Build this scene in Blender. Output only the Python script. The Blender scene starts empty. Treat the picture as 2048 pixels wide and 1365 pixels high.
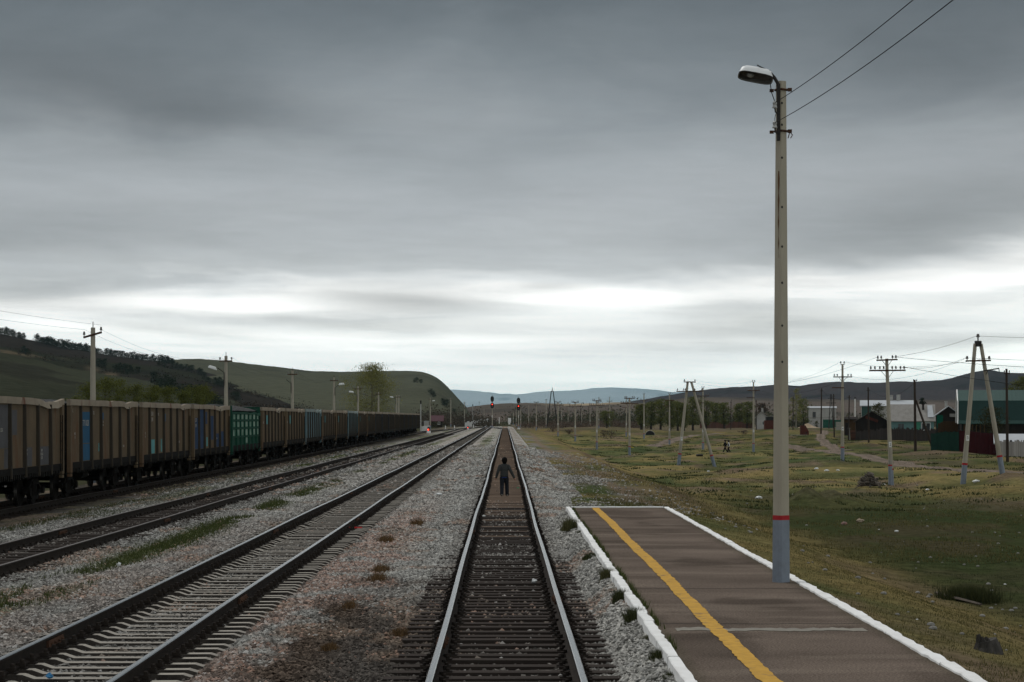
import bpy, math, random
import numpy as np
from mathutils import Vector, Matrix
PI = math.pi
SC = bpy.context.scene
COL = SC.collection
F = 4150.0; VX = 1010.0; HY = 835.0; CH = 2.71

def pt(px, py, Y):
    return Vector(((px - VX) * Y / F, Y, CH - (py - HY) * Y / F))

# ------------------------------------------------------------------ noise
def _h(ix, iy, s):
    a = (ix * 374761393 + iy * 668265263 + s * 974711) & 0xFFFFFFFF
    a = ((a ^ (a >> 13)) * 1274126177) & 0xFFFFFFFF
    return ((a ^ (a >> 16)) & 0xFFFF) / 65535.0
def vn(x, y, s=0):
    x = np.asarray(x, float); y = np.asarray(y, float)
    ix = np.floor(x).astype(np.int64); iy = np.floor(y).astype(np.int64)
    fx = x - ix; fy = y - iy
    fx = fx * fx * (3 - 2 * fx); fy = fy * fy * (3 - 2 * fy)
    return (_h(ix, iy, s) * (1 - fx) + _h(ix + 1, iy, s) * fx) * (1 - fy) + (_h(ix, iy + 1, s) * (1 - fx) + _h(ix + 1, iy + 1, s) * fx) * fy
def fbm(x, y, s=0, o=4):
    t = 0; a = .5; n = 0
    for k in range(o):
        t = t + a * vn(x, y, s + k * 17); n += a
        x = np.asarray(x) * 2.03; y = np.asarray(y) * 2.03; a *= .5
    return t / n
def sst(a, b, x):
    t = np.clip((np.asarray(x, float) - a) / (b - a), 0, 1)
    return t * t * (3 - 2 * t)

# ------------------------------------------------------------------ materials
MATS = {}
def new_mat(name):
    m = bpy.data.materials.new(name); m.use_nodes = True
    nt = m.node_tree; nt.nodes.clear()
    out = nt.nodes.new('ShaderNodeOutputMaterial'); b = nt.nodes.new('ShaderNodeBsdfPrincipled')
    nt.links.new(b.outputs[0], out.inputs[0])
    return m, nt, b
def rampnode(nt, stops):
    r = nt.nodes.new('ShaderNodeValToRGB'); e = r.color_ramp.elements
    while len(e) < len(stops): e.new(.5)
    for el, (p, c) in zip(e, stops):
        el.position = p; el.color = (c[0], c[1], c[2], 1)
    return r
def mk(name, c1, c2=None, scale=4, rough=.85, bump=.2, metal=0, stretch=(1, 1, 1), rust=None, rust_amt=.35, island=False, bdist=.02, spec=None):
    """two-tone noise material in object space, with optional rust patches"""
    if name in MATS: return MATS[name]
    m, nt, b = new_mat(name); L = nt.links.new
    if c2 is None: c2 = tuple(x * .72 for x in c1)
    tc = nt.nodes.new('ShaderNodeTexCoord'); mp = nt.nodes.new('ShaderNodeMapping'); mp.inputs['Scale'].default_value = stretch
    L(tc.outputs['Object'], mp.inputs[0])
    n = nt.nodes.new('ShaderNodeTexNoise'); n.inputs['Scale'].default_value = scale; n.inputs['Detail'].default_value = 7; n.inputs['Roughness'].default_value = .65
    L(mp.outputs[0], n.inputs['Vector'])
    r = rampnode(nt, [(.32, c2), (.68, c1)]); L(n.outputs['Fac'], r.inputs[0])
    col = r.outputs[0]
    if island:
        g = nt.nodes.new('ShaderNodeNewGeometry'); r2 = rampnode(nt, [(0, c2), (1, c1)]); L(g.outputs['Random Per Island'], r2.inputs[0])
        mx = nt.nodes.new('ShaderNodeMix'); mx.data_type = 'RGBA'; mx.inputs[0].default_value = .7
        L(col, mx.inputs[6]); L(r2.outputs[0], mx.inputs[7]); col = mx.outputs[2]
    if rust:
        n2 = nt.nodes.new('ShaderNodeTexNoise'); n2.inputs['Scale'].default_value = scale * .8; n2.inputs['Detail'].default_value = 9; n2.inputs['Roughness'].default_value = .7
        mp2 = nt.nodes.new('ShaderNodeMapping'); mp2.inputs['Scale'].default_value = (1, 1, .35); mp2.inputs['Location'].default_value = (3.3, 1.7, 9.1)
        L(tc.outputs['Object'], mp2.inputs[0]); L(mp2.outputs[0], n2.inputs['Vector'])
        rr = rampnode(nt, [(.62 - rust_amt * .3, (0, 0, 0)), (.70 - rust_amt * .2, (1, 1, 1))]); L(n2.outputs['Fac'], rr.inputs[0])
        mx = nt.nodes.new('ShaderNodeMix'); mx.data_type = 'RGBA'; mx.inputs[7].default_value = (*rust, 1)
        L(rr.outputs[0], mx.inputs[0]); L(col, mx.inputs[6]); col = mx.outputs[2]
    L(col, b.inputs['Base Color'])
    b.inputs['Roughness'].default_value = rough; b.inputs['Metallic'].default_value = metal
    b.inputs['Specular IOR Level'].default_value = spec if spec is not None else (.5 if metal or rough < .55 else .25 if rough < .8 else .06)
    if bump:
        bp = nt.nodes.new('ShaderNodeBump'); bp.inputs['Strength'].default_value = bump; bp.inputs['Distance'].default_value = bdist
        n3 = nt.nodes.new('ShaderNodeTexNoise'); n3.inputs['Scale'].default_value = scale * 5; n3.inputs['Detail'].default_value = 5
        L(mp.outputs[0], n3.inputs['Vector']); L(n3.outputs['Fac'], bp.inputs['Height']); L(bp.outputs[0], b.inputs['Normal'])
    MATS[name] = m
    return m
def emit(name, c, s):
    m, nt, b = new_mat(name)
    b.inputs['Base Color'].default_value = (*c, 1); b.inputs['Emission Color'].default_value = (*c, 1); b.inputs['Emission Strength'].default_value = s
    return m
def leafmat(name, c1, c2):
    if name in MATS: return MATS[name]
    m, nt, b = new_mat(name); L = nt.links.new
    g = nt.nodes.new('ShaderNodeNewGeometry'); r = rampnode(nt, [(0, c2), (.5, tuple((a + d) / 2 for a, d in zip(c1, c2))), (1, c1)])
    L(g.outputs['Random Per Island'], r.inputs[0]); L(r.outputs[0], b.inputs['Base Color'])
    b.inputs['Roughness'].default_value = .9; b.inputs['Specular IOR Level'].default_value = .03
    t = nt.nodes.new('ShaderNodeBsdfTranslucent'); L(r.outputs[0], t.inputs[0])
    mx = nt.nodes.new('ShaderNodeMixShader'); mx.inputs[0].default_value = .3
    out = [n for n in nt.nodes if n.type == 'OUTPUT_MATERIAL'][0]
    L(b.outputs[0], mx.inputs[1]); L(t.outputs[0], mx.inputs[2]); L(mx.outputs[0], out.inputs[0])
    MATS[name] = m
    return m
def attrmat(name, scale, kind='noise', amp=.5, rough=.95, bump=.5, bdist=.03):
    """colour from the mesh's own 'Col' attribute, broken up by fine texture"""
    m, nt, b = new_mat(name); L = nt.links.new
    a = nt.nodes.new('ShaderNodeAttribute'); a.attribute_name = 'Col'
    tc = nt.nodes.new('ShaderNodeTexCoord')
    if kind == 'voronoi':
        v = nt.nodes.new('ShaderNodeTexVoronoi'); v.inputs['Scale'].default_value = scale; L(tc.outputs['Object'], v.inputs['Vector'])
        sep = nt.nodes.new('ShaderNodeSeparateColor'); L(v.outputs['Color'], sep.inputs[0]); fac = sep.outputs[0]; hgt = v.outputs['Distance']
    else:
        v = nt.nodes.new('ShaderNodeTexNoise'); v.inputs['Scale'].default_value = scale; v.inputs['Detail'].default_value = 8; v.inputs['Roughness'].default_value = .75
        L(tc.outputs['Object'], v.inputs['Vector']); fac = v.outputs['Fac']; hgt = v.outputs['Fac']
    mr = nt.nodes.new('ShaderNodeMapRange'); mr.inputs[1].default_value = .0 if kind == 'voronoi' else .25; mr.inputs[2].default_value = 1 if kind == 'voronoi' else .75
    mr.inputs[3].default_value = 1 - amp; mr.inputs[4].default_value = 1 + amp
    L(fac, mr.inputs[0])
    mx = nt.nodes.new('ShaderNodeVectorMath'); mx.operation = 'SCALE'; L(a.outputs['Color'], mx.inputs[0]); L(mr.outputs[0], mx.inputs['Scale'])
    L(mx.outputs[0], b.inputs['Base Color']); b.inputs['Roughness'].default_value = rough; b.inputs['Specular IOR Level'].default_value = .0
    bp = nt.nodes.new('ShaderNodeBump'); bp.inputs['Strength'].default_value = bump; bp.inputs['Distance'].default_value = bdist
    bp.invert = (kind == 'voronoi')
    L(hgt, bp.inputs['Height']); L(bp.outputs[0], b.inputs['Normal'])
    return m

# ------------------------------------------------------------------ objects
def link(o, parent=None):
    COL.objects.link(o)
    if parent is not None: o.parent = parent
    return o
def tag(o, label=None, cat=None, group=None, kind=None):
    if label: o['label'] = label
    if cat: o['category'] = cat
    if group: o['group'] = group
    if kind: o['kind'] = kind
    return o
def thing(name, label, cat, loc=(0, 0, 0), rz=0, group=None):
    o = bpy.data.objects.new(name, None); o.empty_display_size = .2; link(o)
    o.location = loc; o.rotation_euler = (0, 0, rz)
    return tag(o, label, cat, group)
def copy_tree(o, parent=None):
    c = o.copy(); COL.objects.link(c)
    if parent is not None: c.parent = parent
    for ch in o.children: copy_tree(ch, c)
    return c
def npmesh(name, V, Fc, mats, parent=None, cols=None, smooth=False, midx=None):
    V = np.asarray(V, np.float32); Fc = np.asarray(Fc, np.int32); k = Fc.shape[1]
    me = bpy.data.meshes.new(name)
    me.vertices.add(len(V)); me.vertices.foreach_set('co', V.ravel())
    me.loops.add(Fc.size); me.loops.foreach_set('vertex_index', Fc.ravel())
    me.polygons.add(len(Fc)); me.polygons.foreach_set('loop_start', np.arange(0, Fc.size, k, dtype=np.int32))
    me.update(calc_edges=True)
    me.polygons.foreach_set('use_smooth', np.full(len(Fc), smooth, bool))
    if midx is not None: me.polygons.foreach_set('material_index', np.asarray(midx, np.int32))
    if cols is not None:
        a = me.attributes.new('Col', 'FLOAT_COLOR', 'POINT')
        c = np.ones((len(V), 4), np.float32); c[:, :3] = cols; a.data.foreach_set('color', c.ravel())
    for m in (mats if isinstance(mats, (list, tuple)) else [mats]): me.materials.append(m)
    me.validate(); me.update()
    return link(bpy.data.objects.new(name, me), parent)

class MB:
    def __init__(s): s.v = []; s.f = []; s.m = []
    def add(s, vs, fs, mi=0):
        b = len(s.v); s.v += [tuple(x) for x in vs]; s.f += [tuple(i + b for i in f) for f in fs]; s.m += [mi] * len(fs); return s
    def box(s, c, d, rz=0, mi=0, rot=None, taper=1):
        x, y, z = d[0] / 2, d[1] / 2, d[2] / 2; t = taper
        vs = [Vector(p) for p in ((-x, -y, -z), (x, -y, -z), (x, y, -z), (-x, y, -z), (-x * t, -y * t, z), (x * t, -y * t, z), (x * t, y * t, z), (-x * t, y * t, z))]
        R = rot if rot is not None else Matrix.Rotation(rz, 3, 'Z')
        return s.add([R @ v + Vector(c) for v in vs], [(0, 3, 2, 1), (4, 5, 6, 7), (0, 1, 5, 4), (1, 2, 6, 5), (2, 3, 7, 6), (3, 0, 4, 7)], mi)
    def tube(s, pts, rs, n=8, mi=0, cap=True, ang=0, squash=1):
        pts = [Vector(p) for p in pts]
        if not isinstance(rs, (list, tuple)): rs = [rs] * len(pts)
        rings = []; b = len(s.v); prev = None
        for i, p in enumerate(pts):
            d = (pts[min(i + 1, len(pts) - 1)] - pts[max(i - 1, 0)]).normalized()
            if prev is None:
                up = Vector((0, 1, 0)) if abs(d.z) > .9 else Vector((0, 0, 1)); a = d.cross(up).normalized()
            else:
                a = (prev - d * prev.dot(d)).normalized()
            prev = a; c = d.cross(a)
            for k in range(n):
                t = 2 * PI * k / n + ang
                s.v.append(tuple(p + (a * math.cos(t) + c * math.sin(t) * squash) * rs[i]))
        for i in range(len(pts) - 1):
            for k in range(n):
                s.f.append((b + i * n + k, b + i * n + (k + 1) % n, b + (i + 1) * n + (k + 1) % n, b + (i + 1) * n + k)); s.m.append(mi)
        if cap:
            s.f.append(tuple(b + k for k in reversed(range(n)))); s.m.append(mi)
            s.f.append(tuple(b + (len(pts) - 1) * n + k for k in range(n))); s.m.append(mi)
        return s
    def ell(s, c, r, n=12, m=8, mi=0):
        b = len(s.v); c = Vector(c)
        for j in range(m + 1):
            t = PI * j / m
            for i in range(n):
                p = 2 * PI * i / n
                s.v.append((c.x + r[0] * math.sin(t) * math.cos(p), c.y + r[1] * math.sin(t) * math.sin(p), c.z + r[2] * math.cos(t)))
        for j in range(m):
            for i in range(n):
                s.f.append((b + j * n + i, b + (j + 1) * n + i, b + (j + 1) * n + (i + 1) % n, b + j * n + (i + 1) % n)); s.m.append(mi)
        return s
    def sweep(s, prof, path, mi=None, closed=True):
        """extrude an (x,z) profile along path [(x,y,z)]; mi: material index per profile edge"""
        b = len(s.v); n = len(prof)
        for i, p in enumerate(path):
            a = path[max(i - 1, 0)]; c = path[min(i + 1, len(path) - 1)]
            dx, dy = c[0] - a[0], c[1] - a[1]; l = math.hypot(dx, dy) or 1; nx, ny = dy / l, -dx / l
            for q in prof: s.v.append((p[0] + nx * q[0], p[1] + ny * q[0], p[2] + q[1]))
        for i in range(len(path) - 1):
            for k in range(n if closed else n - 1):
                k2 = (k + 1) % n
                s.f.append((b + i * n + k, b + i * n + k2, b + (i + 1) * n + k2, b + (i + 1) * n + k)); s.m.append(mi[k] if mi else 0)
        if closed:
            s.f.append(tuple(b + k for k in reversed(range(n)))); s.m.append(0)
            s.f.append(tuple(b + (len(path) - 1) * n + k for k in range(n))); s.m.append(0)
        return s
    def build(s, name, mats, parent=None, smooth=False, bevel=0):
        me = bpy.data.meshes.new(name); me.from_pydata(s.v, [], s.f)
        me.polygons.foreach_set('material_index', s.m)
        for m in (mats if isinstance(mats, (list, tuple)) else [mats]): me.materials.append(m)
        me.validate(); me.update()
        import bmesh
        bm = bmesh.new(); bm.from_mesh(me); bmesh.ops.recalc_face_normals(bm, faces=bm.faces); bm.to_mesh(me); bm.free()
        if smooth:
            me.polygons.foreach_set('use_smooth', [True] * len(me.polygons))
            try: me.set_sharp_from_angle(angle=math.radians(40))
            except Exception: pass
        o = link(bpy.data.objects.new(name, me), parent)
        if bevel:
            bv = o.modifiers.new('b', 'BEVEL'); bv.width = bevel; bv.segments = 2; bv.limit_method = 'ANGLE'
        return o
def text(name, body, size, loc, rot, m, parent):
    c = bpy.data.curves.new(name, 'FONT'); c.body = body; c.size = size; c.align_x = 'CENTER'; c.align_y = 'CENTER'; c.extrude = .002
    c.resolution_u = 3
    t = bpy.data.objects.new(name, c); COL.objects.link(t); dg = bpy.context.evaluated_depsgraph_get(); dg.update()
    me = bpy.data.meshes.new_from_object(t.evaluated_get(dg)); bpy.data.objects.remove(t); bpy.data.curves.remove(c)
    me.materials.clear(); me.materials.append(m)
    o = bpy.data.objects.new(name, me); link(o, parent); o.location = loc; o.rotation_euler = rot
    return o

# ------------------------------------------------------------------ palette
M_conc = mk('pole_concrete', (.36, .335, .28), (.27, .25, .205), 2.5, stretch=(1, 1, .3), bump=.15)
M_conc_d = mk('old_concrete', (.31, .30, .27), (.20, .19, .165), 3, bump=.3)
M_paint = mk('grey_blue_paint', (.20, .235, .285), (.155, .18, .215), 5, rough=.7)
M_red = mk('red_paint', (.36, .016, .022), (.27, .014, .018), 6, rough=.7)
M_steel = mk('dark_steel', (.035, .032, .03), (.02, .018, .018), 6, rough=.75)
M_rust = mk('rusted_steel', (.095, .05, .032), (.045, .03, .024), 6, rough=.9)
M_white = mk('white_paint', (.74, .75, .75), (.60, .60, .59), 3, rough=.75, bump=.25)
M_porc = mk('porcelain', (.12, .115, .11), (.07, .065, .06), 4, rough=.35, bump=0)
M_glassy = mk('grey_porcelain', (.42, .43, .42), (.3, .3, .3), 8, rough=.3, bump=0)
M_wood = mk('dark_wood', (.055, .042, .034), (.03, .024, .02), 3, stretch=(1, 1, .15), bump=.4)
M_black = mk('black_paint', (.012, .012, .013), (.008, .008, .008), 6, rough=.6, bump=0)
M_lampw = mk('lamp_enamel', (.72, .745, .75), (.62, .64, .65), 4, rough=.45, bump=.05)

# ------------------------------------------------------------------ pole tables (photo column, top row, foot row, height in m)
T2 = [  # telegraph poles with two cross-arms
    (1259.0, 792.5, 911.6, 7.2, 'double-armed telegraph pole with a white plate, nearest upright one left of the two-legged pole'),
    (1193.7, 798.0, 897.7, 7.0, 'double-armed telegraph pole standing second beyond the two-legged pole along the embankment'),
    (1150.5, 801.8, 884.0, 7.0, 'double-armed telegraph pole standing third beyond the two-legged pole along the embankment'),
    (1116.0, 801.8, 873.8, 7.0, 'double-armed telegraph pole right beside the black pylon, on its right'),
    (1072.7, 803.0, 856.7, 6.6, 'double-armed telegraph pole with grey painted foot, left of the black pylon'),
    (1041.5, 811.0, 853.0, 6.6, 'small far telegraph pole close to the right of the right signal'),
    (1032.5, 813.0, 852.0, 6.6, 'small far telegraph pole close to the left of the right signal'),
    (1026.5, 819.0, 853.0, 6.6, 'small leaning far telegraph pole, leftmost of the row beyond the right signal'),
]
P1 = [  # power poles with top insulators and a single arm (+ step bracket)
    (1057.4, 808.6, 856.4, 8.5, 0, 'thin concrete power pole left of the grey-footed telegraph pole by the black pylon'),
    (1092.3, 798.3, 857.0, 8.5, 0, 'concrete pole with a small hook on top, hugging the left leg of the black pylon'),
    (1123.5, 807.6, 851.0, 8.5, 1, 'short-looking far concrete power pole just right of the pole beside the black pylon'),
    (1136.2, 805.0, 856.0, 8.5, 1, 'far concrete power pole left of the third double-armed telegraph pole'),
    (1163.5, 805.6, 852.0, 8.5, 1, 'far concrete power pole next to a dark wooden post in the brown scrub'),
    (1180.0, 806.0, 858.0, 8.5, 1, 'far concrete power pole left of the second double-armed telegraph pole'),
    (1197.7, 794.4, 857.4, 8.5, 1, 'concrete power pole half hidden right behind the second double-armed telegraph pole'),
    (1219.2, 793.4, 855.0, 8.5, 1, 'concrete power pole alone before the brown scrub left of the willows'),
    (1252.6, 793.5, 876.0, 8.5, 1, 'concrete power pole with a dark box, just behind the nearest double-armed telegraph pole'),
    (1288.0, 786.0, 878.0, 8.5, 1, 'concrete power pole beside the dark culvert mouth at the edge of the willows'),
    (1339.0, 784.7, 889.7, 8.5, 1, 'concrete power pole standing before the middle of the willow grove'),
    (1406.0, 772.0, 901.0, 8.5, 1, 'concrete power pole seen behind the right leg of the two-legged telegraph pole'),
    (1507.0, 760.0, 904.0, 9.0, 1, 'tall concrete power pole close to the two walking people'),
    (1685.0, 722.0, 926.0, 8.5, 1, 'tall concrete power pole by the dirt road in front of the white barn'),
]
WP = [  # dark wooden poles
    (1642.0, 777.0, 868.0, 7.5, 'dark wooden pole in front of the white barn'),
    (1668.5, 788.0, 878.0, 7.5, 'dark wooden pole in front of the green yard gate'),
    (1697.0, 791.0, 884.0, 7.5, 'dark wooden pole rising above the left end of the plank fence'),
    (1737.5, 775.0, 888.0, 7.5, 'dark wooden pole in the grass before the old plank shed'),
    (2015.0, 738.0, 922.0, 7.5, 'dark wooden pole by the white slat fence and low grey-roofed shed'),
    (1586.0, 794.0, 859.0, 7.5, 'thin wooden pole just right of the lamp post shaft, before green trees'),
    (1461.5, 803.0, 854.0, 7.5, 'far wooden pole at the left end of the rusty board fence'),
    (1484.0, 805.0, 853.0, 7.5, 'far wooden pole in the middle of the rusty board fence'),
    (1513.0, 800.5, 858.0, 7.5, 'far wooden pole in front of the small white cottage'),
    (1161.6, 817.0, 851.0, 6.0, 'short dark wooden post in the brown scrub by a far power pole'),
]
def Yof(p): return p[3] * F / (p[2] - p[1])

# ------------------------------------------------------------------ terrain
CP = []
def cp(px, py, Y):
    v = pt(px, py, Y); CP.append((v.x, v.y, v.z))
for p in T2: cp(p[0], p[2], Yof(p))
for p in P1: cp(p[0], p[2], Yof(p))
for p in WP[:6]: cp(p[0], p[2], Yof(p))
for q in [(1925, 968, 124), (2008, 956, 124), (1780, 976, 126), (1356, 931, 197), (1432, 932, 197), (1453, 905, 260), (1870, 907, 200), (1995, 913, 200), (1827, 910, 209),
          (1711, 883, 350), (1832, 876, 350), (1640, 856, 680), (1609, 871, 450), (1380, 864, 560), (1290, 862, 560), (1100, 858, 540), (2040, 925, 172)]: cp(*q)
CP += [(13, 40, -1.3), (14, 60, -1.35), (12.5, 80, -1.3), (12, 100, -1.35), (20, 60, -1.45), (24, 90, -1.5), (12, 150, -1.6), (30, 60, -1.3), (12, 200, -1.8), (45, 140, -.8), (45, 100, -.9),
       (9, 450, -.6), (9, 600, -.4), (100, 300, 0), (100, 500, -.3), (60, 260, -.8), (18, 25, -1.3), (30, 30, -1.2), (60, 60, -.8), (100, 150, -.3), (0, 1500, -.6), (150, 1500, -.6), (300, 700, -.5), (-60, 900, -.6)]
CPA = np.array(CP)
BUMPS = [  # dug earth mounds: px, py(foot), Y, height, rx, ry
    (1615, 1003, 99, .75, 1.0, 1.6), (1668, 1000, 104, .62, 1.3, 2.0), (1640, 966, 128, .25, 1.6, 2.5), (1685, 930, 172, .35, 2.2, 3), (1400, 944, 182, .45, 2.2, 4),
    (1470, 962, 155, .35, 2.6, 5), (1735, 893, 250, .6, 3, 4), (1130, 866, 470, .5, 6, 10), (2010, 960, 121, .3, 1.2, 2), (1790, 975, 124, .2, 1.4, 2), (1230, 869, 420, .5, 5, 8)]
BP = [(pt(a, b, Y), h, rx, ry) for a, b, Y, h, rx, ry in BUMPS]
def gz(x, y):
    x = np.atleast_1d(np.asarray(x, float)); y = np.atleast_1d(np.asarray(y, float))
    out = np.zeros(x.shape)
    for i0 in range(0, len(x), 20000):
        xs = x[i0:i0 + 20000]; ys = y[i0:i0 + 20000]
        d2 = (xs[:, None] - CPA[None, :, 0]) ** 2 + ((ys[:, None] - CPA[None, :, 1]) * .33) ** 2 + .02
        w = d2 ** -1.6
        zf = (w * CPA[None, :, 2]).sum(1) / w.sum(1)
        zn = .08 - .197 * np.maximum(0, xs - 4.5)
        zr = -.36 - .055 * np.maximum(0, xs - 2.4)
        wy = sst(56, 82, ys); zs = zn * (1 - wy) + zr * wy
        b = sst(6.3, 10.8, xs); z = zs * (1 - b) + zf * b
        am = sst(5, 9, xs) * sst(3000, 600, ys)
        z = z + am * ((.42 + .35 * sst(60, 120, ys)) * (fbm(xs * .16, ys * .09, 3, 3) - .5) + .16 * (fbm(xs * .7, ys * .45, 9, 3) - .5))
        z = z + sst(4.6, 6, xs) * .05 * (fbm(xs * 2.2, ys * 1.6, 21, 2) - .5)
        for c, h, rx, ry in BP:
            z = z + h * np.exp(-((xs - c.x) / rx) ** 2 - ((ys - c.y) / ry) ** 2) * (.7 + .6 * vn(xs * 1.4, ys * 1.4, 5))
        lo = -.46 + 0 * xs
        k = sst(2.1, 2.6, xs); z = lo * (1 - k) + z * k
        # under the platform the ground stays below the slab
        u = sst(1.4, 1.7, xs) * sst(4.75, 4.5, xs) * sst(58.8, 57.8, ys); z = z * (1 - u) + (-.46) * u
        out[i0:i0 + 20000] = z
    return out
def g1(x, y): return float(gz(x, y)[0])

def grid(xs, ys, zf):
    X, Y = np.meshgrid(np.asarray(xs, float), np.asarray(ys, float)); x = X.ravel(); y = Y.ravel()
    V = np.stack([x, y, zf(x, y)], 1); nx = len(xs); ny = len(ys)
    i = (np.arange(ny - 1)[:, None] * nx + np.arange(nx - 1)[None, :]).ravel()
    return V, np.stack([i, i + 1, i + nx + 1, i + nx], 1)

DRY = np.array((.20, .158, .070)); GRN = np.array((.060, .078, .034)); GR2 = np.array((.135, .135, .06)); DRT = np.array((.15, .112, .082)); GREY = np.array((.20, .19, .175))
ROAD = [(pt(1560, 889, 300)), (pt(1620, 897, 258)), (pt(1685, 907, 222)), (pt(1770, 921, 181)), (pt(1850, 934, 158)), (pt(1960, 950, 142)), (pt(2060, 962, 135)), (pt(2200, 975, 130))]
def polyd(x, y, P):
    d = np.full(np.shape(x), 1e9)
    for a, b in zip(P[:-1], P[1:]):
        ax, ay = a[0], a[1]; bx, by = b[0] - a[0], b[1] - a[1]
        t = np.clip(((x - ax) * bx + (y - ay) * by) / (bx * bx + by * by), 0, 1)
        d = np.minimum(d, np.hypot(x - ax - t * bx, y - ay - t * by))
    return d
def ground_col(x, y):
    a = fbm(x * .11, y * .045, 41, 4); b = fbm(x * .5, y * .22, 52, 4); c = fbm(x * .23, y * .1, 77, 4)
    k = sst(.38, .62, a * .55 + b * .45)[:, None]
    col = GRN * (1 - k) + DRY * k
    k2 = sst(.45, .7, c)[:, None]; col = col * (1 - .6 * k2) + GR2 * .6 * k2
    dk = sst(.53, .68, fbm(x * .33, y * .10, 99, 4))[:, None]; col = col * (1 - dk * .85) + DRT * dk * .85
    sl = (sst(5, 7, x) * sst(11.5, 8.5, x) * sst(20, 120, y + 100) * .55)[:, None]; col = col * (1 - sl) + (DRY * .9) * sl          # dry bank
    lowg = (sst(8.5, 11.5, x) * sst(125, 75, y) * .85)[:, None]; col = col * (1 - lowg) + (GRN * .62) * lowg
    lowd = (sst(.5, .62, b) * sst(9, 12, x) * sst(110, 70, y) * .5)[:, None]; col = col * (1 - lowd) + (DRT * .5) * lowd
    # gravelly, trodden shoulder beside the ballast
    sh = sst(6.8, 3.0, x) * sst(50, 62, y)
    g = (sh * sst(.42, .6, fbm(x * .55, y * .12, 15, 4)))[:, None]; col = col * (1 - g) + GREY * .85 * g
    pth = (np.exp(-((x - 4.6 - .5 * np.sin(y * .02)) / .38) ** 2) * sst(56, 70, y) * .8)[:, None]; col = col * (1 - pth) + DRT * 1.15 * pth
    crest = (np.exp(-((x - 7.9) / .7) ** 2) * sst(60, 100, y) * sst(450, 200, y) * .8)[:, None]; col = col * (1 - crest) + DRT * .6 * crest
    for q, h, rx, ry in BP:
        e = np.exp(-((x - q.x) / rx) ** 2 - ((y - q.y) / ry) ** 2); e = (sst(.25, .7, e * (.6 + .8 * vn(x * 3, y * 2, 8))) * .85)[:, None]
        col = col * (1 - e) + DRT * .8 * e
    tr = (sst(1.6, .5, polyd(x, y, [pt(1100, 905, 190), pt(1280, 905, 262), pt(1370, 897, 300)]) + vn(x, y * .4, 4)) * .7)[:, None]; col = col * (1 - tr) + DRT * 1.2 * tr
    hol = (sst(.52, .40, fbm(x * .16, y * .09, 3, 3)) * sst(9, 14, x) * .55)[:, None]; col = col * (1 - hol) + (GRN * .75) * hol  # hollows darkened in the colour, standing in for relief shading
    far = sst(450, 620, y)[:, None]; br = np.array((.15, .12, .09)); col = col * (1 - .6 * far) + br * .6 * far
    col = col * (.74 + .20 * sst(85, 140, y) * sst(520, 350, y) * sst(45, 30, x))[:, None]
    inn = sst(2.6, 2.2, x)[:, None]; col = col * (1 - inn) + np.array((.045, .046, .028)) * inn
    return col
gxs = [-24000, -9000, -4000, -1500, -600, -250, -120, -60, -30, -20, -8, 0, 1.2, 1.5, 1.8, 2.1]
v = 2.3; st = .22
while v < 170: gxs.append(v); v += st; st *= 1.022 if v > 9 else 1.0
gxs += [190, 230, 300, 420, 600, 1000, 2000, 4500, 9000, 24000]
gys = [-80, -20, 8]
v = 16.; st = .35
while v < 900: gys.append(v); v += st; st *= 1.0085
gys += [950, 1050, 1200, 1500, 2000, 3000, 5000, 8000, 14000, 26000, 44000]
V, Fc = grid(gxs, gys, lambda x, y: gz(x, y))
M_ground = attrmat('grass_ground', 2.3, 'noise', .7, bump=.9, bdist=.07)
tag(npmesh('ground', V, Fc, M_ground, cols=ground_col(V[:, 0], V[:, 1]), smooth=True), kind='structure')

# dirt road laid on the terrain
def ribbon(P, w, dz, name, mat, colf=None, seed=0, step=.8):
    pts = []
    for a, b in zip(P[:-1], P[1:]):
        n = max(2, int((Vector((b[0], b[1])) - Vector((a[0], a[1]))).length / step))
        for i in range(n): pts.append((a[0] + (b[0] - a[0]) * i / n, a[1] + (b[1] - a[1]) * i / n))
    pts = np.array(pts); k = 9
    for _ in range(6): pts[1:-1] = (pts[:-2] + pts[1:-1] * 2 + pts[2:]) / 4
    d = np.gradient(pts, axis=0); d /= np.linalg.norm(d, axis=1)[:, None]; nrm = np.stack([d[:, 1], -d[:, 0]], 1)
    n = len(pts); t = np.linspace(-1, 1, k)
    s = np.arange(n) * .22
    wl = w * (.65 + .7 * fbm(s, s * 0 + 3, seed, 3)); wr = w * (.65 + .7 * fbm(s, s * 0 + 9, seed + 5, 3))
    W = np.where(t[None, :] < 0, wl[:, None], wr[:, None]) * t[None, :]
    x = pts[:, None, 0] + nrm[:, None, 0] * W; y = pts[:, None, 1] + nrm[:, None, 1] * W
    z = gz(x.ravel(), y.ravel()) + np.tile(dz * (1 - 1.9 * np.abs(t) ** 4), n)
    Vv = np.stack([x.ravel(), y.ravel(), z], 1)
    i = (np.arange(n - 1)[:, None] * k + np.arange(k - 1)[None, :]).ravel()
    c = np.array((.135, .110, .090)) * (.7 + .6 * fbm(x.ravel() * .9, y.ravel() * .6, 31, 4))[:, None]
    rut = np.tile(np.exp(-((np.abs(t) - .45) / .16) ** 2), n)[:, None]; c = c * (1 + .3 * rut)
    return npmesh(name, Vv, np.stack([i, i + 1, i + k + 1, i + k], 1), mat, cols=c, smooth=True)
M_dirt = attrmat('dirt_road', 4, 'noise', .4, bump=.8, bdist=.05)
tag(ribbon(ROAD, 1.25, .07, 'dirt_road', M_dirt, seed=2), kind='structure')
tag(ribbon([pt(1695, 905, 232), pt(1660, 892, 270), pt(1640, 878, 330), pt(1650, 866, 470)], .9, .06, 'dirt_path', M_dirt, seed=8), kind='structure')
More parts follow.
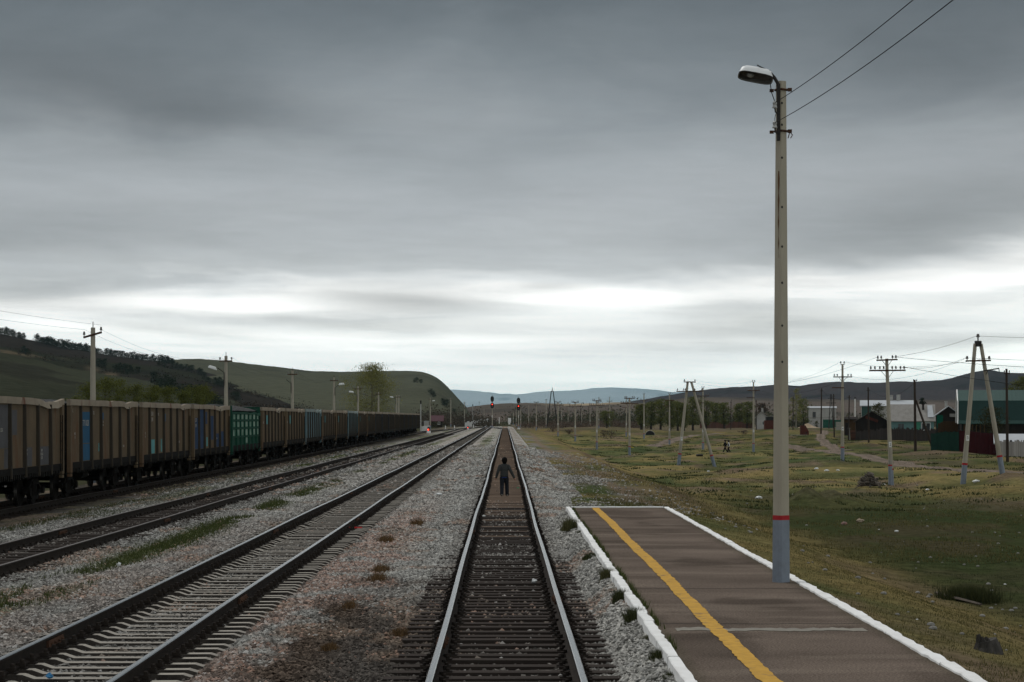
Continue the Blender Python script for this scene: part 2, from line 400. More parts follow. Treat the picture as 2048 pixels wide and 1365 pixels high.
tag(ribbon([pt(1300, 893, 305), pt(1340, 884, 370), pt(1390, 872, 450), pt(1440, 870, 460)], 1.6, .06, 'dirt_path', M_dirt, seed=12), kind='structure')

# ------------------------------------------------------------------ tracks
def xc(Y):      # line under the boy
    return -4.87 * float(sst(500, 602, Y)) + .018 * math.sin(Y * .09) * float(sst(500, 300, Y))
def xm(Y):      # main line on concrete sleepers
    return float(np.interp(Y, [0, 560, 800, 1080, 1500, 2600], [-4.87, -4.87, -5.8, -7.5, -9.5, -10]))
def x3(Y):
    return -10.1 + 5.23 * float(sst(500, 640, Y))
def x4(Y):
    return -16.2 - .00085 * (Y - 70) + (x3(Y) + 16.2) * float(sst(400, 560, Y))
M_head = mk('rail_head_polished', (.56, .55, .54), (.42, .41, .40), 9, rough=.22, bump=.02, metal=1.0, stretch=(1, .05, 1))
M_headd = mk('rail_head_dull', (.10, .085, .078), (.06, .05, .045), 9, rough=.5, bump=.05, metal=.5, stretch=(1, .05, 1))
M_rside = mk('rail_side_rust', (.032, .026, .022), (.017, .0145, .013), 7, rough=.9, bump=.2)
M_tie = mk('tarred_sleeper_wood', (.046, .037, .032), (.019, .016, .0145), 5, rough=.9, bump=.6, stretch=(.15, 1, 1), island=True)
M_tieb = mk('grey_brown_sleeper_wood', (.19, .14, .105), (.10, .075, .058), 5, rough=.95, bump=.6, stretch=(.15, 1, 1), island=True)
M_ctie = mk('concrete_sleeper', (.31, .29, .255), (.20, .185, .165), 6, rough=.95, bump=.4, island=True)
M_grime_shade = mk('grimy_shaded_concrete', (.062, .055, .048), (.025, .022, .02), 7, rough=.95, bump=.4)  # sleeper sides: dirt, with the shade of the gaps put into the colour
RPROF = [(-.075, -.18), (.075, -.18), (.075, -.165), (.012, -.14), (.010, -.045), (.036, -.036), (.036, -.008), (.026, 0), (-.026, 0), (-.036, -.008), (-.036, -.036), (-.010, -.045), (-.012, -.14), (-.075, -.165)]
RMI = [0, 0, 0, 0, 0, 0, 1, 1, 1, 0, 0, 0, 0, 0]
def ysamp(y0, y1):
    a = [y0]; s = 2.5
    while a[-1] < y1: a.append(a[-1] + s); s *= 1.012
    a[-1] = y1; return a
def tie_mb(kind, w, var=0):
    m = MB(); r = random.Random(var)
    if kind == 'wood':
        l = 2.7 + r.uniform(-.08, .1); m.box((r.uniform(-.05, .05), 0, -.265), (l, .235 + r.uniform(-.02, .02), .17), rz=r.uniform(-.012, .012))
        for s in (-1, 1):
            m.box((s * .795, 0, -.176), (.36, .17, .018), mi=1)
            for q in (-1, 1):
                m.tube([(s * .795 + q * .1, .05, -.17), (s * .795 + q * .1, .05, -.12)], .028, 6, mi=1); m.tube([(s * .795 + q * .13, -.05, -.17), (s * .795 + q * .13, -.05, -.135)], .022, 6, mi=1)
    else:
        for (xa, xb, za, zb) in ((-1.35, -1.25, -.215, -.185), (-1.25, -.55, -.185, -.19), (-.55, -.42, -.19, -.235), (-.42, .42, -.235, -.235), (.42, .55, -.235, -.19), (.55, 1.25, -.19, -.185), (1.25, 1.35, -.185, -.215)):
            vs = []
            for x, z in ((xa, za), (xb, zb)): vs += [(x, -.13, -.40), (x, .13, -.40), (x, .085, z), (x, -.085, z)]
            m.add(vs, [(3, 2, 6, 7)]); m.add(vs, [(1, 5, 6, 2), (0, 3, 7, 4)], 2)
        for x in (-1.35, 1.35):
            m.add([(x, -.13, -.40), (x, .13, -.40), (x, .085, -.215), (x, -.085, -.215)], [(0, 1, 2, 3)])
        for s in (-1, 1):
            m.box((s * .795, 0, -.18), (.34, .15, .02), mi=1)
            for q in (-1, 1):
                m.tube([(s * .795 + q * .115, 0, -.18), (s * .795 + q * .115, 0, -.075)], .026, 6, mi=1); m.box((s * .795 + q * .1, 0, -.14), (.1, .07, .05), mi=1)
    return m
def track(label, xf, y0, y1, zt, kind, pitch, tiemat, headmat, loc0, tie0, gap=None, tie1=None, fartie=None):
    t = thing('railway_track', label, 'railway track', (xf(loc0), loc0, zt), group='railway tracks of the station')
    ox, oy = xf(loc0), loc0
    ys = ysamp(y0, y1); rng = random.Random(int(abs(ox) * 10))
    for s in (-1, 1):
        m = MB(); m.sweep(RPROF, [(xf(y) + s * .795 - ox + .006 * math.sin(y * .31 + s), y - oy, .008 * math.sin(y * .17 + s * 2)) for y in ys], RMI)
        rl = m.build('rail', [M_rside, headmat], t)
        for j in range(3):
            yj = 26 + 25 * j + (6 if s > 0 else 0); f = MB()
            for q in (-1, 1): f.box((xf(yj) + s * .795 - ox + q * .028, yj - oy, -.092), (.035, .85, .085))
            for q in (-.3, -.12, .12, .3): f.tube([(xf(yj) + s * .795 - ox - .075, yj - oy + q, -.092), (xf(yj) + s * .795 - ox + .075, yj - oy + q, -.092)], .018, 6)
            f.build('fishplate', M_rust, rl)
    protos = [tie_mb(kind, 0, k) for k in range(6)]
    meshes = [p.build('sleeper', [tiemat, M_rside, M_grime_shade], t) for p in protos]
    meshb = [None] * 6
    Y = tie0; k = 0; rest = MB()
    while Y < (tie1 or min(y1, 700)):
        loc = (xf(Y) - ox + rng.uniform(-.03, .03), Y - oy + rng.uniform(-.03, .03), rng.uniform(-.015, .008)); rz = rng.uniform(-.015, .015)
        if k < 100:
            o = meshes[k] if k < 6 else meshes[k % 6].copy()
            if k >= 6: COL.objects.link(o); o.parent = t
            o.location = loc; o.rotation_euler = (0, 0, rz)
            if fartie and k >= 55 and rng.random() < (k - 50) / 50:
                if meshb[k % 6] is None: meshb[k % 6] = o.data.copy(); meshb[k % 6].materials[0] = fartie
                o.data = meshb[k % 6]
        else:
            if Y < 380 or k % 1 == 0:
                p = protos[k % 6]; R = Matrix.Rotation(rz, 3, 'Z'); lv = Vector(loc)
                for fi, f in enumerate(p.f):
                    pass
                b = len(rest.v); rest.v += [tuple(R @ Vector(q) + lv) for q in p.v]; rest.f += [tuple(i + b for i in f) for f in p.f]; rest.m += p.m
        Y += pitch * rng.uniform(.94, 1.06); k += 1
    if rest.v:
        me = bpy.data.meshes.new('far_sleepers'); me.from_pydata(rest.v, [], rest.f); me.polygons.foreach_set('material_index', rest.m)
        me.materials.append(fartie or tiemat); me.materials.append(M_rside); me.materials.append(M_grime_shade)
        o = link(bpy.data.objects.new('far_sleepers', me), t); o['kind'] = 'stuff'; o['label'] = 'sleepers running on into the distance'
    return t
track('wooden-sleepered track the boy walks along, ending in a turnout', xc, 14, 602, 0, 'wood', .545, M_tie, M_head, 22, 20.3, tie1=520, fartie=M_tieb)
track('main track on pale concrete sleepers, left of the boy', xm, 14, 2600, 0, 'concrete', .545, M_ctie, M_head, 22, 19.5, tie1=560)
track('dull rusty track with dark sleepers, between main track and coal train', x3, 20, 640, -.02, 'wood', .6, M_tie, M_headd, 36, 34, tie1=360)
track('dark track under the coal train', x4, 30, 570, -.12, 'wood', .6, M_tie, M_headd, 60, 52, tie1=240)

# ballast sheet
def zone_col(x, y, rnd=None):
    n1 = fbm(x * .8, y * .35, 61, 4); n2 = fbm(x * 1.7, y * .8, 71, 3); n3 = fbm(x * .3, y * .1, 81, 3)
    g = np.array((.315, .31, .29)); pk = np.array((.285, .22, .19)); dk = np.array((.12, .11, .10)); br = np.array((.20, .152, .115)); oil = np.array((.07, .06, .052))
    col = np.tile(g, (len(x), 1))
    def mixin(c, k):
        nonlocal col
        k = np.clip(k, 0, 1)[:, None]; col = col * (1 - k) + c * k
    mixin(pk, .8 * sst(-8.6, -7.4, x) * sst(-5.5, -6.0, x) * sst(.4, .62, n1 + .12) * sst(75, 38, y))
    mixin(pk, sst(-4.6, -4.1, x) * sst(-1.6, -2.6, x + (n1 - .5) * 1.5) * sst(.36, .56, n2 + .1) * sst(90, 40, y) * .85)
    mixin(pk * .95, .22 * sst(-14, -9, x) * sst(60, 120, y) * sst(-1.5, -3, x))
    mixin(dk * .62, sst(-6.35, -6.15, x) * sst(-3.4, -3.6, x) * .85 * sst(170, 60, y))  # bed between the concrete sleepers darkened in colour for the shaded gaps
    mixin(dk * 1.2, sst(-6.2, -6.0, x) * sst(-3.5, -3.7, x) * .5)
    mixin(g * .62, sst(-7.6, -8.6, x + (n1 - .5)) * .8)
    mixin(g * .72, sst(-3.2, -5.6, x) * sst(80, 40, y) * .6)
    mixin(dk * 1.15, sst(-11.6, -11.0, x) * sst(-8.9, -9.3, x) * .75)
    mixin(dk * .38, sst(-13.5, -14.7, x + (n1 - .5) * 1.4) * .93)  # coal-dark bed; the shade under the wagons is put into its colour too
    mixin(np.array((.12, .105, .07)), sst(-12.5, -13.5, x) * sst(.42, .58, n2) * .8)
    # centre track: dark oily bed near, trodden brown earth far
    inn = sst(-1.5, -.9, x) * sst(1.35, .9, x)
    mixin(dk * 1.1, inn * sst(42, 30, y) * .85)
    mixin(dk * 1.5, inn * .55)
    mixin(br * 1.15, sst(-.82, -.6, x) * sst(.82, .6, x) * sst(58, 84, y + (n1 - .5) * 30) * .92)
    mixin(br, sst(1.1, 1.5, x) * sst(2.4, 1.9, x) * sst(70, 110, y) * sst(.45, .6, n1))
    # earthy strip beside it, foreground
    mixin(br * .36, sst(-3.6, -2.5, x + (n2 - .5) * 1.4) * sst(-.85, -1.2, x) * sst(39, 30, y + (n1 - .5) * 12) * .92)
    mixin(dk * .7, sst(-2.6, -1.7, x) * sst(-.8, -1.0, x) * sst(34, 26, y) * .8)
    mixin(br * 1.1, sst(.6, .68, n1) * .5)
    # weeds
    gr = np.array((.075, .092, .03))
    mixin(gr, np.exp(-((x + 7.75 - .5 * (n3 - .5)) / .42) ** 2) * sst(.42, .6, fbm(x * .9, y * .16, 91, 3)) * .9)
    mixin(gr, np.exp(-((x + 12.3) / .6) ** 2) * sst(.4, .6, fbm(x * .9, y * .12, 92, 3)) * .9 * sst(60, 90, y))
    mixin(gr * 1.2, np.exp(-((x + 2.2) / .8) ** 2) * sst(.52, .66, fbm(x * .9, y * .1, 93, 3)) * .6 * sst(110, 200, y))
    return col * (.8 + .4 * n2)[:, None]
def bz(x, y):
    z = -.225 + .03 * (fbm(x * 1.3, y * 1.3, 5, 3) - .5)
    z = z - .10 * sst(-12, -14, x) - .05 * sst(-9, -11.5, x) * 0
    z = z - .16 * sst(1.75, 2.5, x) * sst(56.5, 59, y)
    z = z + .33 * sst(1.22, 1.66, x) * sst(59, 56.5, y)
    z = z - .045 * sst(.85, .6, np.abs(x + 4.87)) - .035 * sst(1.45, 1.2, np.abs(x + 4.87)) * sst(.8, .95, np.abs(x + 4.87)) - .02 * np.exp(-((x + 10.1) / .4) ** 2)
    z = z + .055 * sst(.88, 1.0, np.abs(x)) * sst(1.7, 1.4, np.abs(x)) * sst(34, 52, y + (fbm(x, y * .3, 3, 2) - .5) * 14)
    z = z + .018 * sst(-.7, -.5, x) * sst(.7, .5, x) * sst(70, 95, y)
    z = np.where(x < -19, z - .3 * (-19 - x), z)
    return z
bxs = list(np.arange(-20, -13, .35)) + list(np.arange(-13, 2.9, .12)); bys = []
v = 12.; st = .14
while v < 660: bys.append(v); v += st; st *= 1.0075
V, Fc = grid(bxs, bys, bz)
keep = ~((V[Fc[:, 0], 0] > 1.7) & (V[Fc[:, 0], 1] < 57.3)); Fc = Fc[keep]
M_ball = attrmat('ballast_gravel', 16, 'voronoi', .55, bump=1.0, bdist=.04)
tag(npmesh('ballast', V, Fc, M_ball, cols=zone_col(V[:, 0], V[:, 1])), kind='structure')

# loose crushed stones
rng = np.random.default_rng(4)
def stones(n, x0, x1, y0, y1, size, keepf, zf=None, cf=None):
    x = rng.uniform(x0, x1, n); y = y0 + (y1 - y0) * rng.random(n) ** 1.25
    k = keepf(x, y); x = x[k]; y = y[k]; n = len(x)
    s = size * (.5 + .9 * rng.random(n) ** 1.6) * (1 + (y - 22) / 160)
    base = np.array([(1, 0, 0), (-1, 0, 0), (0, 1, 0), (0, -1, 0), (0, 0, 1), (0, 0, -1)], float)
    V = base[None] + rng.normal(0, .28, (n, 6, 3)); V *= (s[:, None] * np.stack([np.ones(n), rng.uniform(.6, 1, n), rng.uniform(.45, .8, n)], 1))[:, None, :] * .5
    a = rng.uniform(0, 2 * PI, n); ca, sa = np.cos(a)[:, None], np.sin(a)[:, None]
    X = V[..., 0] * ca - V[..., 1] * sa; Yy = V[..., 0] * sa + V[..., 1] * ca
    z = (zf or bz)(x, y) + s * .12
    P = np.stack([X + x[:, None], Yy + y[:, None], V[..., 2] + z[:, None]], -1).reshape(-1, 3)
    f = np.array([(0, 2, 4), (2, 1, 4), (1, 3, 4), (3, 0, 4), (2, 0, 5), (1, 2, 5), (3, 1, 5), (0, 3, 5)])
    Fs = (f[None] + (np.arange(n) * 6)[:, None, None]).reshape(-1, 3)
    c = (cf or zone_col)(x, y); r = rng.random(n)
    c = c * (.42 + 1.1 * r ** 1.2)[:, None]
    w = (rng.random(n) < .16) & (c[:, 2] > .13); c[w] = c[w] * .4 + np.array((.43, .425, .41)) * .6
    p = (rng.random(n) < .30) & (c[:, 0] > c[:, 2] * 1.25) & (c[:, 2] > .1); c[p] = c[p] * .55 + np.array((.40, .24, .18)) * .45
    return P, Fs, np.repeat(c, 6, 0)
def kp(x, y):
    k = np.ones(len(x), bool); rr = rng.random(len(x))
    inn = (np.abs(x) < .72); k &= ~(inn & (rr < .5 + .3 * (y < 40))); k &= ~(inn & (y > 72) & (rr < .975))
    k &= ~((np.abs(x + 4.87) < 1.36) & (rr < .72)); k &= ~((np.abs(x + 10.1) < .75) & (rr < .75))
    for c in (0, -4.87, -10.1, -16.2):
        for s in (-.795, .795): k &= np.abs(x - c - s) > .09
    k &= ~((np.abs(x + 7.75) < .35) & (rr < .4)); k &= (x < 1.72) | (y > 58)
    return k
PA = [stones(120000, -9.5, 1.75, 20, 46, .062, kp), stones(120000, -13.8, 2.6, 40, 92, .064, kp), stones(52000, -14.6, 3.0, 80, 210, .10, kp),
      stones(42000, 2.3, 7.6, 58.5, 190, .075, lambda x, y: (fbm(x * .55, y * .12, 15, 4) + .25 * rng.random(len(x)) > .68 + .075 * (x - 2.6)) | (rng.random(len(x)) < .03), gz, lambda x, y: np.tile(np.array((.27, .26, .24)), (len(x), 1)))]
off = 0; Vs = []; Fs = []; Cs = []
for p, f, c in PA: Vs.append(p); Fs.append(f + off); Cs.append(c); off += len(p)
M_stone = attrmat('crushed_stone', 40, 'noise', .18, bump=.1, bdist=.005, rough=.9)
tag(npmesh('gravel', np.concatenate(Vs), np.concatenate(Fs), M_stone, cols=np.concatenate(Cs)), 'loose grey and pinkish crushed stones covering the ballast', 'gravel', kind='stuff')

# ------------------------------------------------------------------ platform
PX0, PX1, PY0, PY1, PZ = 1.74, 4.46, 14.0, 57.6, .20
M_asph = mk('worn_brown_asphalt', (.115, .086, .067), (.056, .043, .034), 2.2, rough=.95, bump=1.0, bdist=.012, stretch=(.35, 1.2, 1), rust=(.14, .11, .09), rust_amt=.14)
M_yel = mk('yellow_line_paint', (.50, .295, .06), (.38, .225, .05), 7, rough=.9, rust=(.19, .13, .075), rust_amt=.22, bump=.4)
M_seam = mk('pale_mortar', (.24, .225, .19), (.17, .16, .14), 3, bump=.4)
plat = thing('station_platform', 'low brown asphalt station platform with white kerbs and a yellow safety line', 'platform', (0, 0, 0))
xs = np.arange(PX0, PX1 + .001, .085); ys = np.arange(PY0, PY1 + .001, .13)
def pz(x, y): return PZ + .018 * (fbm(x * .9, y * .5, 8, 3) - .5)
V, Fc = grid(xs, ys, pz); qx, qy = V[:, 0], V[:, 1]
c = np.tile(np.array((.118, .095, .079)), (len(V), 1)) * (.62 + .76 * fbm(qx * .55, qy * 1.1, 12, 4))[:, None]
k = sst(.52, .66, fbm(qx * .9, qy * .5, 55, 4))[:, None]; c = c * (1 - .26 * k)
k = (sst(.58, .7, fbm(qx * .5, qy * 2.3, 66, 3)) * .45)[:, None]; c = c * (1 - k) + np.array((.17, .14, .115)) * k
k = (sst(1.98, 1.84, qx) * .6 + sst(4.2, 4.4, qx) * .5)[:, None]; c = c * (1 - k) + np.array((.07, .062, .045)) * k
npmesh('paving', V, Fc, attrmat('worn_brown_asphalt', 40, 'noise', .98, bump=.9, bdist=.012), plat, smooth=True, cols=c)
m = MB(); m.box(((PX0 + PX1) / 2, (PY0 + PY1) / 2, -.17), (PX1 - PX0, PY1 - PY0, .70)); m.build('platform_base', M_conc_d, plat)
r = random.Random(3)
def kerb(name, axis, lo, hi, c, w, top, bot):
    m = MB(); y = lo
    while y < hi:
        L = min(r.uniform(1.1, 2.6), hi - y); off = r.uniform(-.006, .006); dz = r.uniform(-.004, .007); n = max(2, int(L / .22))
        prof = []
        for i in range(n + 1):
            s = y + .001 + (L - .002) * i / n; j = r.uniform(-.011, .011); k2 = r.uniform(-.018, .018); jz = r.uniform(-.004, .004)
            a, b2 = c - w / 2 + off + j, c + w / 2 + off + k2
            prof.append([(a - .006, bot), (a, top + dz + jz - .012), (a + .012, top + dz + jz), (b2, top + dz + jz), (b2, bot)])
            prof[-1] = [((p[0], s, p[1]) if axis == 'y' else (s, p[0], p[1])) for p in prof[-1]]
        vs = [q for p in prof for q in p]; fs = []
        for i in range(n):
            for k in range(4): fs.append((i * 5 + k, i * 5 + k + 1, i * 5 + 5 + k + 1, i * 5 + 5 + k))
        fs += [(0, 1, 2, 3, 4), tuple(n * 5 + k for k in (4, 3, 2, 1, 0))]
        m.add(vs, fs); y += L
    return m.build(name, M_white, plat)
kerb('kerb', 'y', PY0, PY1, PX0 + .01, .115, PZ + .03, -.3)
kerb('kerb', 'y', PY0, PY1, PX1 + .01, .125, PZ + .028, -.1)
kerb('kerb', 'x', PX0 + .1, PX1 - .06, PY1 + .05, .13, PZ + .03, -.3)
m = MB(); pts = []
yy = PY0; k = 0
while yy < PY1 - .15:
    cx_ = 2.515 + .012 * math.sin(yy * .42) + .007 * math.sin(yy * 1.4 + 1)
    wl, wr = .10 + r.uniform(-.014, .014), .10 + r.uniform(-.014, .014)
    pts += [(cx_ - wl, yy, 0), (cx_ + wr, yy, 0)]; yy += .12; k += 1
pts = [(a, b, float(pz(np.array([a]), np.array([b]))[0]) + .008) for a, b, _ in pts]
m.add(pts, [(2 * i, 2 * i + 1, 2 * i + 3, 2 * i + 2) for i in range(k - 1)]); m.build('safety_line', M_yel, plat)
m = MB(); pts = []
for i in range(40):
    x = 2.02 + (4.25 - 2.02) * i / 39; y0 = 24.35 + .05 * math.sin(i * .45) + r.uniform(-.04, .04)
    pts += [(x, y0), (x, y0 + .33 + r.uniform(-.07, .07))]
pts = [(a, b, float(pz(np.array([a]), np.array([b]))[0]) + .005) for a, b in pts]; m.add(pts, [(2 * i, 2 * i + 2, 2 * i + 3, 2 * i + 1) for i in range(39)]); m.build('repair_strip', M_seam, plat)
m = MB()
for yj in (25.2, 30.4, 39.5, 49.0):
    pts = []
    for i in range(30):
        x = 1.85 + 2.5 * i / 29; y0 = yj + .02 * math.sin(i * .7) + r.uniform(-.008, .008); pts += [(x, y0, float(pz(np.array([x]), np.array([y0]))[0]) + .004), (x, y0 + .03, float(pz(np.array([x]), np.array([y0 + .03]))[0]) + .004)]
    m.add(pts, [(2 * i, 2 * i + 2, 2 * i + 3, 2 * i + 1) for i in range(29)])
m.build('joint', mk('joint_tar', (.03, .027, .025), None, 5), plat)

# ------------------------------------------------------------------ lamp post on the platform
LX, LY = 4.20, 31.57
def chsq(a, th, ch=.16):
    o = []
    for k in range(4):
        for q in (-1, 1):
            t = th + PI / 4 + k * PI / 2; 
            c = Vector((math.cos(t), math.sin(t))) * a / math.sqrt(2); e = Vector((-math.sin(t), math.cos(t)))
            o.append((c + (-c.normalized() * ch * .5 + e * ch * .5 * q) * a))
    return o
def shaft(m, z0, z1, a0, a1, th, n=10):
    b = len(m.v)
    for i in range(n + 1):
        t = i / n
        for q in chsq(a0 + (a1 - a0) * t, th): m.v.append((q.x, q.y, z0 + (z1 - z0) * t))
    for i in range(n):
        for k in range(8):
            m.f.append((b + i * 8 + k, b + i * 8 + (k + 1) % 8, b + i * 8 + 8 + (k + 1) % 8, b + i * 8 + 8 + k)); m.m.append(0)
    m.f.append(tuple(b + n * 8 + k for k in range(8))); m.m.append(0)
    return m
lp = thing('lamp_post', 'tall grey concrete lamp post with a grey-blue painted foot standing on the platform', 'lamp post', (LX, LY, PZ))
M_lpc = mk('lamp_post_concrete', (.40, .37, .30), (.30, .275, .22), 1.8, stretch=(1, 1, .25), bump=.25, rust=(.16, .10, .06), rust_amt=.02)
TH = math.radians(34); H = 7.62
def aw(z): return .205 + (.122 - .205) * z / H
shaft(MB(), 1.02, H, aw(1.02), aw(H), TH, 16).build('pole', M_lpc, lp)
shaft(MB(), -.25, .95, aw(-.25) + .004, aw(.95) + .004, TH, 4).build('painted_foot', M_paint, lp)
shaft(MB(), .95, 1.02, aw(.95) + .006, aw(1.02) + .006, TH, 1).build('red_band', M_red, lp)
m = MB()
nr = Vector((math.sin(TH), -math.cos(TH), 0)); er = Vector((math.cos(TH), math.sin(TH), 0)); nl = Vector((-math.cos(TH), -math.sin(TH), 0))
for z in (7.28, 6.95, 6.45, 5.7, 5.1, 4.55, 3.9, 3.35):
    c = nr * (aw(z) / 2 - .004) - er * aw(z) * .30 + Vector((0, 0, z)); m.tube([c, c + nr * .006], .019, 8)
m.build('bolt_hole', M_black, lp)
m = MB(); nl2 = Vector((-math.cos(TH), -math.sin(TH), 0)); el_ = Vector((math.sin(TH), -math.cos(TH), 0)); pts = []
for i in range(13):
    z = 6.25 - .11 * i; w_ = .012 + .012 * math.sin(i * 1.1) ** 2 - .0012 * i; c = nl2 * (aw(z) / 2 + .0015) + el_ * aw(z) * (.18 + .01 * math.sin(i * .8)); pts += [c - el_ * w_ + Vector((0, 0, z)), c + el_ * w_ + Vector((0, 0, z))]
m.add(pts, [(2 * i, 2 * i + 1, 2 * i + 3, 2 * i + 2) for i in range(12)]); m.build('rust_streak', mk('rust_run', (.13, .07, .035), (.09, .055, .03), 14), lp)
def lw(px, py, dy=0): v = pt(px, py, LY + dy); return v - Vector((LX, LY, PZ))
m = MB(); a0 = lw(1558, 282, -.11); a1 = lw(1556, 168, -.11)
m.box((a0 + a1) / 2, (.05, .035, (a1 - a0).length), 0); m.tube([a1 - Vector((0, 0, .04)), a1, lw(1549, 156, -.1), lw(1537, 142, -.1)], [.026, .026, .026, .022], 8); m.tube([lw(1537, 142, -.1), lw(1514, 130.5, -.1)], .009, 6)
arm = m.build('bracket', M_steel, lp, smooth=True)
for z, dx in ((7.49, .13), (6.86, .13)):
    m = MB()
    a = aw(z) / 2 + .012
    for q in chsq(a * 2, TH): pass
    P = [Vector((q.x, q.y, z)) for q in chsq(a * 2, TH)]; m.tube(P + [P[0]], .017, 6, cap=False)
    m.box((-.15, -.06, z - .02), (.06, .04, .045)); m.box((.13, -.02, z), (.06, .05, .05))
    if z > 7: m.build('clamp', M_rust, lp)
m.tube([(.13, -.02, 6.85), (.17, -.03, 6.80), (.14, -.05, 6.75)], .008, 5); m.tube([(.13, -.02, 6.85), (.10, -.05, 6.75)], .008, 5)
m.build('clamp', M_rust, lp)
INS = []
for py in (210, 250):
    c = lw(1549.5, py, -.16); ins = MB()
    ins.tube([c + Vector((0, 0, .055)), c + Vector((0, 0, .04)), c + Vector((0, 0, .015)), c + Vector((0, 0, 0)), c - Vector((0, 0, .045)), c - Vector((0, 0, .05))], [.018, .032, .034, .026, .040, .036], 12)
    io = ins.build('insulator', M_glassy, lp, smooth=True); INS.append(c + Vector((LX, LY, PZ)))
    hk = MB(); hk.tube([c - Vector((0, 0, .04)), c - Vector((-.01, 0, .11)), c + Vector((.045, .03, -.13)), c + Vector((.075, .06, -.11))], .011, 6); hk.build('hook', M_steel, io)
# luminaire
u = Vector((-.975, .02, .19)).normalized(); w = Vector((0, -.93, .36)); w = (w - u * w.dot(u)).normalized(); n_ = u.cross(w)
if n_.z < 0: n_ = -n_
LC = lw(1511, 155.5, -.05)
def lring(m, hl, hw, z, sh=0, N=28):
    b = len(m.v)
    for k in range(N):
        t = 2 * PI * k / N; ct, st_ = math.cos(t), math.sin(t); e = .55
        m.v.append(tuple(LC + u * (math.copysign(abs(ct) ** e, ct) * hl + sh) + w * (math.copysign(abs(st_) ** e, st_) * hw) + n_ * z))
    return b
def lloft(rings, N=28, cap=(False, True)):
    m = MB(); bs = [lring(m, *q) for q in rings]
    for a, b in zip(bs[:-1], bs[1:]):
        for k in range(N): m.f.append((a + k, a + (k + 1) % N, b + (k + 1) % N, b + k)); m.m.append(0)
    if cap[0]: m.f.append(tuple(bs[0] + k for k in range(N))); m.m.append(0)
    if cap[1]: m.f.append(tuple(bs[-1] + k for k in range(N))); m.m.append(0)
    return m
head = lloft([(.255, .135, 0), (.262, .142, 0), (.262, .142, .012), (.255, .136, .05), (.24, .125, .10), (.205, .10, .128), (.12, .06, .14)]).build('lamp_head', M_lampw, lp, smooth=True)
lloft([(.254, .134, .001), (.235, .12, .05), (.15, .08, .075)]).build('reflector', mk('dirty_reflector', (.07, .068, .062), (.035, .033, .03), 12, rough=.35), head)
m = MB(); m.ell(LC + u * .08 + n_ * .03, (.06, .06, .045)); m.build('bulb', mk('dusty_glass', (.28, .29, .28), (.18, .18, .17), 20, rough=.15), head, smooth=True)
lloft([(.262, .142, -.008), (.268, .147, -.008), (.268, .147, .004), (.262, .142, .004)], cap=(False, False)).build('rim', M_steel, head)
m = MB(); m.tube([lw(1540.5, 167, -.1), lw(1543, 185, -.13), INS[0] - Vector((LX, LY, PZ)) + Vector((0, 0, .05))], .007, 6)
m.tube([INS[0] - Vector((LX, LY, PZ)) - Vector((-.02, 0, .12)), lw(1549, 238, -.15), INS[1] - Vector((LX, LY, PZ)) + Vector((0, 0, .05))], .004, 5); m.build('cable', M_black, lp)
M_wire = mk('weathered_wire', (.03, .03, .03), (.02, .02, .02), 5, bump=0)
def wire(A, B, sag, label, rad=.006, n=18, group=None):
    A = Vector(A); B = Vector(B); m = MB()
    m.tube([(0, 0, 0)] + [(B - A) * (i / n) - Vector((0, 0, 4 * sag * (i / n) * (1 - i / n))) for i in range(1, n + 1)], rad, 5)
    o = m.build('overhead_wire', M_wire); o.location = A
    return tag(o, label, 'wire', group or 'overhead wires')
wire(INS[0] + Vector((0, 0, .03)), (4.25, -10, 7.48), .72, 'upper wire running from the platform lamp post out of the top of the picture', .0055, 60)
wire(INS[1] + Vector((0, 0, .03)), (4.25, -10, 7.2), .74, 'lower wire running from the platform lamp post out of the top of the picture', .0055, 60)

# ------------------------------------------------------------------ coal train
WB = dict(
    brown=mk('brown_wagon_paint', (.118, .089, .058), (.084, .065, .044), 1.2, rust=(.10, .055, .032), rust_amt=.26, bump=.12),
    brown2=mk('ochre_wagon_paint', (.122, .088, .054), (.088, .066, .042), 1.0, rust=(.085, .048, .03), rust_amt=.30, bump=.12),
    teal=mk('teal_wagon_paint', (.095, .165, .185), (.075, .12, .14), 1.2, rust=(.13, .10, .075), rust_amt=.22, bump=.12),
    dark=mk('grey_wagon_paint', (.050, .055, .063), (.036, .039, .043), 1.2, rust=(.07, .05, .035), rust_amt=.15, bump=.12),
    green=mk('green_wagon_paint', (.015, .064, .043), (.010, .041, .028), 1.4, rust=(.03, .04, .03), rust_amt=.1, bump=.12))
M_topr = mk('bare_top_rail', (.26, .225, .175), (.19, .16, .125), 1.5, rust=(.12, .06, .04), rust_amt=.2, bump=.15)
M_topt = mk('teal_top_rail', (.22, .27, .265), (.16, .19, .19), 1.5, rust=(.12, .07, .05), rust_amt=.2, bump=.15)
M_wund = mk('grimy_underframe', (.013, .012, .011), (.007, .0065, .006), 5, rough=.95)
M_ribp = mk('grimy_rib', (.045, .038, .029), (.028, .024, .02), 2, rust=(.08, .045, .03), rust_amt=.1)
M_coal = mk('coal', (.012, .012, .012), (.006, .006, .006), 9, rough=.6, bump=1, bdist=.08)
M_wheel = mk('wheel_tread', (.30, .29, .28), (.2, .19, .19), 8, rough=.3, metal=1, bump=0)
M_pblue = mk('blue_panel_paint', (.03, .092, .165), (.024, .07, .125), 2, rust=(.09, .07, .05), rust_amt=.08)
M_dblue = mk('dark_blue_panel_paint', (.028, .05, .10), (.022, .038, .072), 2, rust=(.09, .07, .05), rust_amt=.14)
M_ptq = mk('turquoise_panel_paint', (.10, .27, .28), (.08, .2, .21), 2, rust=(.1, .08, .05), rust_amt=.1)
M_pgrey = mk('grey_panel_paint', (.085, .085, .09), (.065, .065, .068), 2, rust=(.1, .08, .05), rust_amt=.05)
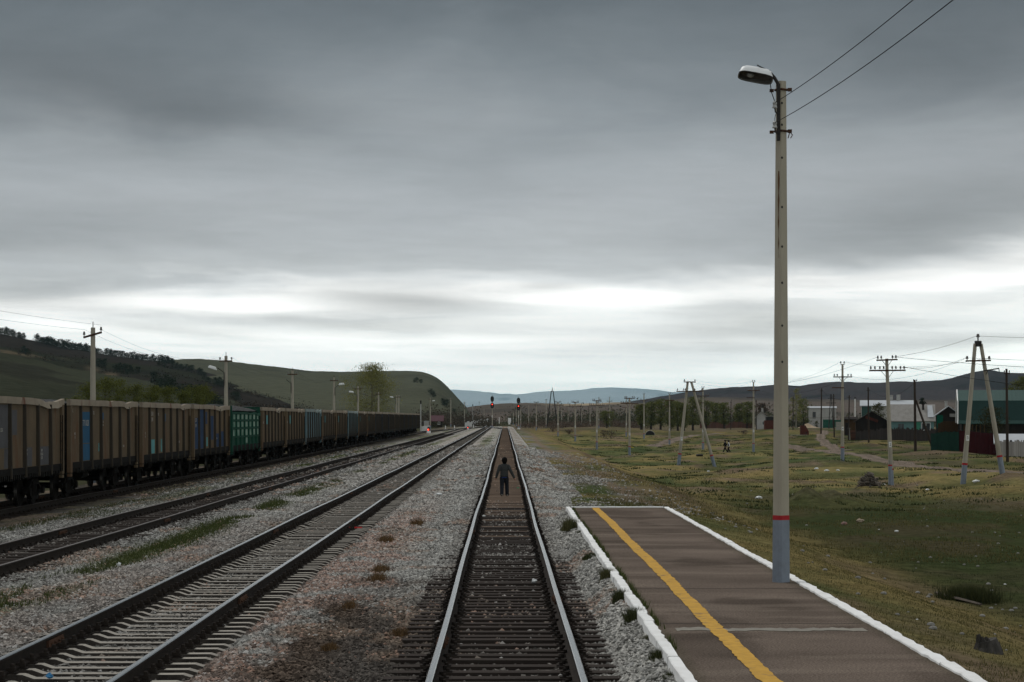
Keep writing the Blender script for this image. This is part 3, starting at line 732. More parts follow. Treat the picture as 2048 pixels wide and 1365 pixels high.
M_pale = mk('chalky_panel_paint', (.30, .38, .33), (.10, .2, .145), 3, rust=(.03, .12, .075), rust_amt=.42)
M_letter = mk('faded_letter_white', (.36, .35, .32), (.25, .24, .22), 8, bump=0)
RIBS = [-4.55, -2.75, -.95, .95, 2.75, 4.55]
def wagon(label, col, loc, seed=0, group='coal wagons of the standing train'):
    r = random.Random(seed)
    t = thing('coal_wagon', label, 'freight wagon', loc, group=group)
    body = WB[col]; grn = col == 'green'; top = 3.24 if not grn else 3.02
    m = MB(); L = 6.42
    for s in (-1, 1):
        m.box((s * 1.475, 0, (1.18 + top) / 2), (.05, 2 * L, top - 1.18)); m.box((s * 1.5025, 0, 1.92), (.008, 2 * L, .022)); m.box((s * 1.503, 0, 1.30), (.012, 2 * L, .03))
    m.build('side_wall', body, t)
    m = MB()
    for s in (-1, 1):
        m.box((0, s * (L - .03), (1.18 + 3.3) / 2), (2.90, .06, 2.12))
        for z in (1.6, 2.2, 2.8): m.box((0, s * (L + .03), z), (2.8, .06, .14))
    m.build('end_wall', M_wund if not grn else WB['green'], t)
    m = MB(); mt = M_topr if col in ('brown', 'brown2', 'dark') else M_topt
    if grn: mt = WB['green']
    zb = 3.24 if not grn else 3.02
    for s in (-1, 1):
        path = []
        for i in range(27):
            y = -6.5 + 13 * i / 26; bend = .14 * max(0, float(vn(i * .42 + seed * 7, s * 3.)) - .35) * float(sst(13, 19, i)) * float(sst(26, 24.5, i)) + .012 * float(vn(i * .7, seed))
            path.append((s * 1.52, y, zb - bend * 1.6, bend))
        b = len(m.v); n = len(path); hh = .21 if not grn else .10
        for (x, y, z, bd) in path:
            m.v += [(x - .06, y, z), (x + .06, y, z), (x + .065 + s * 0 - bd * .6 * s, y, z + hh * .5), (x + .06 - bd * s, y, z + hh), (x - .06 - bd * s, y, z + hh)]
        for i in range(n - 1):
            for k in range(5): m.f.append((b + i * 5 + k, b + i * 5 + (k + 1) % 5, b + i * 5 + 5 + (k + 1) % 5, b + i * 5 + 5 + k)); m.m.append(0)
        m.f += [tuple(b + k for k in range(5)), tuple(b + (n - 1) * 5 + k for k in range(5))]; m.m += [0, 0]
    if grn:
        for s in (-1, 1):
            for y in (-6.42, 6.42): m.box((s * 1.47, y, 3.2), (.16, .16, .5))
            m.box((0, s * 6.42, 3.38), (2.9, .14, .14))
    m.build('top_rail', mt, t)
    # upright posts and ribs
    rm = MB(); rm.add([(-.09, -.10, 1.0), (-.09, .10, 1.0), (.085, .055, 1.0), (.085, -.055, 1.0), (-.09, -.10, top), (-.09, .10, top), (.05, .055, top), (.05, -.055, top)], [(0, 1, 2, 3), (4, 7, 6, 5), (0, 3, 7, 4), (1, 5, 6, 2), (3, 2, 6, 7)])
    for s in (-1, 1):
        for j, y in enumerate(RIBS):
            if s == 1 and j == 0 or 'ribme' not in locals():
                o = rm.build('rib', WB['green'] if grn else M_ribp, t); ribme = o.data
            else: o = link(bpy.data.objects.new('rib', ribme), t)
            o.location = (s * 1.53, y, 0)
            if s < 0: o.rotation_euler = (0, 0, PI)
    for s in (-1, 1):
        for e in (-1, 1):
            m = MB(); m.box((s * 1.52, e * 6.30, (.86 + top) / 2 + .05), (.13, .30, top - .96)); m.box((s * 1.52, e * 6.30, .88), (.12, .24, .1)); m.build('end_post', body, t)
    if grn:
        for z in (1.75, 2.22, 2.66): 
            m = MB()
            for s in (-1, 1): m.box((s * 1.53, 0, z), (.09, 12.7, .07))
            m.build('belt_rail', body, t)
    for s in (-1, 1):
        m = MB(); ol = [(-6.1, 1.30), (-6.1, 1.06)]; y = -6.05
        while y < 5.9:
            w_ = r.uniform(.09, .14); lo_ = .92 + r.uniform(0, .07); ol += [(y, 1.10), (y + .02, lo_), (y + w_, lo_), (y + w_ + .02, 1.10)]; y += r.uniform(.2, .27)
        ol += [(6.1, 1.06), (6.1, 1.30)]; n_o = len(ol)
        for xq in (1.47, 1.575): m.v += [(s * xq, a, b) for a, b in ol]
        m.f += [tuple(range(n_o)), tuple(reversed(range(n_o, 2 * n_o)))] + [(i, n_o + i, n_o + (i + 1) % n_o, (i + 1) % n_o) for i in range(n_o)]; m.m += [0] * (n_o + 2)
        m.build('hatch_gear', M_wund, t)
    m = MB(); m.box((0, 0, 1.02), (.5, 12.9, .34)); m.box((0, 0, 1.15), (2.85, 12.8, .08))
    for y in (-6.2, -4.325, -2, 0, 2, 4.325, 6.2): m.box((0, y, 1.02), (2.75, .22, .24))
    m.tube([(.7, -.9, .78), (.7, .1, .78)], .18, 12); m.tube([(-.6, .3, .75), (-.6, 1.4, .75)], .2, 12); m.tube([(.35, -2.5, .8), (.35, 2.5, .8)], .035, 6)
    m.build('underframe', M_wund, t)
    for e in (-1, 1):
        m = MB(); m.box((0, e * 6.72, 1.04), (.22, .5, .22)); m.box((.03, e * 6.9, 1.04), (.34, .12, .36)); m.tube([(.3, e * 6.5, 1.0), (.34, e * 6.75, .7), (.2, e * 6.9, .82)], .03, 6); m.build('coupler', M_wund, t)
    # bogies
    for e in (-1, 1):
        bo = MB(); yc = e * 4.325
        for s in (-1, 1):
            x = s * 1.02
            bo.sweep([(-.07, -.06), (.07, -.06), (.07, .06), (-.07, .06)], [(x, yc - 1.12, .47), (x, yc - .80, .56), (x, yc - .42, .80), (x, yc + .42, .80), (x, yc + .80, .56), (x, yc + 1.12, .47)])
            bo.sweep([(-.07, -.05), (.07, -.05), (.07, .05), (-.07, .05)], [(x, yc - .85, .50), (x, yc - .38, .26), (x, yc + .38, .26), (x, yc + .85, .50)])
            for q in (-.22, 0, .22): bo.tube([(x, yc + q, .30), (x, yc + q, .66)], .085, 8)
            bo.box((x, yc, .73), (.2, .9, .1))
            for q in (-1, 1): bo.tube([(x + s * .02, yc + q * .925, .475), (x + s * .16, yc + q * .925, .475)], .12, 10)
        bo.box((0, yc, .74), (2.1, .42, .2))
        b = bo.build('bogie', M_wund, t)
        for q in (-1, 1):
            if 'whme' not in locals():
                wm = MB()
                for s in (-1, 1):
                    x = s * .76
                    wm.tube([(x - s * .05, 0, 0), (x - s * .045, 0, 0), (x - s * .02, 0, 0), (x + s * .07, 0, 0), (x + s * .072, 0, 0), (x + s * .03, 0, 0)], [.40, .502, .47, .465, .40, .14], 28, mi=0)
                    wm.tube([(x - s * .02 + s * .002, 0, 0), (x + s * .068, 0, 0)], [.4735, .4685], 28, mi=1, cap=False)
                wm.tube([(-1.05, 0, 0), (1.05, 0, 0)], .08, 10)
                o = wm.build('wheelset', [M_wund, M_wheel], b, smooth=True); whme = o.data
            else: o = link(bpy.data.objects.new('wheelset', whme), b)
            o.location = (0, yc + q * .925, .475)
    # coal
    nx, ny = 14, 60; gx, gy = np.meshgrid(np.linspace(-1.43, 1.43, nx), np.linspace(-6.35, 6.35, ny)); x, y = gx.ravel(), gy.ravel()
    z = 3.16 + .30 * (1 - (np.abs(x) / 1.5) ** 2.5) * sst(6.4, 5.2, np.abs(y)) * (.55 + .8 * fbm(y * .35 + seed * 3, x * .4, seed, 3)) + .10 * (fbm(x * 3, y * 3, seed + 4, 3) - .5)
    i = (np.arange(ny - 1)[:, None] * nx + np.arange(nx - 1)[None, :]).ravel()
    npmesh('coal_load', np.stack([x, y, z], 1), np.stack([i, i + 1, i + nx + 1, i + nx], 1), M_coal, t)
    m = MB()
    for q in (-.17, .17): m.tube([(1.60, 5.98 + q, 1.05), (1.60, 5.98 + q, 2.9)], .014, 5)
    for z in np.arange(1.15, 2.9, .3): m.tube([(1.60, 5.81, z), (1.60, 6.15, z)], .012, 5)
    m.build('ladder', M_wund if not grn else M_wund, t)
    return t
BAYS = [(-6.15, -4.66), (-4.44, -2.86), (-2.64, -1.06), (-.84, .84), (1.06, 2.64), (2.86, 4.44), (4.66, 6.15)]
def patch(t, bay, f0, f1, z0, z1, m, label=None):
    a, b = BAYS[bay]; w = b - a; mb = MB(); r = random.Random(bay + int(z0 * 9))
    n = 12; ya, yb = a + w * f0, a + w * f1; pts = []
    for i in range(n + 1):
        z = z0 + (z1 - z0) * i / n; pts += [(1.509, ya + r.uniform(-.02, .02), z), (1.509, yb + r.uniform(-.02, .02), z)]
    mb.add(pts, [(2 * i, 2 * i + 1, 2 * i + 3, 2 * i + 2) for i in range(n)])
    o = mb.build('painted_panel', m, t)
    if label: o['label'] = label
    return o
def let(t, s, bay, f, z, size):
    a, b = BAYS[bay]
    return text('lettering', s, size, (1.514, a + (b - a) * f, z), (PI / 2, 0, PI / 2), M_letter, t)
TRAIN = [
    ('brown', 'brown coal wagon with grey repainted panels, cut off by the left picture edge'),
    ('brown', 'brown coal wagon with one tall bright blue panel carrying a white number'),
    ('brown', 'brown coal wagon with a small turquoise rectangle low on its side'),
    ('brown2', 'brown coal wagon with large dark blue painted panels, coupled before the green wagon'),
    ('green', 'green coal wagon with a grid of chalky worn panels'),
    ('brown', 'brown coal wagon coupled directly beyond the green wagon'),
    ('brown2', 'brown coal wagon coupled directly before the nearer teal wagon'),
    ('teal', 'teal blue coal wagon, the nearer of the two teal ones'),
    ('brown', 'brown coal wagon coupled directly beyond the nearer teal wagon'),
    ('brown2', 'brown coal wagon with a pale blue streak, coupled directly before the farther teal wagon'),
    ('teal', 'teal blue coal wagon, the farther of the two teal ones'),
    ('brown', 'brown coal wagon coupled directly beyond the farther teal wagon'),
    ('brown2', 'brown coal wagon coupled directly before the first of the grey wagons'),
    ('dark', 'dark grey coal wagon, the nearest of the grey ones'),
    ('dark', 'dark grey coal wagon, second of the grey ones from the near end'),
    ('dark', 'dark grey coal wagon coupled directly before the lone brown one among the grey wagons'),
    ('brown2', 'dull brown coal wagon standing alone among the grey ones'),
    ('dark', 'dark grey coal wagon coupled directly beyond the lone brown one among the grey wagons'),
    ('dark', 'dark grey coal wagon, fourth from the far end of the train'),
    ('dark', 'dark grey coal wagon, third from the far end of the train'),
    ('dark', 'dark grey coal wagon, last but one at the far end of the train'),
    ('dark', 'dark grey coal wagon, the very last at the far end of the train'),
]
protos = {}
for i, (c, lab) in enumerate(TRAIN):
    yc = 55.4 + 13.92 * (i + .5); loc = (x4(yc), yc, -.12); rz = .00085
    if i < 7 or c not in protos:
        w = wagon(lab, c, loc, seed=i)
        if i >= 5: protos[c] = w
    else:
        w = copy_tree(protos[c]); w['label'] = lab; w.location = loc
    w.rotation_euler = (0, 0, rz)
    if i == 0:
        patch(w, 2, 0, 1, 1.92, 3.2, M_pgrey); patch(w, 3, .1, .55, 2.3, 3.05, M_pgrey); patch(w, 4, 0, .65, 1.32, 1.9, M_pgrey); patch(w, 5, 0, 1, 1.32, 1.9, M_pgrey); patch(w, 2, .7, 1, 1.32, 1.9, M_pgrey)
        let(w, 'CBX', 2, .5, 2.45, .16); let(w, 'EP\n72', 4, .2, 1.75, .11); let(w, '608\nTK 253\nCOF', 5, .35, 1.66, .12)
    if i == 1:
        patch(w, 1, 0, 1, 1.93, 3.02, M_pblue, 'bright blue upper panel'); patch(w, 1, .2, 1, 1.32, 1.9, M_pblue); patch(w, 2, 0, .1, 1.4, 1.9, M_ptq); patch(w, 2, .85, .95, 1.6, 1.9, M_ptq); patch(w, 3, .15, .32, 2.75, 3.0, M_pblue)
        let(w, '57711028', 1, .5, 2.62, .30); let(w, 'TK', 2, .3, 2.98, .17); let(w, '70\n18', 3, .25, 2.6, .11); let(w, 'PKC\n13', 0, .5, 2.2, .12); let(w, '18 10', 5, .5, 1.72, .13); let(w, 'AK', 0, .2, 3.05, .2)
    if i == 2:
        patch(w, 1, .15, .85, 1.32, 1.9, M_ptq, 'turquoise lower panel'); patch(w, 2, .7, .9, 1.36, 1.9, M_ptq); patch(w, 3, .15, .35, 2.65, 2.98, M_pblue)
        let(w, '5518\n2401', 1, .45, 2.85, .24); let(w, 'TK', 2, .3, 2.95, .17); let(w, '13\n9', 0, .5, 2.1, .14); let(w, '25 10', 5, .4, 1.72, .13); let(w, 'AK', 0, .2, 3.05, .2)
    if i == 3:
        for b_, f0, f1, z0, z1 in ((0, 0, 1, 1.32, 2.8), (1, 0, 1, 1.32, 3.2), (2, 0, .7, 2.5, 3.1), (3, .1, .9, 1.7, 2.9), (4, 0, 1, 1.32, 2.0), (5, 0, 1, 1.32, 2.1)): patch(w, b_, f0, f1, z0, z1, M_dblue)
        patch(w, 2, .5, .8, 1.4, 1.85, M_ptq); let(w, '5377\n041', 0, .55, 2.55, .25); let(w, '12 10', 4, .5, 1.75, .12)
    if i == 4:
        for b_ in range(7):
            for z0, z1 in ((1.38, 1.68), (1.82, 2.15), (2.30, 2.58), (2.72, 2.98)):
                if z0 > 1.5 or b_ == 3: patch(w, b_, .08, .92, z0, z1, M_pale)
    if i in (5, 6): patch(w, 1, .2, .9, 2.4, 2.95, M_ptq); let(w, '5602', 0, .5, 2.5, .2)

# ------------------------------------------------------------------ camera, light, sky
cam = bpy.data.cameras.new('Camera'); co = bpy.data.objects.new('Camera', cam); link(co)
co.location = (0, 0, CH); co.rotation_euler = (PI / 2, 0, 0)
cam.sensor_width = 36; cam.lens = F / 2048 * 36; cam.shift_x = 14 / 2048; cam.shift_y = 152.5 / 2048; cam.clip_start = .5; cam.clip_end = 200000
SC.camera = co
SUN_EL, SUN_AZ = math.radians(48), math.radians(-40)      # azimuth from the view direction, towards the left
ld = bpy.data.lights.new('Sun', 'SUN'); ld.energy = 1.5; ld.angle = math.radians(25); ld.color = (1, .97, .92)
lo = bpy.data.objects.new('Sun', ld); link(lo)
sd = Vector((math.sin(SUN_AZ) * math.cos(SUN_EL), math.cos(SUN_AZ) * math.cos(SUN_EL), math.sin(SUN_EL)))
lo.rotation_euler = sd.to_track_quat('Z', 'Y').to_euler(); lo.location = sd * 400
SIG, HTOP, SIN = 1.9e-5, 640., .46
wd = bpy.data.worlds.new('World'); SC.world = wd; wd.use_nodes = True; nt = wd.node_tree; nt.nodes.clear(); LK = nt.links.new
def inp(n, i, v):
    if hasattr(v, 'is_linked') or hasattr(v, 'links'): LK(v, n.inputs[i])
    else: n.inputs[i].default_value = v
def M(op, a, b=0., c=0.):
    n = nt.nodes.new('ShaderNodeMath'); n.operation = op; inp(n, 0, a); inp(n, 1, b); inp(n, 2, c); return n.outputs[0]
def MR(v, a, b, c=0., d=1., smooth=True):
    n = nt.nodes.new('ShaderNodeMapRange'); n.interpolation_type = 'SMOOTHSTEP' if smooth else 'LINEAR'
    for i, q in enumerate((v, a, b, c, d)): inp(n, i, q)
    return n.outputs[0]
def XYZ(x, y, z):
    n = nt.nodes.new('ShaderNodeCombineXYZ'); inp(n, 0, x); inp(n, 1, y); inp(n, 2, z); return n.outputs[0]
def NOI(vec, sc, det=5, ro=.55, di=0.):
    n = nt.nodes.new('ShaderNodeTexNoise'); LK(vec, n.inputs['Vector']); n.inputs['Scale'].default_value = sc; n.inputs['Detail'].default_value = det; n.inputs['Roughness'].default_value = ro; n.inputs['Distortion'].default_value = di
    return n.outputs['Fac']
tc = nt.nodes.new('ShaderNodeTexCoord'); sp = nt.nodes.new('ShaderNodeSeparateXYZ'); LK(tc.outputs['Generated'], sp.inputs[0])
dx, dy, dz = sp.outputs
hr = M('SQRT', M('ADD', M('MULTIPLY', dx, dx), M('MULTIPLY', dy, dy)))
E = M('DIVIDE', dz, M('MAXIMUM', hr, .02)); E = M('MAXIMUM', E, 0.)
AZ = M('ARCTAN2', dx, dy)
Lg = M('LOGARITHM', M('ADD', E, .015), math.e)
n1 = NOI(XYZ(M('MULTIPLY', AZ, 7.), M('MULTIPLY', Lg, 3.2), 1.7), 1., 5, .55, .4)
n2 = NOI(XYZ(M('MULTIPLY', AZ, 13.), M('ADD', M('MULTIPLY', Lg, 10.), M('MULTIPLY', AZ, 5.)), 5.1), 1., 7, .62, .5)
n3 = NOI(XYZ(M('MULTIPLY', AZ, 30.), M('MULTIPLY', Lg, 26.), 8.8), 1., 4, .6, .3)
tilt = M('MULTIPLY', M('MAXIMUM', M('SUBTRACT', AZ, .09), 0.), -.10)
amp = M('ADD', M('MULTIPLY', E, .30), .016)
EW = M('ADD', M('ADD', E, tilt), M('MULTIPLY', M('SUBTRACT', n1, .5), amp))
EW = M('ADD', EW, M('MULTIPLY', M('SUBTRACT', n2, .5), M('ADD', M('MULTIPLY', E, .16), .005)))
def gauss(a0, e0, sa, se, rot=0., wob=.25):
    da = M('SUBTRACT', AZ, a0); de = M('SUBTRACT', M('ADD', E, M('MULTIPLY', M('SUBTRACT', n1, .5), se * wob * 4)), e0)
    de = M('ADD', de, M('MULTIPLY', da, rot))
    q = M('ADD', M('POWER', M('ABSOLUTE', M('DIVIDE', da, sa)), 2.), M('POWER', M('ABSOLUTE', M('DIVIDE', de, se)), 2.))
    return M('EXPONENT', M('MULTIPLY', q, -1.))
rp = nt.nodes.new('ShaderNodeValToRGB'); cr = rp.color_ramp
ST = [(0, .80, .84, .82), (.012, .88, .92, .90), (.024, .85, .88, .87), (.033, .84, .87, .86), (.040, .92, .94, .92), (.047, .80, .825, .82), (.053, .94, .95, .935), (.060, .96, .97, .955), (.066, .74, .765, .77),
      (.071, .57, .595, .605), (.08, .51, .535, .55), (.10, .45, .475, .495), (.125, .385, .412, .432), (.15, .285, .312, .333), (.175, .205, .23, .248), (.2, .155, .177, .194), (.25, .14, .162, .178)]
while len(cr.elements) < len(ST): cr.elements.new(.5)
for el, q in zip(cr.elements, ST):      # the horizon sky is seen through the valley haze: its own brightness is what lies beyond that air
    T_ = math.exp(-SIG * min(43000., HTOP / max(q[0], 1e-4))); el.position = q[0] / .25; el.color = (*[(c - s_ * SIN * (1 - T_)) / T_ for c, s_ in zip(q[1:], (.93, 1., 1.06))], 1)
LK(M('DIVIDE', EW, .25), rp.inputs[0])
n4 = NOI(XYZ(M('ADD', M('MULTIPLY', AZ, 11.), M('MULTIPLY', n1, .6)), M('ADD', M('MULTIPLY', Lg, 6.2), M('MULTIPLY', AZ, -3.5)), 11.3), 1., 7, .55, .6)
n5 = NOI(XYZ(M('MULTIPLY', AZ, 34.), M('ADD', M('MULTIPLY', Lg, 13.), M('MULTIPLY', AZ, -6.)), 3.7), 1., 6, .6, .4)
hi_ = MR(E, .05, .09)
n2a = M('SUBTRACT', .60, M('MULTIPLY', MR(E, .06, .11), .24))
mul = M('MULTIPLY', M('ADD', 1., M('MULTIPLY', M('SUBTRACT', n2, .5), n2a)), M('ADD', .91, M('MULTIPLY', n3, .18)))
mul = M('MULTIPLY', mul, M('ADD', 1., M('MULTIPLY', hi_, M('MULTIPLY', M('ADD', M('MULTIPLY', M('SUBTRACT', n4, .5), 1.05), M('MULTIPLY', M('SUBTRACT', n5, .5), .55))))))
def az(px): return math.atan((px - VX) / F)
def el(py): return (HY - py) / F
for px, py, sx, sy, rot, k in ((150, 190, 430, 105, .10, -.40), (430, 235, 210, 40, .0, -.22), (60, 470, 420, 60, .0, -.25), (660, 645, 240, 16, .05, -.26), (250, 655, 330, 9, .1, -.16), (1100, 575, 60, 8, 0, -.25), (820, 606, 210, 26, .03, -.42), (40, 590, 260, 26, 0, -.3), (1480, 620, 150, 24, 0, -.22), (1900, 440, 420, 90, -.1, -.38), (1980, 120, 420, 160, 0, -.30),
                               (1560, 655, 260, 26, -.05, -.30), (1900, 690, 300, 16, -.05, -.30), (1250, 700, 300, 14, 0, -.15)):
    mul = M('MULTIPLY', mul, M('ADD', 1., M('MULTIPLY', gauss(az(px), el(py), sx / F, sy / F, rot), k)))
add = 0.
for px, py, sx, sy, rot, k in ((1190, 607, 230, 26, .0, .42), (1960, 572, 260, 22, -.08, .36), (440, 608, 230, 20, .03, .42), (110, 648, 130, 16, .05, .40), (560, 690, 330, 24, 0, .12), (1000, 690, 420, 26, 0, .14), (700, 720, 400, 40, 0, .1)):
    add = M('ADD', add, M('MULTIPLY', gauss(az(px), el(py), sx / F, sy / F, rot), k))
vs = nt.nodes.new('ShaderNodeVectorMath'); vs.operation = 'SCALE'; LK(rp.outputs[0], vs.inputs[0]); LK(mul, vs.inputs['Scale'])
va = nt.nodes.new('ShaderNodeVectorMath'); va.operation = 'ADD'; LK(vs.outputs[0], va.inputs[0]); LK(XYZ(add, add, M('MULTIPLY', add, .97)), va.inputs[1])
# higher up the overcast thins and brightens
up = MR(E, .30, 1.2)
mxu = nt.nodes.new('ShaderNodeMix'); mxu.data_type = 'RGBA'; LK(up, mxu.inputs[0]); LK(va.outputs[0], mxu.inputs[6]); mxu.inputs[7].default_value = (.76, .77, .77, 1)
gnd = MR(dz, -.01, 0.)
mxg = nt.nodes.new('ShaderNodeMix'); mxg.data_type = 'RGBA'; LK(gnd, mxg.inputs[0]); mxg.inputs[6].default_value = (.10, .095, .085, 1); LK(mxu.outputs[2], mxg.inputs[7])
sky = nt.nodes.new('ShaderNodeTexSky'); sky.sky_type = 'NISHITA'; sky.sun_disc = False; sky.sun_elevation = SUN_EL; sky.sun_rotation = SUN_AZ
b1 = nt.nodes.new('ShaderNodeBackground'); LK(sky.outputs[0], b1.inputs[0]); b1.inputs[1].default_value = .05
b2 = nt.nodes.new('ShaderNodeBackground'); LK(mxg.outputs[2], b2.inputs[0]); b2.inputs[1].default_value = 1.0
ms = nt.nodes.new('ShaderNodeMixShader'); ms.inputs[0].default_value = .96; LK(b1.outputs[0], ms.inputs[1]); LK(b2.outputs[0], ms.inputs[2])
wo = nt.nodes.new('ShaderNodeOutputWorld'); LK(ms.outputs[0], wo.inputs[0])
SC.view_settings.view_transform = 'Standard'; SC.view_settings.look = 'None'; SC.view_settings.exposure = 0; SC.view_settings.gamma = 1
SC.render.engine = 'CYCLES'
SC.cycles.use_denoising = True
try: SC.cycles.denoiser = 'OPENIMAGEDENOISE'
except Exception: pass
SC.cycles.max_bounces = 5; SC.cycles.diffuse_bounces = 2; SC.cycles.glossy_bounces = 2; SC.cycles.volume_bounces = 0; SC.cycles.transparent_max_bounces = 8; SC.cycles.caustics_reflective = False

# ------------------------------------------------------------------ poles
def rshaft(h0, h1, r0, r1, m=None, n=10, off=(0, 0), lean=(0, 0)):
    m = m or MB(); m.tube([(off[0] + lean[0] * h0, off[1] + lean[1] * h0, h0), (off[0] + lean[0] * h1, off[1] + lean[1] * h1, h1)], [r0, r1], n); return m
INSM = None
def insulator(parent, loc):
    global INSM
    if INSM is None:
        m = MB(); m.tube([(0, 0, 0), (0, 0, .07), (0, 0, .075), (0, 0, .14), (0, 0, .20), (0, 0, .235), (0, 0, .245)], [.016, .016, .062, .055, .045, .04, .015], 8)
        o = m.build('insulator', M_porc, parent, smooth=True); INSM = o.data
    else: o = link(bpy.data.objects.new('insulator', INSM), parent)
    o.location = loc; return o
def footed(t, h, r0, r1, foot=1.0, lean=(0, 0), off=(0, 0), conc=None):
    rr = lambda z: r0 + (r1 - r0) * z / h
    rshaft(-1.2, foot, rr(0) + .012, rr(foot) + .008, off=off, lean=lean).build('painted_foot', M_paint, t, smooth=True)
    rshaft(foot, foot + .09, rr(foot) + .012, rr(foot) + .012, off=off, lean=lean).build('red_band', M_red, t, smooth=True)
    rshaft(foot + .09, h, rr(foot), r1, off=off, lean=lean).build('pole', conc or M_conc, t, smooth=True)
def crossarm(t, z, xa, xb, ins, brace=0, y=-.1, tilt=0):
    m = MB(); m.box(((xa + xb) / 2, y, z), (xb - xa, .09, .09), rot=Matrix.Rotation(tilt, 3, 'Y'))
    if brace:
        for s in (-1, 1): m.tube([(s * brace, y, z), (s * .07, y, z - brace * 1.05)], .016, 5)
    m.build('cross_arm', M_rust, t)
    for x in ins: insulator(t, (x, y, z + .03 - math.sin(tilt) * x))
def plate(t, z, s, r=.13):
    m = MB(); m.box((0, -r - .012, z), (.17, .012, .32)); p = m.build('number_plate', M_white, t)
    if s: text('digit', s, .24, (0, -r - .021, z), (PI / 2, 0, 0), M_black, p)
def poleT2(label, loc, h, dig='7', group='telegraph poles with two cross-arms'):
    t = thing('telegraph_pole', label, 'telegraph pole', loc, group=group)
    footed(t, h - .2, .15, .095); crossarm(t, h - .28, -.64, .64, (-.55, -.34, .34, .55), .32); crossarm(t, h - .92, -1.1, 1.1, (-1.0, -.75, -.45, -.22, .3, .52, .8, 1.02), .4, tilt=.03); plate(t, 2.55, dig)
    return t
def poleP1(label, loc, h, arms=1, lean=0, dig='2'):
    t = thing('power_pole', label, 'power pole', loc, group='concrete power poles in the field')
    footed(t, h - .3, .155, .085, lean=(lean, 0))
    m = MB(); m.box((0, 0, h - .30), (.34, .05, .05)); m.build('top_bracket', M_steel, t); insulator(t, (-.14, 0, h - .28)); insulator(t, (.14, 0, h - .28))
    if arms:
        crossarm(t, h - 1.35, -.78, .78, (-.7, -.45, .45, .7), .35); m = MB(); m.box((-.38, -.1, h - 2.25), (1.0, .07, .08)); m.build('side_bracket', M_rust, t)
    else:
        m = MB(); m.tube([(0, 0, h - .3), (.12, 0, h - .05), (.32, 0, h - .12)], .03, 6); m.build('hook', M_steel, t)
    plate(t, 2.6, dig); return t
def foot(px, base, top, h):
    Y = h * F / (base - top); v = pt(px, base, Y); return Vector((v.x, v.y, g1(v.x, v.y) if v.x > 2.4 else v.z))
PT = {}
DIG = ['7', '4', '5', '6', '8', '9', '1', '2']
for i, (px, top, base, h, lab) in enumerate(T2):
    v = foot(px, base, top, h); PT['t%d' % i] = v; poleT2(lab, v, CH + (HY - top) * v.y / F - v.z, DIG[i])
for i, (px, top, base, h, arms, lab) in enumerate(P1):
    v = foot(px, base, top, h); PT['p%d' % i] = v; poleP1(lab, v, CH + (HY - top) * v.y / F - v.z, arms, dig=str((i * 3) % 9 + 1))
    if i == 8:
        t = [o for o in COL.objects if o.get('label') == lab][0]; m = MB(); m.box((-.2, -.1, 4.6), (.22, .25, .5)); m.tube([(-.2, -.1, 4.4), (-.2, -.1, 3.4)], .03, 5); m.build('meter_box', M_black, t)
for i, (px, top, base, h, lab) in enumerate(WP):
    v = foot(px, base, top, h); PT['w%d' % i] = v; hh = CH + (HY - top) * v.y / F - v.z
    t = thing('wooden_pole', lab, 'wooden pole', v, group='dark wooden poles of the village')
    ln = random.Random(i).uniform(-.02, .02); rshaft(-.5, hh, .13, .09, lean=(ln, 0)).build('pole', M_wood, t, smooth=True)
    m = MB(); m.box((ln * hh, -.1, hh - .4), (.5, .07, .07)); m.build('cross_arm', M_wood, t); insulator(t, (ln * hh - .2, -.1, hh - .37)); insulator(t, (ln * hh + .2, -.1, hh - .37))
# braced wooden pole
v = pt(1831, 909, 209); v.z = g1(v.x, v.y); PT['wb'] = v
t = thing('wooden_pole', 'dark wooden pole propped by a long slanting brace, beside the maroon yard fence', 'wooden pole', v, group='dark wooden poles of the village')
hh = CH + (HY - 760) * 209 / F - v.z
rshaft(-.5, hh, .16, .11, lean=(-.012, 0)).build('pole', M_wood, t, smooth=True); m = MB(); m.tube([(0, -.2, hh * .73), (2.05, -.6, -.5)], [.10, .13], 8); m.build('brace', M_wood, t, smooth=True)
insulator(t, (-.2, 0, hh - .2)); insulator(t, (.12, 0, hh - .2))
# leaning thin dark mast and lattice mast
v = foot(1078, 851, 822.7, 6.5); t = thing('wooden_pole', 'leaning dark wooden pole left of the black pylon in the scrub', 'wooden pole', v, group='dark wooden poles of the village'); rshaft(-.5, 6.6, .14, .1, lean=(.09, 0)).build('pole', M_wood, t)
v = pt(1662, 850, 620); v.z = g1(v.x, v.y); t = thing('dark_mast', 'dark lattice power mast with two arms behind the white barn', 'mast', v)
h2 = CH + (HY - 789) * 620 / F - v.z
m = MB()
for s in (-1, 1):
    for q in (-1, 1): m.tube([(s * .7, q * .5, -.3), (s * .12, q * .1, h2)], .07, 5)
for k in range(5): m.tube([(-.6 + .11 * k, 0, k * h2 / 5), (.6 - .11 * k, 0, (k + 1) * h2 / 5)], .05, 5)
m.build('lattice', M_steel, t)
for z, w in ((h2 - 1.2, 1.0), (h2 - 2.6, 1.5)):
    m = MB(); m.box((0, 0, z), (2 * w, .15, .16)); m.build('cross_arm', M_steel, t)

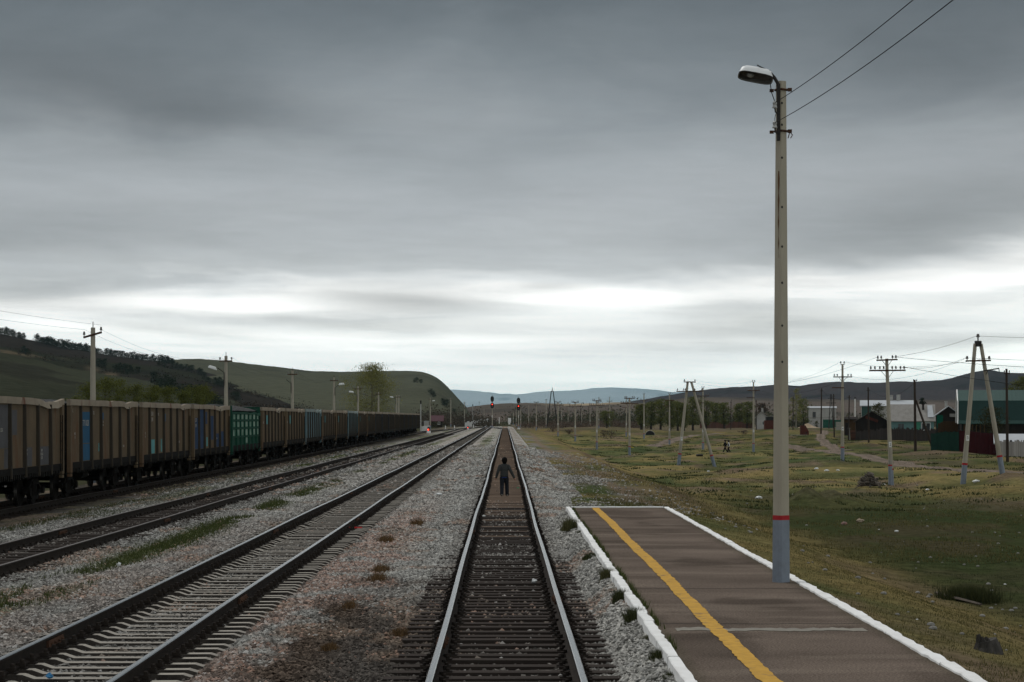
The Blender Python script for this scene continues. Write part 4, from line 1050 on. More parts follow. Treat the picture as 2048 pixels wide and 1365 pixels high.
# two-legged telegraph poles
def aframe(label, fl, fr, apex, kind):
    base = (Vector(fl) + Vector(fr)) / 2; t = thing('two_legged_pole', label, 'telegraph pole', base, group='two-legged concrete poles')
    for f, s in ((fl, -1), (fr, 1)):
        a = Vector(f) - base; a.z -= .4; b = Vector(apex) - base + Vector((s * .17, 0, 0)); d = b - a; L = d.length
        def at(q): return a + d * q
        fz = 1.55 / L; gap = .06 / L
        for nm, q0, q1, mm, e in (('painted_foot', 0, fz, M_paint, .01), ('red_band', fz, fz + 2 * gap, M_red, .014), ('leg', fz + 2 * gap, 1, M_conc, 0)):
            m = MB(); r0 = .165 - .055 * q0 + e; r1 = .165 - .055 * q1 + e; m.tube([at(q0), at(q1)], [r0, r1], 10); o = m.build(nm, mm, t, smooth=True)
        if s == -1:
            p = at(.36); m = MB(); m.box(p + Vector((0, -.16, 0)), (.17, .02, .34)); pl = m.build('number_plate', M_white, t); text('digit', '7' if kind == 0 else '3', .26, p + Vector((0, -.172, 0)), (PI / 2, 0, 0), M_black, pl)
    A = Vector(apex) - base
    if kind == 0:
        crossarm(t, A.z - .02, -.58 + A.x, .58 + A.x, (), 0, y=-.16); crossarm(t, A.z - .9, -1.25 + A.x, 1.3 + A.x, (), 0, y=-.2, tilt=-.01)
        for x in (-.5, .5): insulator(t, (A.x + x, -.16, A.z))
        for x in (-1.15, -.6, -.42, .5, 1.15): insulator(t, (A.x + x, -.2, A.z - .88))
    else:
        m = MB(); m.box(A + Vector((0, -.02, .0)), (.36, .3, .34)); m.tube([A, A + Vector((0, 0, .38))], .04, 8); m.build('cap', M_steel, t); i = insulator(t, A + Vector((0, 0, .30))); i.scale = (1.8, 1.8, 1.2)
        crossarm(t, A.z - 1.02, -.78 + A.x, .72 + A.x, (), 0, y=-.22, tilt=-.02)
        for x in (-.7, .62): o = insulator(t, (A.x + x, -.22, A.z - 1.0)); o.scale = (1.4, 1.4, 1.1)
        m = MB(); m.box(A + Vector((.75, -.2, -1.55)), (.95, .06, .07), rot=Matrix.Rotation(-.16, 3, 'Y')); m.tube([A + Vector((.42, -.2, -1.85)), A + Vector((.55, -.2, -1.6))], .02, 5); m.tube([A + Vector((1.2, -.2, -1.46)), A + Vector((1.22, -.2, -1.66))], .025, 5); m.build('side_bracket', M_steel, t)
    return t
fl = pt(1356, 931, 197); fr = pt(1432, 932, 197); ap = pt(1379, 764, 197); fl.z = g1(fl.x, fl.y); fr.z = g1(fr.x, fr.y)
aframe('two-legged concrete telegraph pole in mid-field with two dark cross-arms', fl, fr, ap, 0); PT['a0'] = ap
fl = pt(1925, 968, 124); fr = pt(2008, 956, 124); ap = pt(1956, 688, 124); fl.z = g1(fl.x, fl.y); fr.z = g1(fr.x, fr.y)
aframe('large two-legged concrete pole with a capped top, beside the dirt road at the right', fl, fr, ap, 1); PT['a1'] = ap
v = pt(1783, 976, 126); v.z = g1(v.x, v.y); hh = CH + (HY - 711) * 126 / F - v.z
t = poleT2('slightly leaning double-armed telegraph pole strapped to a grey-painted stub post', v, hh, '2'); t.rotation_euler = (0, -.038, 0); PT['d'] = v + Vector((-.3, 0, 0))
rshaft(-.6, 1.25, .125, .12, off=(-.12, -.26), lean=(.03, 0)).build('stub_post', M_paint, t, smooth=True); rshaft(1.25, 1.34, .13, .13, off=(-.12, -.26), lean=(.03, 0)).build('red_band', M_red, t); rshaft(1.34, 1.6, .12, .12, off=(-.12, -.26), lean=(.03, 0)).build('stub_top', M_conc_d, t)
# black pylon
v = pt(1104.5, 850, 640); v.z = g1(v.x, v.y); h2 = CH + (HY - 783) * 640 / F - v.z
t = thing('black_pylon', 'tall black A-shaped pylon with a crossbar and a white insulator on top', 'pylon', v)
for s in (-1, 1):
    m = MB(); m.tube([(s * 1.65, 0, -.5), (s * .3, 0, h2)], [.17, .13], 8); m.build('leg', M_black, t)
m = MB(); m.box((0, 0, h2 * .22), (2.75, .14, .18)); m.build('crossbar', M_black, t)
m = MB(); m.box((0, 0, h2), (.85, .2, .18)); m.build('head_beam', M_black, t)
m = MB(); m.tube([(0, 0, h2), (0, 0, h2 + .35), (0, 0, h2 + .4), (0, 0, h2 + .8), (0, 0, h2 + 1.25)], [.12, .16, .2, .13, .1], 10); m.build('post_insulator', M_glassy, t, smooth=True)

# poles beyond the train
LPOLE = [  # px, top, Y, lamp side (-1 left, 1 right, 0 none, 2 bracket only)
    (186, 645, 98, 0, 'concrete pole with a tilted cross-arm, nearest one behind the coal train'),
    (452, 705, 143, -1, 'concrete pole with a hanging white lamp, behind the green coal wagon'),
    (585, 736, 188, 2, 'concrete pole with an empty lamp bracket, behind the brown wagons beyond the green one'),
    (668, 751, 232, 1, 'concrete pole with a white lamp pointing right, left of the tall pale poplar'),
    (716, 769, 270, -1, 'concrete pole with a white lamp pointing left, in front of the tall pale poplar'),
    (757, 781, 315, 0, 'concrete pole without a lamp at the right edge of the tall pale poplar'),
    (793, 788, 370, -2, 'concrete pole with a small lamp on top, one of a close pair beyond the train'),
    (797.5, 788, 376, 0, 'concrete pole without a lamp, standing right behind another as a close pair'),
    (860.5, 794, 520, 1, 'concrete lamp pole with a white lamp pointing right, behind the nearer red ground signal'),
    (901.5, 795, 640, 0, 'concrete pole without lamp between the two red ground signals'),
    (929, 803, 690, 1, 'concrete lamp pole with a small lamp, standing at the white slab fence'),
    (968, 814, 980, 0, 'thin far concrete pole beyond the white slab fence, left of the left signal'),
]
for i, (px, top, Y, lampside, lab) in enumerate(LPOLE):
    X = (px - VX) * Y / F; z0 = -.5; h = CH + (HY - top) * Y / F - z0 - .25
    t = thing('concrete_pole', lab, 'lamp pole' if abs(lampside) == 1 else 'concrete pole', (X, Y, z0), group='concrete poles along the far side of the station'); PT['l%d' % i] = Vector((X, Y, z0 + h))
    r0, r1 = .17, .105; foot_ = 1.2
    footed(t, h, r0, r1, foot_)
    m = MB(); m.tube([(0, 0, h), (0, 0, h + .28)], .02, 6); m.build('spike', M_steel, t)
    crossarm(t, h - .35, -.45, .45, (-.4, .4), 0, y=-.1, tilt=-.28 if i == 0 else 0)
    if lampside in (-1, 1, 2, -2):
        s = -1 if lampside < 0 or lampside == 2 else 1
        z = h - 1.15; big = .95 if i == 1 else 1.0
        if lampside == -2: z = h - .75
        m = MB(); m.tube([(s * .12, -.1, z - .9), (s * .12, -.1, z), (s * .55, -.15, z + .32)], .03, 6); m.build('lamp_bracket', M_steel, t)
        if lampside != 2:
            c = Vector((s * .85, -.18, z + .36)) if i != 1 else Vector((-.9, -.2, z + .28)); m = MB(); dr = Matrix.Rotation(-s * .12 if i != 1 else .3, 3, 'Y')
            m.box(c + Vector((0, 0, .1)), (.62 * big, .34 * big, .14 * big), rot=dr, taper=.72); m.box(c, (.64 * big, .36 * big, .08 * big), rot=dr); m.build('lamp_head', M_lampw, t, bevel=.03)
def span(a, b, offs, lab, sag=.9, rad=.012):
    for k, (dx_, dz_) in enumerate(offs):
        wire(a + Vector((dx_, 0, dz_)), b + Vector((dx_, 0, dz_)), sag, lab[k] if isinstance(lab, list) else lab, rad, 16)
L0 = PT['l0'] + Vector((-3.5, -62, .9))
span(L0, PT['l0'], [(-.4, -.1), (.4, .12)], ['lower wire leaving the picture left of the nearest pole behind the train', 'upper wire leaving the picture left of the nearest pole behind the train'], .5, .005)
for i, j, q in ((0, 1, 'first two'), (1, 2, 'second and third'), (2, 3, 'third and fourth')):
    span(PT['l%d' % i], PT['l%d' % j], [(-.4, -.1), (.4, -.1)], ['left wire between the %s poles behind the coal train' % q, 'right wire between the %s poles behind the coal train' % q], .7, .005)
def tp(k, h, dx=0): v = PT[k]; return Vector((v.x + dx, v.y - .1, v.z + h))
def topz(k, top): v = PT[k]; return CH + (HY - top) * v.y / F
d_top = Vector((PT['d'].x, 125.9, CH + (HY - 714) * 126 / F)); d_low = d_top - Vector((0, 0, .62)); a1 = PT['a1']; a0 = PT['a0']
wire(d_top + Vector((.5, 0, 0)), a1 + Vector((0, 0, .5)), .15, 'wire from the stub-braced pole up to the capped top of the right two-legged pole', .009)
wire(d_top + Vector((-.5, 0, .0)), a0 + Vector((-.5, -.1, .15)), 1.2, 'wire from the stub-braced pole to the top of the mid-field two-legged pole', .009)
wire(d_top + Vector((.3, 0, 0)), (44, 96, 4.9), .5, 'upper dark wire sloping from the stub-braced pole out of the right edge', .012)
wire(d_low + Vector((1.0, 0, 0)), (44, 98, 3.2), .7, 'lower dark wire sloping from the stub-braced pole out of the right edge', .012)
wire(d_low + Vector((.8, 0, 0)), a1 + Vector((-.7, -.2, -.8)), .3, 'wire from the stub-braced pole\'s lower arm to the right two-legged pole\'s arm', .009)
for k, (dz, dx, q) in enumerate(((.45, 0, 'top'), (-.85, -.7, 'left arm'), (-.9, .62, 'right arm'))):
    wire(a1 + Vector((dx, -.2, dz)), a1 + Vector((dx + 24, -18, dz + .1)), .5, 'wire from the %s of the right two-legged pole out of the right edge' % q, .009)
p13 = Vector((PT['p13'].x, PT['p13'].y, topz('p13', 724))); p12 = Vector((PT['p12'].x, PT['p12'].y, topz('p12', 762))); p11 = Vector((PT['p11'].x, PT['p11'].y, topz('p11', 774)))
wire(p13 + Vector((.14, 0, 0)), a1 + Vector((.62, -.2, -.85)), .5, 'wire between the dirt-road power pole and the right two-legged pole', .0085)
wire(p13 + Vector((.7, -.1, -1.2)), a1 + Vector((-.7, -.2, -.85)), .7, 'lower wire between the dirt-road power pole and the right two-legged pole', .0085)
wire(p12 + Vector((-.14, 0, 0)), p13 + Vector((-.14, 0, 0)), .9, 'top wire between the tall pole by the walkers and the dirt-road power pole', .0085)
wire(p12 + Vector((.7, -.1, -1.2)), p13 + Vector((.7, -.1, -1.2)), .9, 'arm wire between the tall pole by the walkers and the dirt-road power pole', .0085)
wire(p11, p12, .6, 'wire between the pole behind the two-legged one and the pole by the walkers', .0085)
wire(a0 + Vector((.5, -.1, .15)), p12 + Vector((0, 0, 0)), .4, 'thin wire from the mid-field two-legged pole to the pole by the walkers', .0085)
wire(a0 + Vector((-1.1, -.2, -.7)), Vector((PT['t0'].x + .5, PT['t0'].y, topz('t0', 794))), .9, 'wire from the mid-field two-legged pole back to the nearest double-armed pole', .0085)
wire(Vector((PT['wb'].x, 209, 6.3)), Vector((PT['w3'].x, PT['w3'].y, topz('w3', 777))), 1.3, 'sagging village wire from the braced pole to the pole by the plank shed', .014)
wire(Vector((PT['w0'].x, PT['w0'].y, topz('w0', 779))), Vector((PT['w2'].x, PT['w2'].y, topz('w2', 795))), .9, 'sagging village wire before the white barn', .014)

# ------------------------------------------------------------------ signals
M_led = emit('red_signal_light', (1.0, .045, .02), 3.6)
def signal(label, px, base, top, Y):
    v = pt(px, base, Y); z0 = -.35 if v.x < 2.4 else g1(v.x, v.y); H2 = CH + (HY - top) * Y / F - z0
    t = thing('railway_signal', label, 'railway signal', (v.x, Y, z0), group='tall mast signals showing red')
    rshaft(1.0, H2 - .2, .14, .10).build('mast', M_conc, t, smooth=True); rshaft(-.5, .9, .155, .15).build('painted_foot', M_paint, t, smooth=True); rshaft(.9, 1.0, .156, .156).build('red_band', M_red, t)
    m = MB(); m.box((.1, 0, .1), (.7, .9, .5)); m.build('concrete_base', M_white, t, bevel=.04)
    for k, zc in enumerate((H2 - .95, H2 - 2.7)):
        m = MB(); N = 20; o = [(math.copysign(abs(math.cos(2 * PI * i / N)) ** .7, math.cos(2 * PI * i / N)) * .46, math.copysign(abs(math.sin(2 * PI * i / N)) ** .85, math.sin(2 * PI * i / N)) * .76) for i in range(N)]
        m.add([(x, -.20, z + zc) for x, z in o] + [(x, -.17, z + zc) for x, z in o], [tuple(reversed(range(N))), tuple(range(N, 2 * N))] + [(i, (i + 1) % N, N + (i + 1) % N, N + i) for i in range(N)])
        m.box((0, .02, zc), (.3, .36, .9)); hd = m.build('signal_head', M_black, t)
        for j, dz in enumerate((.30, -.26)):
            m = MB(); m.tube([(0, -.205, zc + dz), (0, -.24, zc + dz)], .135, 14); lit = k == 1 and j == 0
            m.build('red_lamp' if lit else 'unlit_lamp', M_led if lit else M_porc, hd)
            m = MB(); n = 10
            pts = [(.165 * math.cos(PI * q / n), -.205, zc + dz + .165 * math.sin(PI * q / n)) for q in range(n + 1)] + [(.165 * math.cos(PI * q / n), -.46, zc + dz + .165 * math.sin(PI * q / n)) for q in range(n + 1)]
            m.add(pts, [(q, q + 1, n + 2 + q, n + 1 + q) for q in range(n)]); m.build('hood', M_black, hd)
    m = MB(); m.tube([(0, -.02, H2 - .3), (0, -.02, H2 + .25)], .03, 6); m.build('finial', M_steel, t)
    m = MB()
    for s in (-.17, .17): m.tube([(s, .28, .3), (s, .28, H2 - 3.3)], .018, 5)
    for q in range(12): m.tube([(-.17, .28, .6 + q * .42), (.17, .28, .6 + q * .42)], .012, 5)
    m.build('ladder', M_steel, t)
    m = MB(); m.box((0, -.16, 3.3), (.16, .02, .7)); m.build('number_plate', M_white, t)
signal('left mast signal showing red, between the main track and the centre track', 984.5, 858, 791.5, 560)
signal('right mast signal showing red, right of the centre track', 1037, 858, 794.5, 541)
def dwarf(label, px, base, top, Y):
    v = pt(px, base, Y); h = (base - top) * Y / F; k = h / 1.75
    t = thing('ground_signal', label, 'ground signal', v, group='low red ground signals')
    m = MB(); m.box((0, 0, .12 * k), (1.15 * k, .7 * k, .8 * k), taper=.85); m.build('white_base', M_white, t, bevel=.03)
    m = MB(); m.box((.02 * k, 0, 1.08 * k), (.72 * k, .34 * k, 1.05 * k)); hd = m.build('signal_head', M_black, t, bevel=.03)
    m = MB(); m.tube([(-.12 * k, -.18 * k, .84 * k), (-.12 * k, -.23 * k, .84 * k)], .21 * k, 14); m.build('red_lamp', M_led, hd)
    m = MB(); m.tube([(.1 * k, -.18 * k, 1.3 * k), (.1 * k, -.23 * k, 1.3 * k)], .15 * k, 14); m.build('unlit_lamp', M_porc, hd)
dwarf('nearer red ground signal on a white base, beside the last coal wagon', 857.5, 866, 853, 395)
dwarf('farther red ground signal on a white base, beside the main track near the turnout', 936, 859, 852, 505)
for px, top, base, Y, lab in ((841.5, 805, 861, 420, 'slim pale signal mast seen from its side, right of the last coal wagon'), (945.5, 811, 843, 760, 'slim mast with a small black head beyond the white slab fence')):
    v = pt(px, base, Y); v.z = -.5; h = CH + (HY - top) * Y / F - v.z; t = thing('slim_mast', lab, 'signal mast', v); rshaft(0, h, .11, .08).build('mast', M_glassy, t)
    m = MB(); m.box((0, 0, h), (.28, .3, .7)); m.build('signal_head', M_black, t)

# ------------------------------------------------------------------ lineside fences, posts, cabinet
for i, (px, base, top, Y, lab) in enumerate(((998.5, 845, 835, 640, 'white marker post on the earth bank right of the left signal'), (891, 859, 852, 470, 'white short post on a wide base left of the middle pole'), (909, 858, 851.5, 480, 'white short post right of the lampless pole'), (947, 857, 850, 520, 'small white switch stand by the turnout'))):
    v = pt(px, base, Y); h = (base - top) * Y / F; t = thing('marker_post', lab, 'marker post', v, group='white marker posts'); m = MB(); m.box((0, 0, h / 2 - .2), (.22, .2, h + .4), taper=.85); m.build('post', M_white, t)
    if i: m = MB(); m.box((0, 0, .02), (.9, .5, .2)); m.build('base', M_conc_d, t)
v = pt(1019, 849, 620); t = thing('relay_cabinet', 'white equipment cabinet behind the right signal', 'cabinet', v); h = 12.5 * 620 / F
m = MB(); m.box((0, 0, h * .62), (.95, .7, h * .76)); m.build('cabinet', M_white, t, bevel=.03); m = MB(); m.box((-.05, 0, h * .12), (.6, .5, h * .28)); m.build('pedestal', M_white, t); m = MB(); m.box((0, -.36, h * .62), (.8, .02, h * .62)); m.build('door', M_white, t)
for i in range(8):
    v = pt(842 + i * 2.35, 862 - i * .25, 450); t = thing('fence_post', 'white concrete post standing in a short row right of the last coal wagon', 'post', v, group='row of white fence posts')
    m = MB(); m.box((0, 0, .35), (.17, .15, 1.25 - .04 * (i % 3)), taper=.9); m.build('post', M_white, t)
M_slab = mk('whitewashed_slab', (.56, .57, .56), (.40, .40, .39), 1.2, bump=.3)
for i in range(11):
    f = i / 11.; Y = 590 + 260 * f; pxa = 930 + 47 * f; g2 = (i + 1) / 11.; Yb = 590 + 260 * g2; pxb = 930 + 47 * g2
    a = Vector(((pxa - VX) * Y / F, Y, -.4 + .9 * f)); b = Vector(((pxb - VX) * Yb / F, Yb, -.4 + .9 * g2)); d = b - a
    t = thing('fence_slab', 'whitewashed concrete fence slab in the run left of the main track', 'fence slab', a, group='white slab fence left of the main track')
    m = MB(); hh = 1.55 + .25 * math.sin(i * 2.1); m.box(d / 2 + Vector((0, 0, hh / 2 - .3)), (d.xy.length * .97, .12, hh + .6), rz=math.atan2(d.y, d.x)); m.build('slab', M_slab, t)

# ------------------------------------------------------------------ hills
HILLS = {}
def hill(key, prof, D, Y0, colf, amp, zf=-3, back=.7, px0=-3600, px1=6200, step=5, rows=46, kind='hill', wob=1.5, pw=1.15):
    P = np.array(prof, float); pxs = np.arange(max(px0, P[0, 0]), min(px1, P[-1, 0]) + .1, step)
    py = np.interp(pxs, P[:, 0], P[:, 1]); k = np.ones(5) / 5; pad = np.pad(py, 2, mode='edge'); py = np.convolve(pad, k, 'valid')
    py = py - wob * (fbm(pxs * .06, pxs * 0 + 3, len(key) * 7, 4) - .5) * 2
    t = np.concatenate([np.linspace(0, 1, rows), 1 + np.linspace(.04, 1, 10)])
    Y = np.where(t <= 1, Y0 + (D - Y0) * t, D + (t - 1) * back * D)
    U = (pxs - VX) / F; h = CH + (HY - py) * D / F
    YY, UU = np.meshgrid(Y, U, indexing='ij'); TT = np.repeat(t[:, None], len(U), 1); HH = np.repeat(h[None], len(t), 0)
    X = UU * YY
    s = np.where(TT <= 1, np.clip(TT, 0, 1) ** pw, 1 - ((TT - 1)) ** 1.6)
    Z = zf + (HH - zf) * s
    Z = Z + amp * np.maximum(HH - zf, 0) * np.sin(np.clip(TT, 0, 1) * PI) * (fbm(X * 6.5 / D * 3, YY * 6.5 / D * 2, 13 + len(key), 5) - .5) * 1.6
    V = np.stack([X, YY, Z], -1).reshape(-1, 3); nx = len(U); ny = len(t)
    i = (np.arange(ny - 1)[:, None] * nx + np.arange(nx - 1)[None]).ravel()
    o = npmesh(kind, V, np.stack([i, i + 1, i + nx + 1, i + nx], 1), M_hill, cols=colf(V[:, 0], V[:, 1], V[:, 2], TT.ravel()), smooth=True)
    o['kind'] = 'structure'; HILLS[key] = (pxs, Y, Z, D)
    return o
def hz(key, px, Y):
    pxs, Ys, Z, D = HILLS[key]; j = np.clip(np.interp(px, pxs, np.arange(len(pxs))), 0, len(pxs) - 1.001); i = np.clip(np.interp(Y, Ys, np.arange(len(Ys))), 0, len(Ys) - 1.001)
    a, b = int(i), int(j); fa, fb = i - a, j - b
    return float((Z[a, b] * (1 - fa) + Z[a + 1, b] * fa) * (1 - fb) + (Z[a, b + 1] * (1 - fa) + Z[a + 1, b + 1] * fa) * fb)
M_hill = attrmat('hill_cover', .12, 'noise', .45, bump=.7, bdist=1.5)
def mixc(a, b, k): k = np.clip(k, 0, 1)[:, None]; return a * (1 - k) + np.array(b) * k
def cover(base, sec, dark, scl, lo=.45, hi=.62, dk=(.58, .70)):
    def f(x, y, z, t):
        c = np.tile(np.array(base), (len(x), 1)); c = mixc(c, sec, sst(lo, hi, fbm(x * scl, y * scl * .5, 33, 5)))
        c = mixc(c, dark, sst(dk[0], dk[1], fbm(x * scl * 3, y * scl * 1.5, 44, 5)) * .8); return c
    return f
def scrubcol(x, y, z, t):
    c = cover((.022, .019, .016), (.021, .023, .015), (.012, .011, .010), .006)(x, y, z, t)
    c = mixc(c, (.026, .022, .019), sst(.4, .15, t)); sc = sst(.66, .72, fbm(x * .02, y * .012, 71, 4)) * sst(.75, .4, t) * sst(.03, .15, t)
    return mixc(c, (.20, .15, .10), sc * .7)
HP1 = [(-3600, 640), (-2600, 600), (-1500, 625), (-700, 590), (-200, 630), (0, 668), (60, 680), (100, 690), (150, 699), (200, 707), (240, 714), (300, 721), (350, 728), (400, 741), (440, 752), (480, 764), (540, 777), (600, 789), (660, 799), (720, 806), (800, 813), (860, 822), (930, 833), (990, 842)]
HP0 = [(-3600, 700), (-2000, 660), (-700, 640), (-100, 692), (0, 705), (80, 722), (130, 735), (170, 743), (240, 753), (320, 766), (400, 781), (470, 800), (560, 825), (640, 842)]
HP2 = [(-3600, 740), (-1800, 715), (-700, 700), (200, 735), (330, 722), (360, 719), (400, 718), (440, 721), (500, 728), (560, 735), (620, 742), (680, 744), (740, 743), (800, 742), (838, 743), (852, 746), (868, 752), (880, 760), (892, 771), (905, 784), (918, 799), (932, 814), (945, 825), (965, 835), (1000, 842)]
hill('spur', HP0, 1150, 420, cover((.038, .041, .027), (.030, .032, .021), (.022, .021, .016), .006), .10)
hill('main', HP1, 1850, 560, scrubcol, .16, wob=1.2)
hill('green', HP2, 2700, 900, cover((.068, .071, .049), (.057, .059, .041), (.046, .045, .034), .004, dk=(.62, .78)), .05, wob=.6, step=4, pw=.95)
hill('ridge', [(860, 842), (900, 826), (930, 816), (960, 811), (1000, 808), (1060, 806), (1090, 807), (1150, 808), (1200, 806), (1240, 805), (1290, 807), (1320, 803), (1360, 798), (1400, 795), (1480, 795), (1560, 798), (1700, 800), (1900, 800), (2700, 795), (3600, 812), (4600, 806), (6200, 842)], 2500, 1300,
     lambda x, y, z, t: mixc(cover((.098, .080, .068), (.080, .068, .056), (.055, .049, .042), .003)(x, y, z, t), (.30, .245, .17), sst(.80, .9, t) * sst(1.05, .97, t) * np.exp(-((x / y * F + VX - 1175) / 70) ** 2)), .12)  # pale tan field, its sunlit brightness painted into the colour
hill('dark', [(1060, 842), (1150, 824), (1230, 809), (1300, 797), (1340, 790), (1400, 781), (1440, 776), (1500, 773), (1560, 770), (1600, 772), (1620, 768), (1670, 764), (1760, 766), (1800, 762), (1830, 764), (1880, 761), (1920, 752), (1950, 743), (1985, 741), (2010, 745), (2048, 747), (2300, 735), (2700, 740), (3200, 760), (3800, 745), (4700, 785), (6200, 842)], 3600, 2300,
     cover((.044, .039, .041), (.034, .033, .035), (.019, .021, .022), .0035), .22, kind='mountain', wob=1.2)
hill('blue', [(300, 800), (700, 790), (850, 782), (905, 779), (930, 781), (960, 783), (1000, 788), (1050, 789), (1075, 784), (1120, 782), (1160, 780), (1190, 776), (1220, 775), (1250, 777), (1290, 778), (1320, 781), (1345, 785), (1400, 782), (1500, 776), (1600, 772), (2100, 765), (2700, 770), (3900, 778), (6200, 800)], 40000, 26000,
     cover((.29, .325, .345), (.21, .245, .265), (.11, .135, .15), .00045), .30, kind='mountain', wob=.9, back=.05)  # pale blue slopes: part of the distance haze put into the colour

# ------------------------------------------------------------------ trees
def quads(C, size, rg, up=.0):
    n = len(C); d = rg.normal(size=(n, 3)); d[:, 2] += up; d /= np.linalg.norm(d, axis=1)[:, None]
    e = np.cross(d, rg.normal(size=(n, 3))); e /= np.linalg.norm(e, axis=1)[:, None]
    s = (size * rg.uniform(.5, 1.3, n))[:, None]; w = s * rg.uniform(.35, .6, n)[:, None]
    V = np.stack([C - d * s * .5, C + e * w * .5 - d * s * .05, C + d * s * .5, C - e * w * .5 + d * s * .05], 1).reshape(-1, 3)
    return V, np.arange(4 * n).reshape(-1, 4)
def make_tree(name, label, cat, loc, h, cw, mat, bark, seed, n=1400, leaf=.35, trunk=.25, clear=.22, spread=1.0, group=None, limbs=11, ragged=.55, shape='round'):
    rg = np.random.default_rng(seed); r = random.Random(seed)
    t = thing(name, label, cat, loc, group=group); m = MB()
    lx, ly = r.uniform(-.04, .04) * h, r.uniform(-.04, .04) * h
    m.tube([(0, 0, -.4), (lx * .3, ly * .3, h * clear), (lx * .7, ly * .7, h * .55), (lx, ly, h * .92)], [trunk * 1.25, trunk, trunk * .55, trunk * .12], 7)
    cs = []
    for i in range(limbs):
        f = clear * .9 + (.95 - clear * .9) * (i + r.random()) / limbs; z = h * f
        a = i * 2.4 + r.uniform(-.5, .5)
        if shape == 'round': rad = cw * math.sin(PI * min(1, .12 + .88 * (f - clear * .8) / (1.02 - clear * .8)) ** .8) * r.uniform(.6, 1.1)
        elif shape == 'vase': rad = cw * (.35 + .75 * (f - clear) / (1 - clear)) * r.uniform(.55, 1.05) * (1 if f < .85 else .6)
        else: rad = cw * (1.05 - f) * 1.2 * r.uniform(.75, 1.1)
        p0 = Vector((lx * f, ly * f, z)); p2 = p0 + Vector((math.cos(a) * rad, math.sin(a) * rad, rad * (.55 if shape != 'cone' else -.1) * r.uniform(.4, 1.2))); p2.z = min(p2.z, h * r.uniform(.84, .96) if math.hypot(p2.x, p2.y) > cw * .35 else h * .97)
        p1 = p0.lerp(p2, .5) + Vector((0, 0, -.06 * rad)); m.tube([p0, p1, p2], [trunk * (.5 - .35 * f), trunk * .22, trunk * .06], 5, cap=False)
        cs += [(p2, 1.0), (p0.lerp(p2, .65), .75)]
        for q in range(2):
            b = p0.lerp(p2, r.uniform(.35, .8)); e = b + Vector((r.uniform(-1, 1), r.uniform(-1, 1), r.uniform(-.1, .9))) * rad * .45; e.z = min(e.z, h)
            m.tube([b, e], [trunk * .14, trunk * .04], 4, cap=False); cs.append((e, .7))
    cs.append((Vector((lx, ly, h * .95)), .6))
    m.build('trunk', bark, t, smooth=True)
    per = max(4, n // len(cs)); pts = []
    for c, w in cs:
        k = int(per * w * rg.uniform(.5, 1.4)); s = cw * .30 * w * rg.uniform(.7, 1.2)
        pts.append(np.array(c) + rg.normal(size=(k, 3)) * np.array((s, s, s * .8)) * ragged * 1.3)
    C = np.concatenate(pts); C = C[(C[:, 2] < h * (.97 + .06 * rg.random(len(C)))) & (C[:, 2] > h * .06)]
    V, Fq = quads(C, leaf, rg); npmesh('crown', V, Fq, mat, t)
    return t
L_wil = leafmat('willow_leaf', (.15, .162, .055), (.066, .078, .03)); L_spr = leafmat('spring_leaf', (.23, .225, .075), (.12, .125, .045)); L_dk = leafmat('pine_needle', (.022, .034, .02), (.010, .016, .0085))
L_brn = leafmat('bare_twig', (.115, .088, .068), (.055, .043, .034)); L_olv = leafmat('olive_bush', (.085, .085, .035), (.04, .042, .02)); L_bush = leafmat('young_willow', (.11, .12, .028), (.05, .058, .018))
B_dk = mk('dark_bark', (.045, .036, .03), (.028, .023, .02), 8); B_lt = mk('pale_bark', (.20, .185, .15), (.12, .11, .09), 8)
def tree_at(px, base, top, Y, cwpx, lab, mat=L_wil, bark=B_dk, name='willow_tree', cat='tree', group='willows of the grove', seed=0, **k):
    v = pt(px, base, Y); z = g1(v.x, v.y) if v.x > 2.4 else v.z; h = CH + (HY - top) * Y / F - z
    return make_tree(name, lab, cat, (v.x, Y, z), h, cwpx * 1.3 * Y / F, mat, bark, seed or int(px * 7), group=group, **k)
for i, (px, base, top, cw, lab) in enumerate([
    (1283, 862, 808, 13, 'willow with a sloping left side at the left end of the grove'), (1302, 863, 803, 14, 'willow behind the culvert pole, second from the left end of the grove'),
    (1321, 864, 797, 15, 'tallest willow in the left half of the grove'), (1340, 864, 800, 14, 'willow directly behind the power pole in the middle of the grove'),
    (1356, 863, 803, 13, 'willow right of the pole in the middle of the grove'), (1386, 864, 794, 17, 'broad willow with a clear dark trunk seen between the two-legged pole\'s legs'),
    (1368, 861, 806, 11, 'small willow tucked behind the left leg of the two-legged pole')]):
    tree_at(px, base, top, 560 + (i % 3) * 14, cw, lab, n=5200, leaf=.36, trunk=.3, clear=.14, limbs=16, shape='vase')
for i, (px, base, top, cw, lab) in enumerate([(1412, 859, 801, 13, 'green tree just right of the two-legged pole'), (1432, 857, 806, 12, 'low green tree above the first stretch of rusty board fence'), (1449, 856, 805, 12, 'green tree above the two walkers, left of the far wooden pole'),
    (1478, 855, 806, 12, 'green tree between the two far wooden poles'), (1494, 855, 804, 13, 'green tree left of the tall pole by the walkers'), (1524, 852, 806, 10, 'bare-topped tree in front of the small white cottage')]):
    tree_at(px, base, top, 640 + (i % 2) * 20, cw, lab, group='trees before the village', name='village_tree', n=4200, leaf=.38, trunk=.28, clear=.16, limbs=14, shape='vase', mat=L_wil if i < 5 else L_brn)
tree_at(1592, 853, 776, 600, 12, 'tall thin-leaved poplar right of the lamp post shaft', L_spr, B_lt, 'poplar_tree', group=None, n=2600, leaf=.3, clear=.15, trunk=.25, limbs=14)
tree_at(1608, 853, 797, 620, 14, 'low dark-green tree beside the white barn, behind the rusty steel box', L_wil, group=None, name='village_tree', n=3400, leaf=.36)
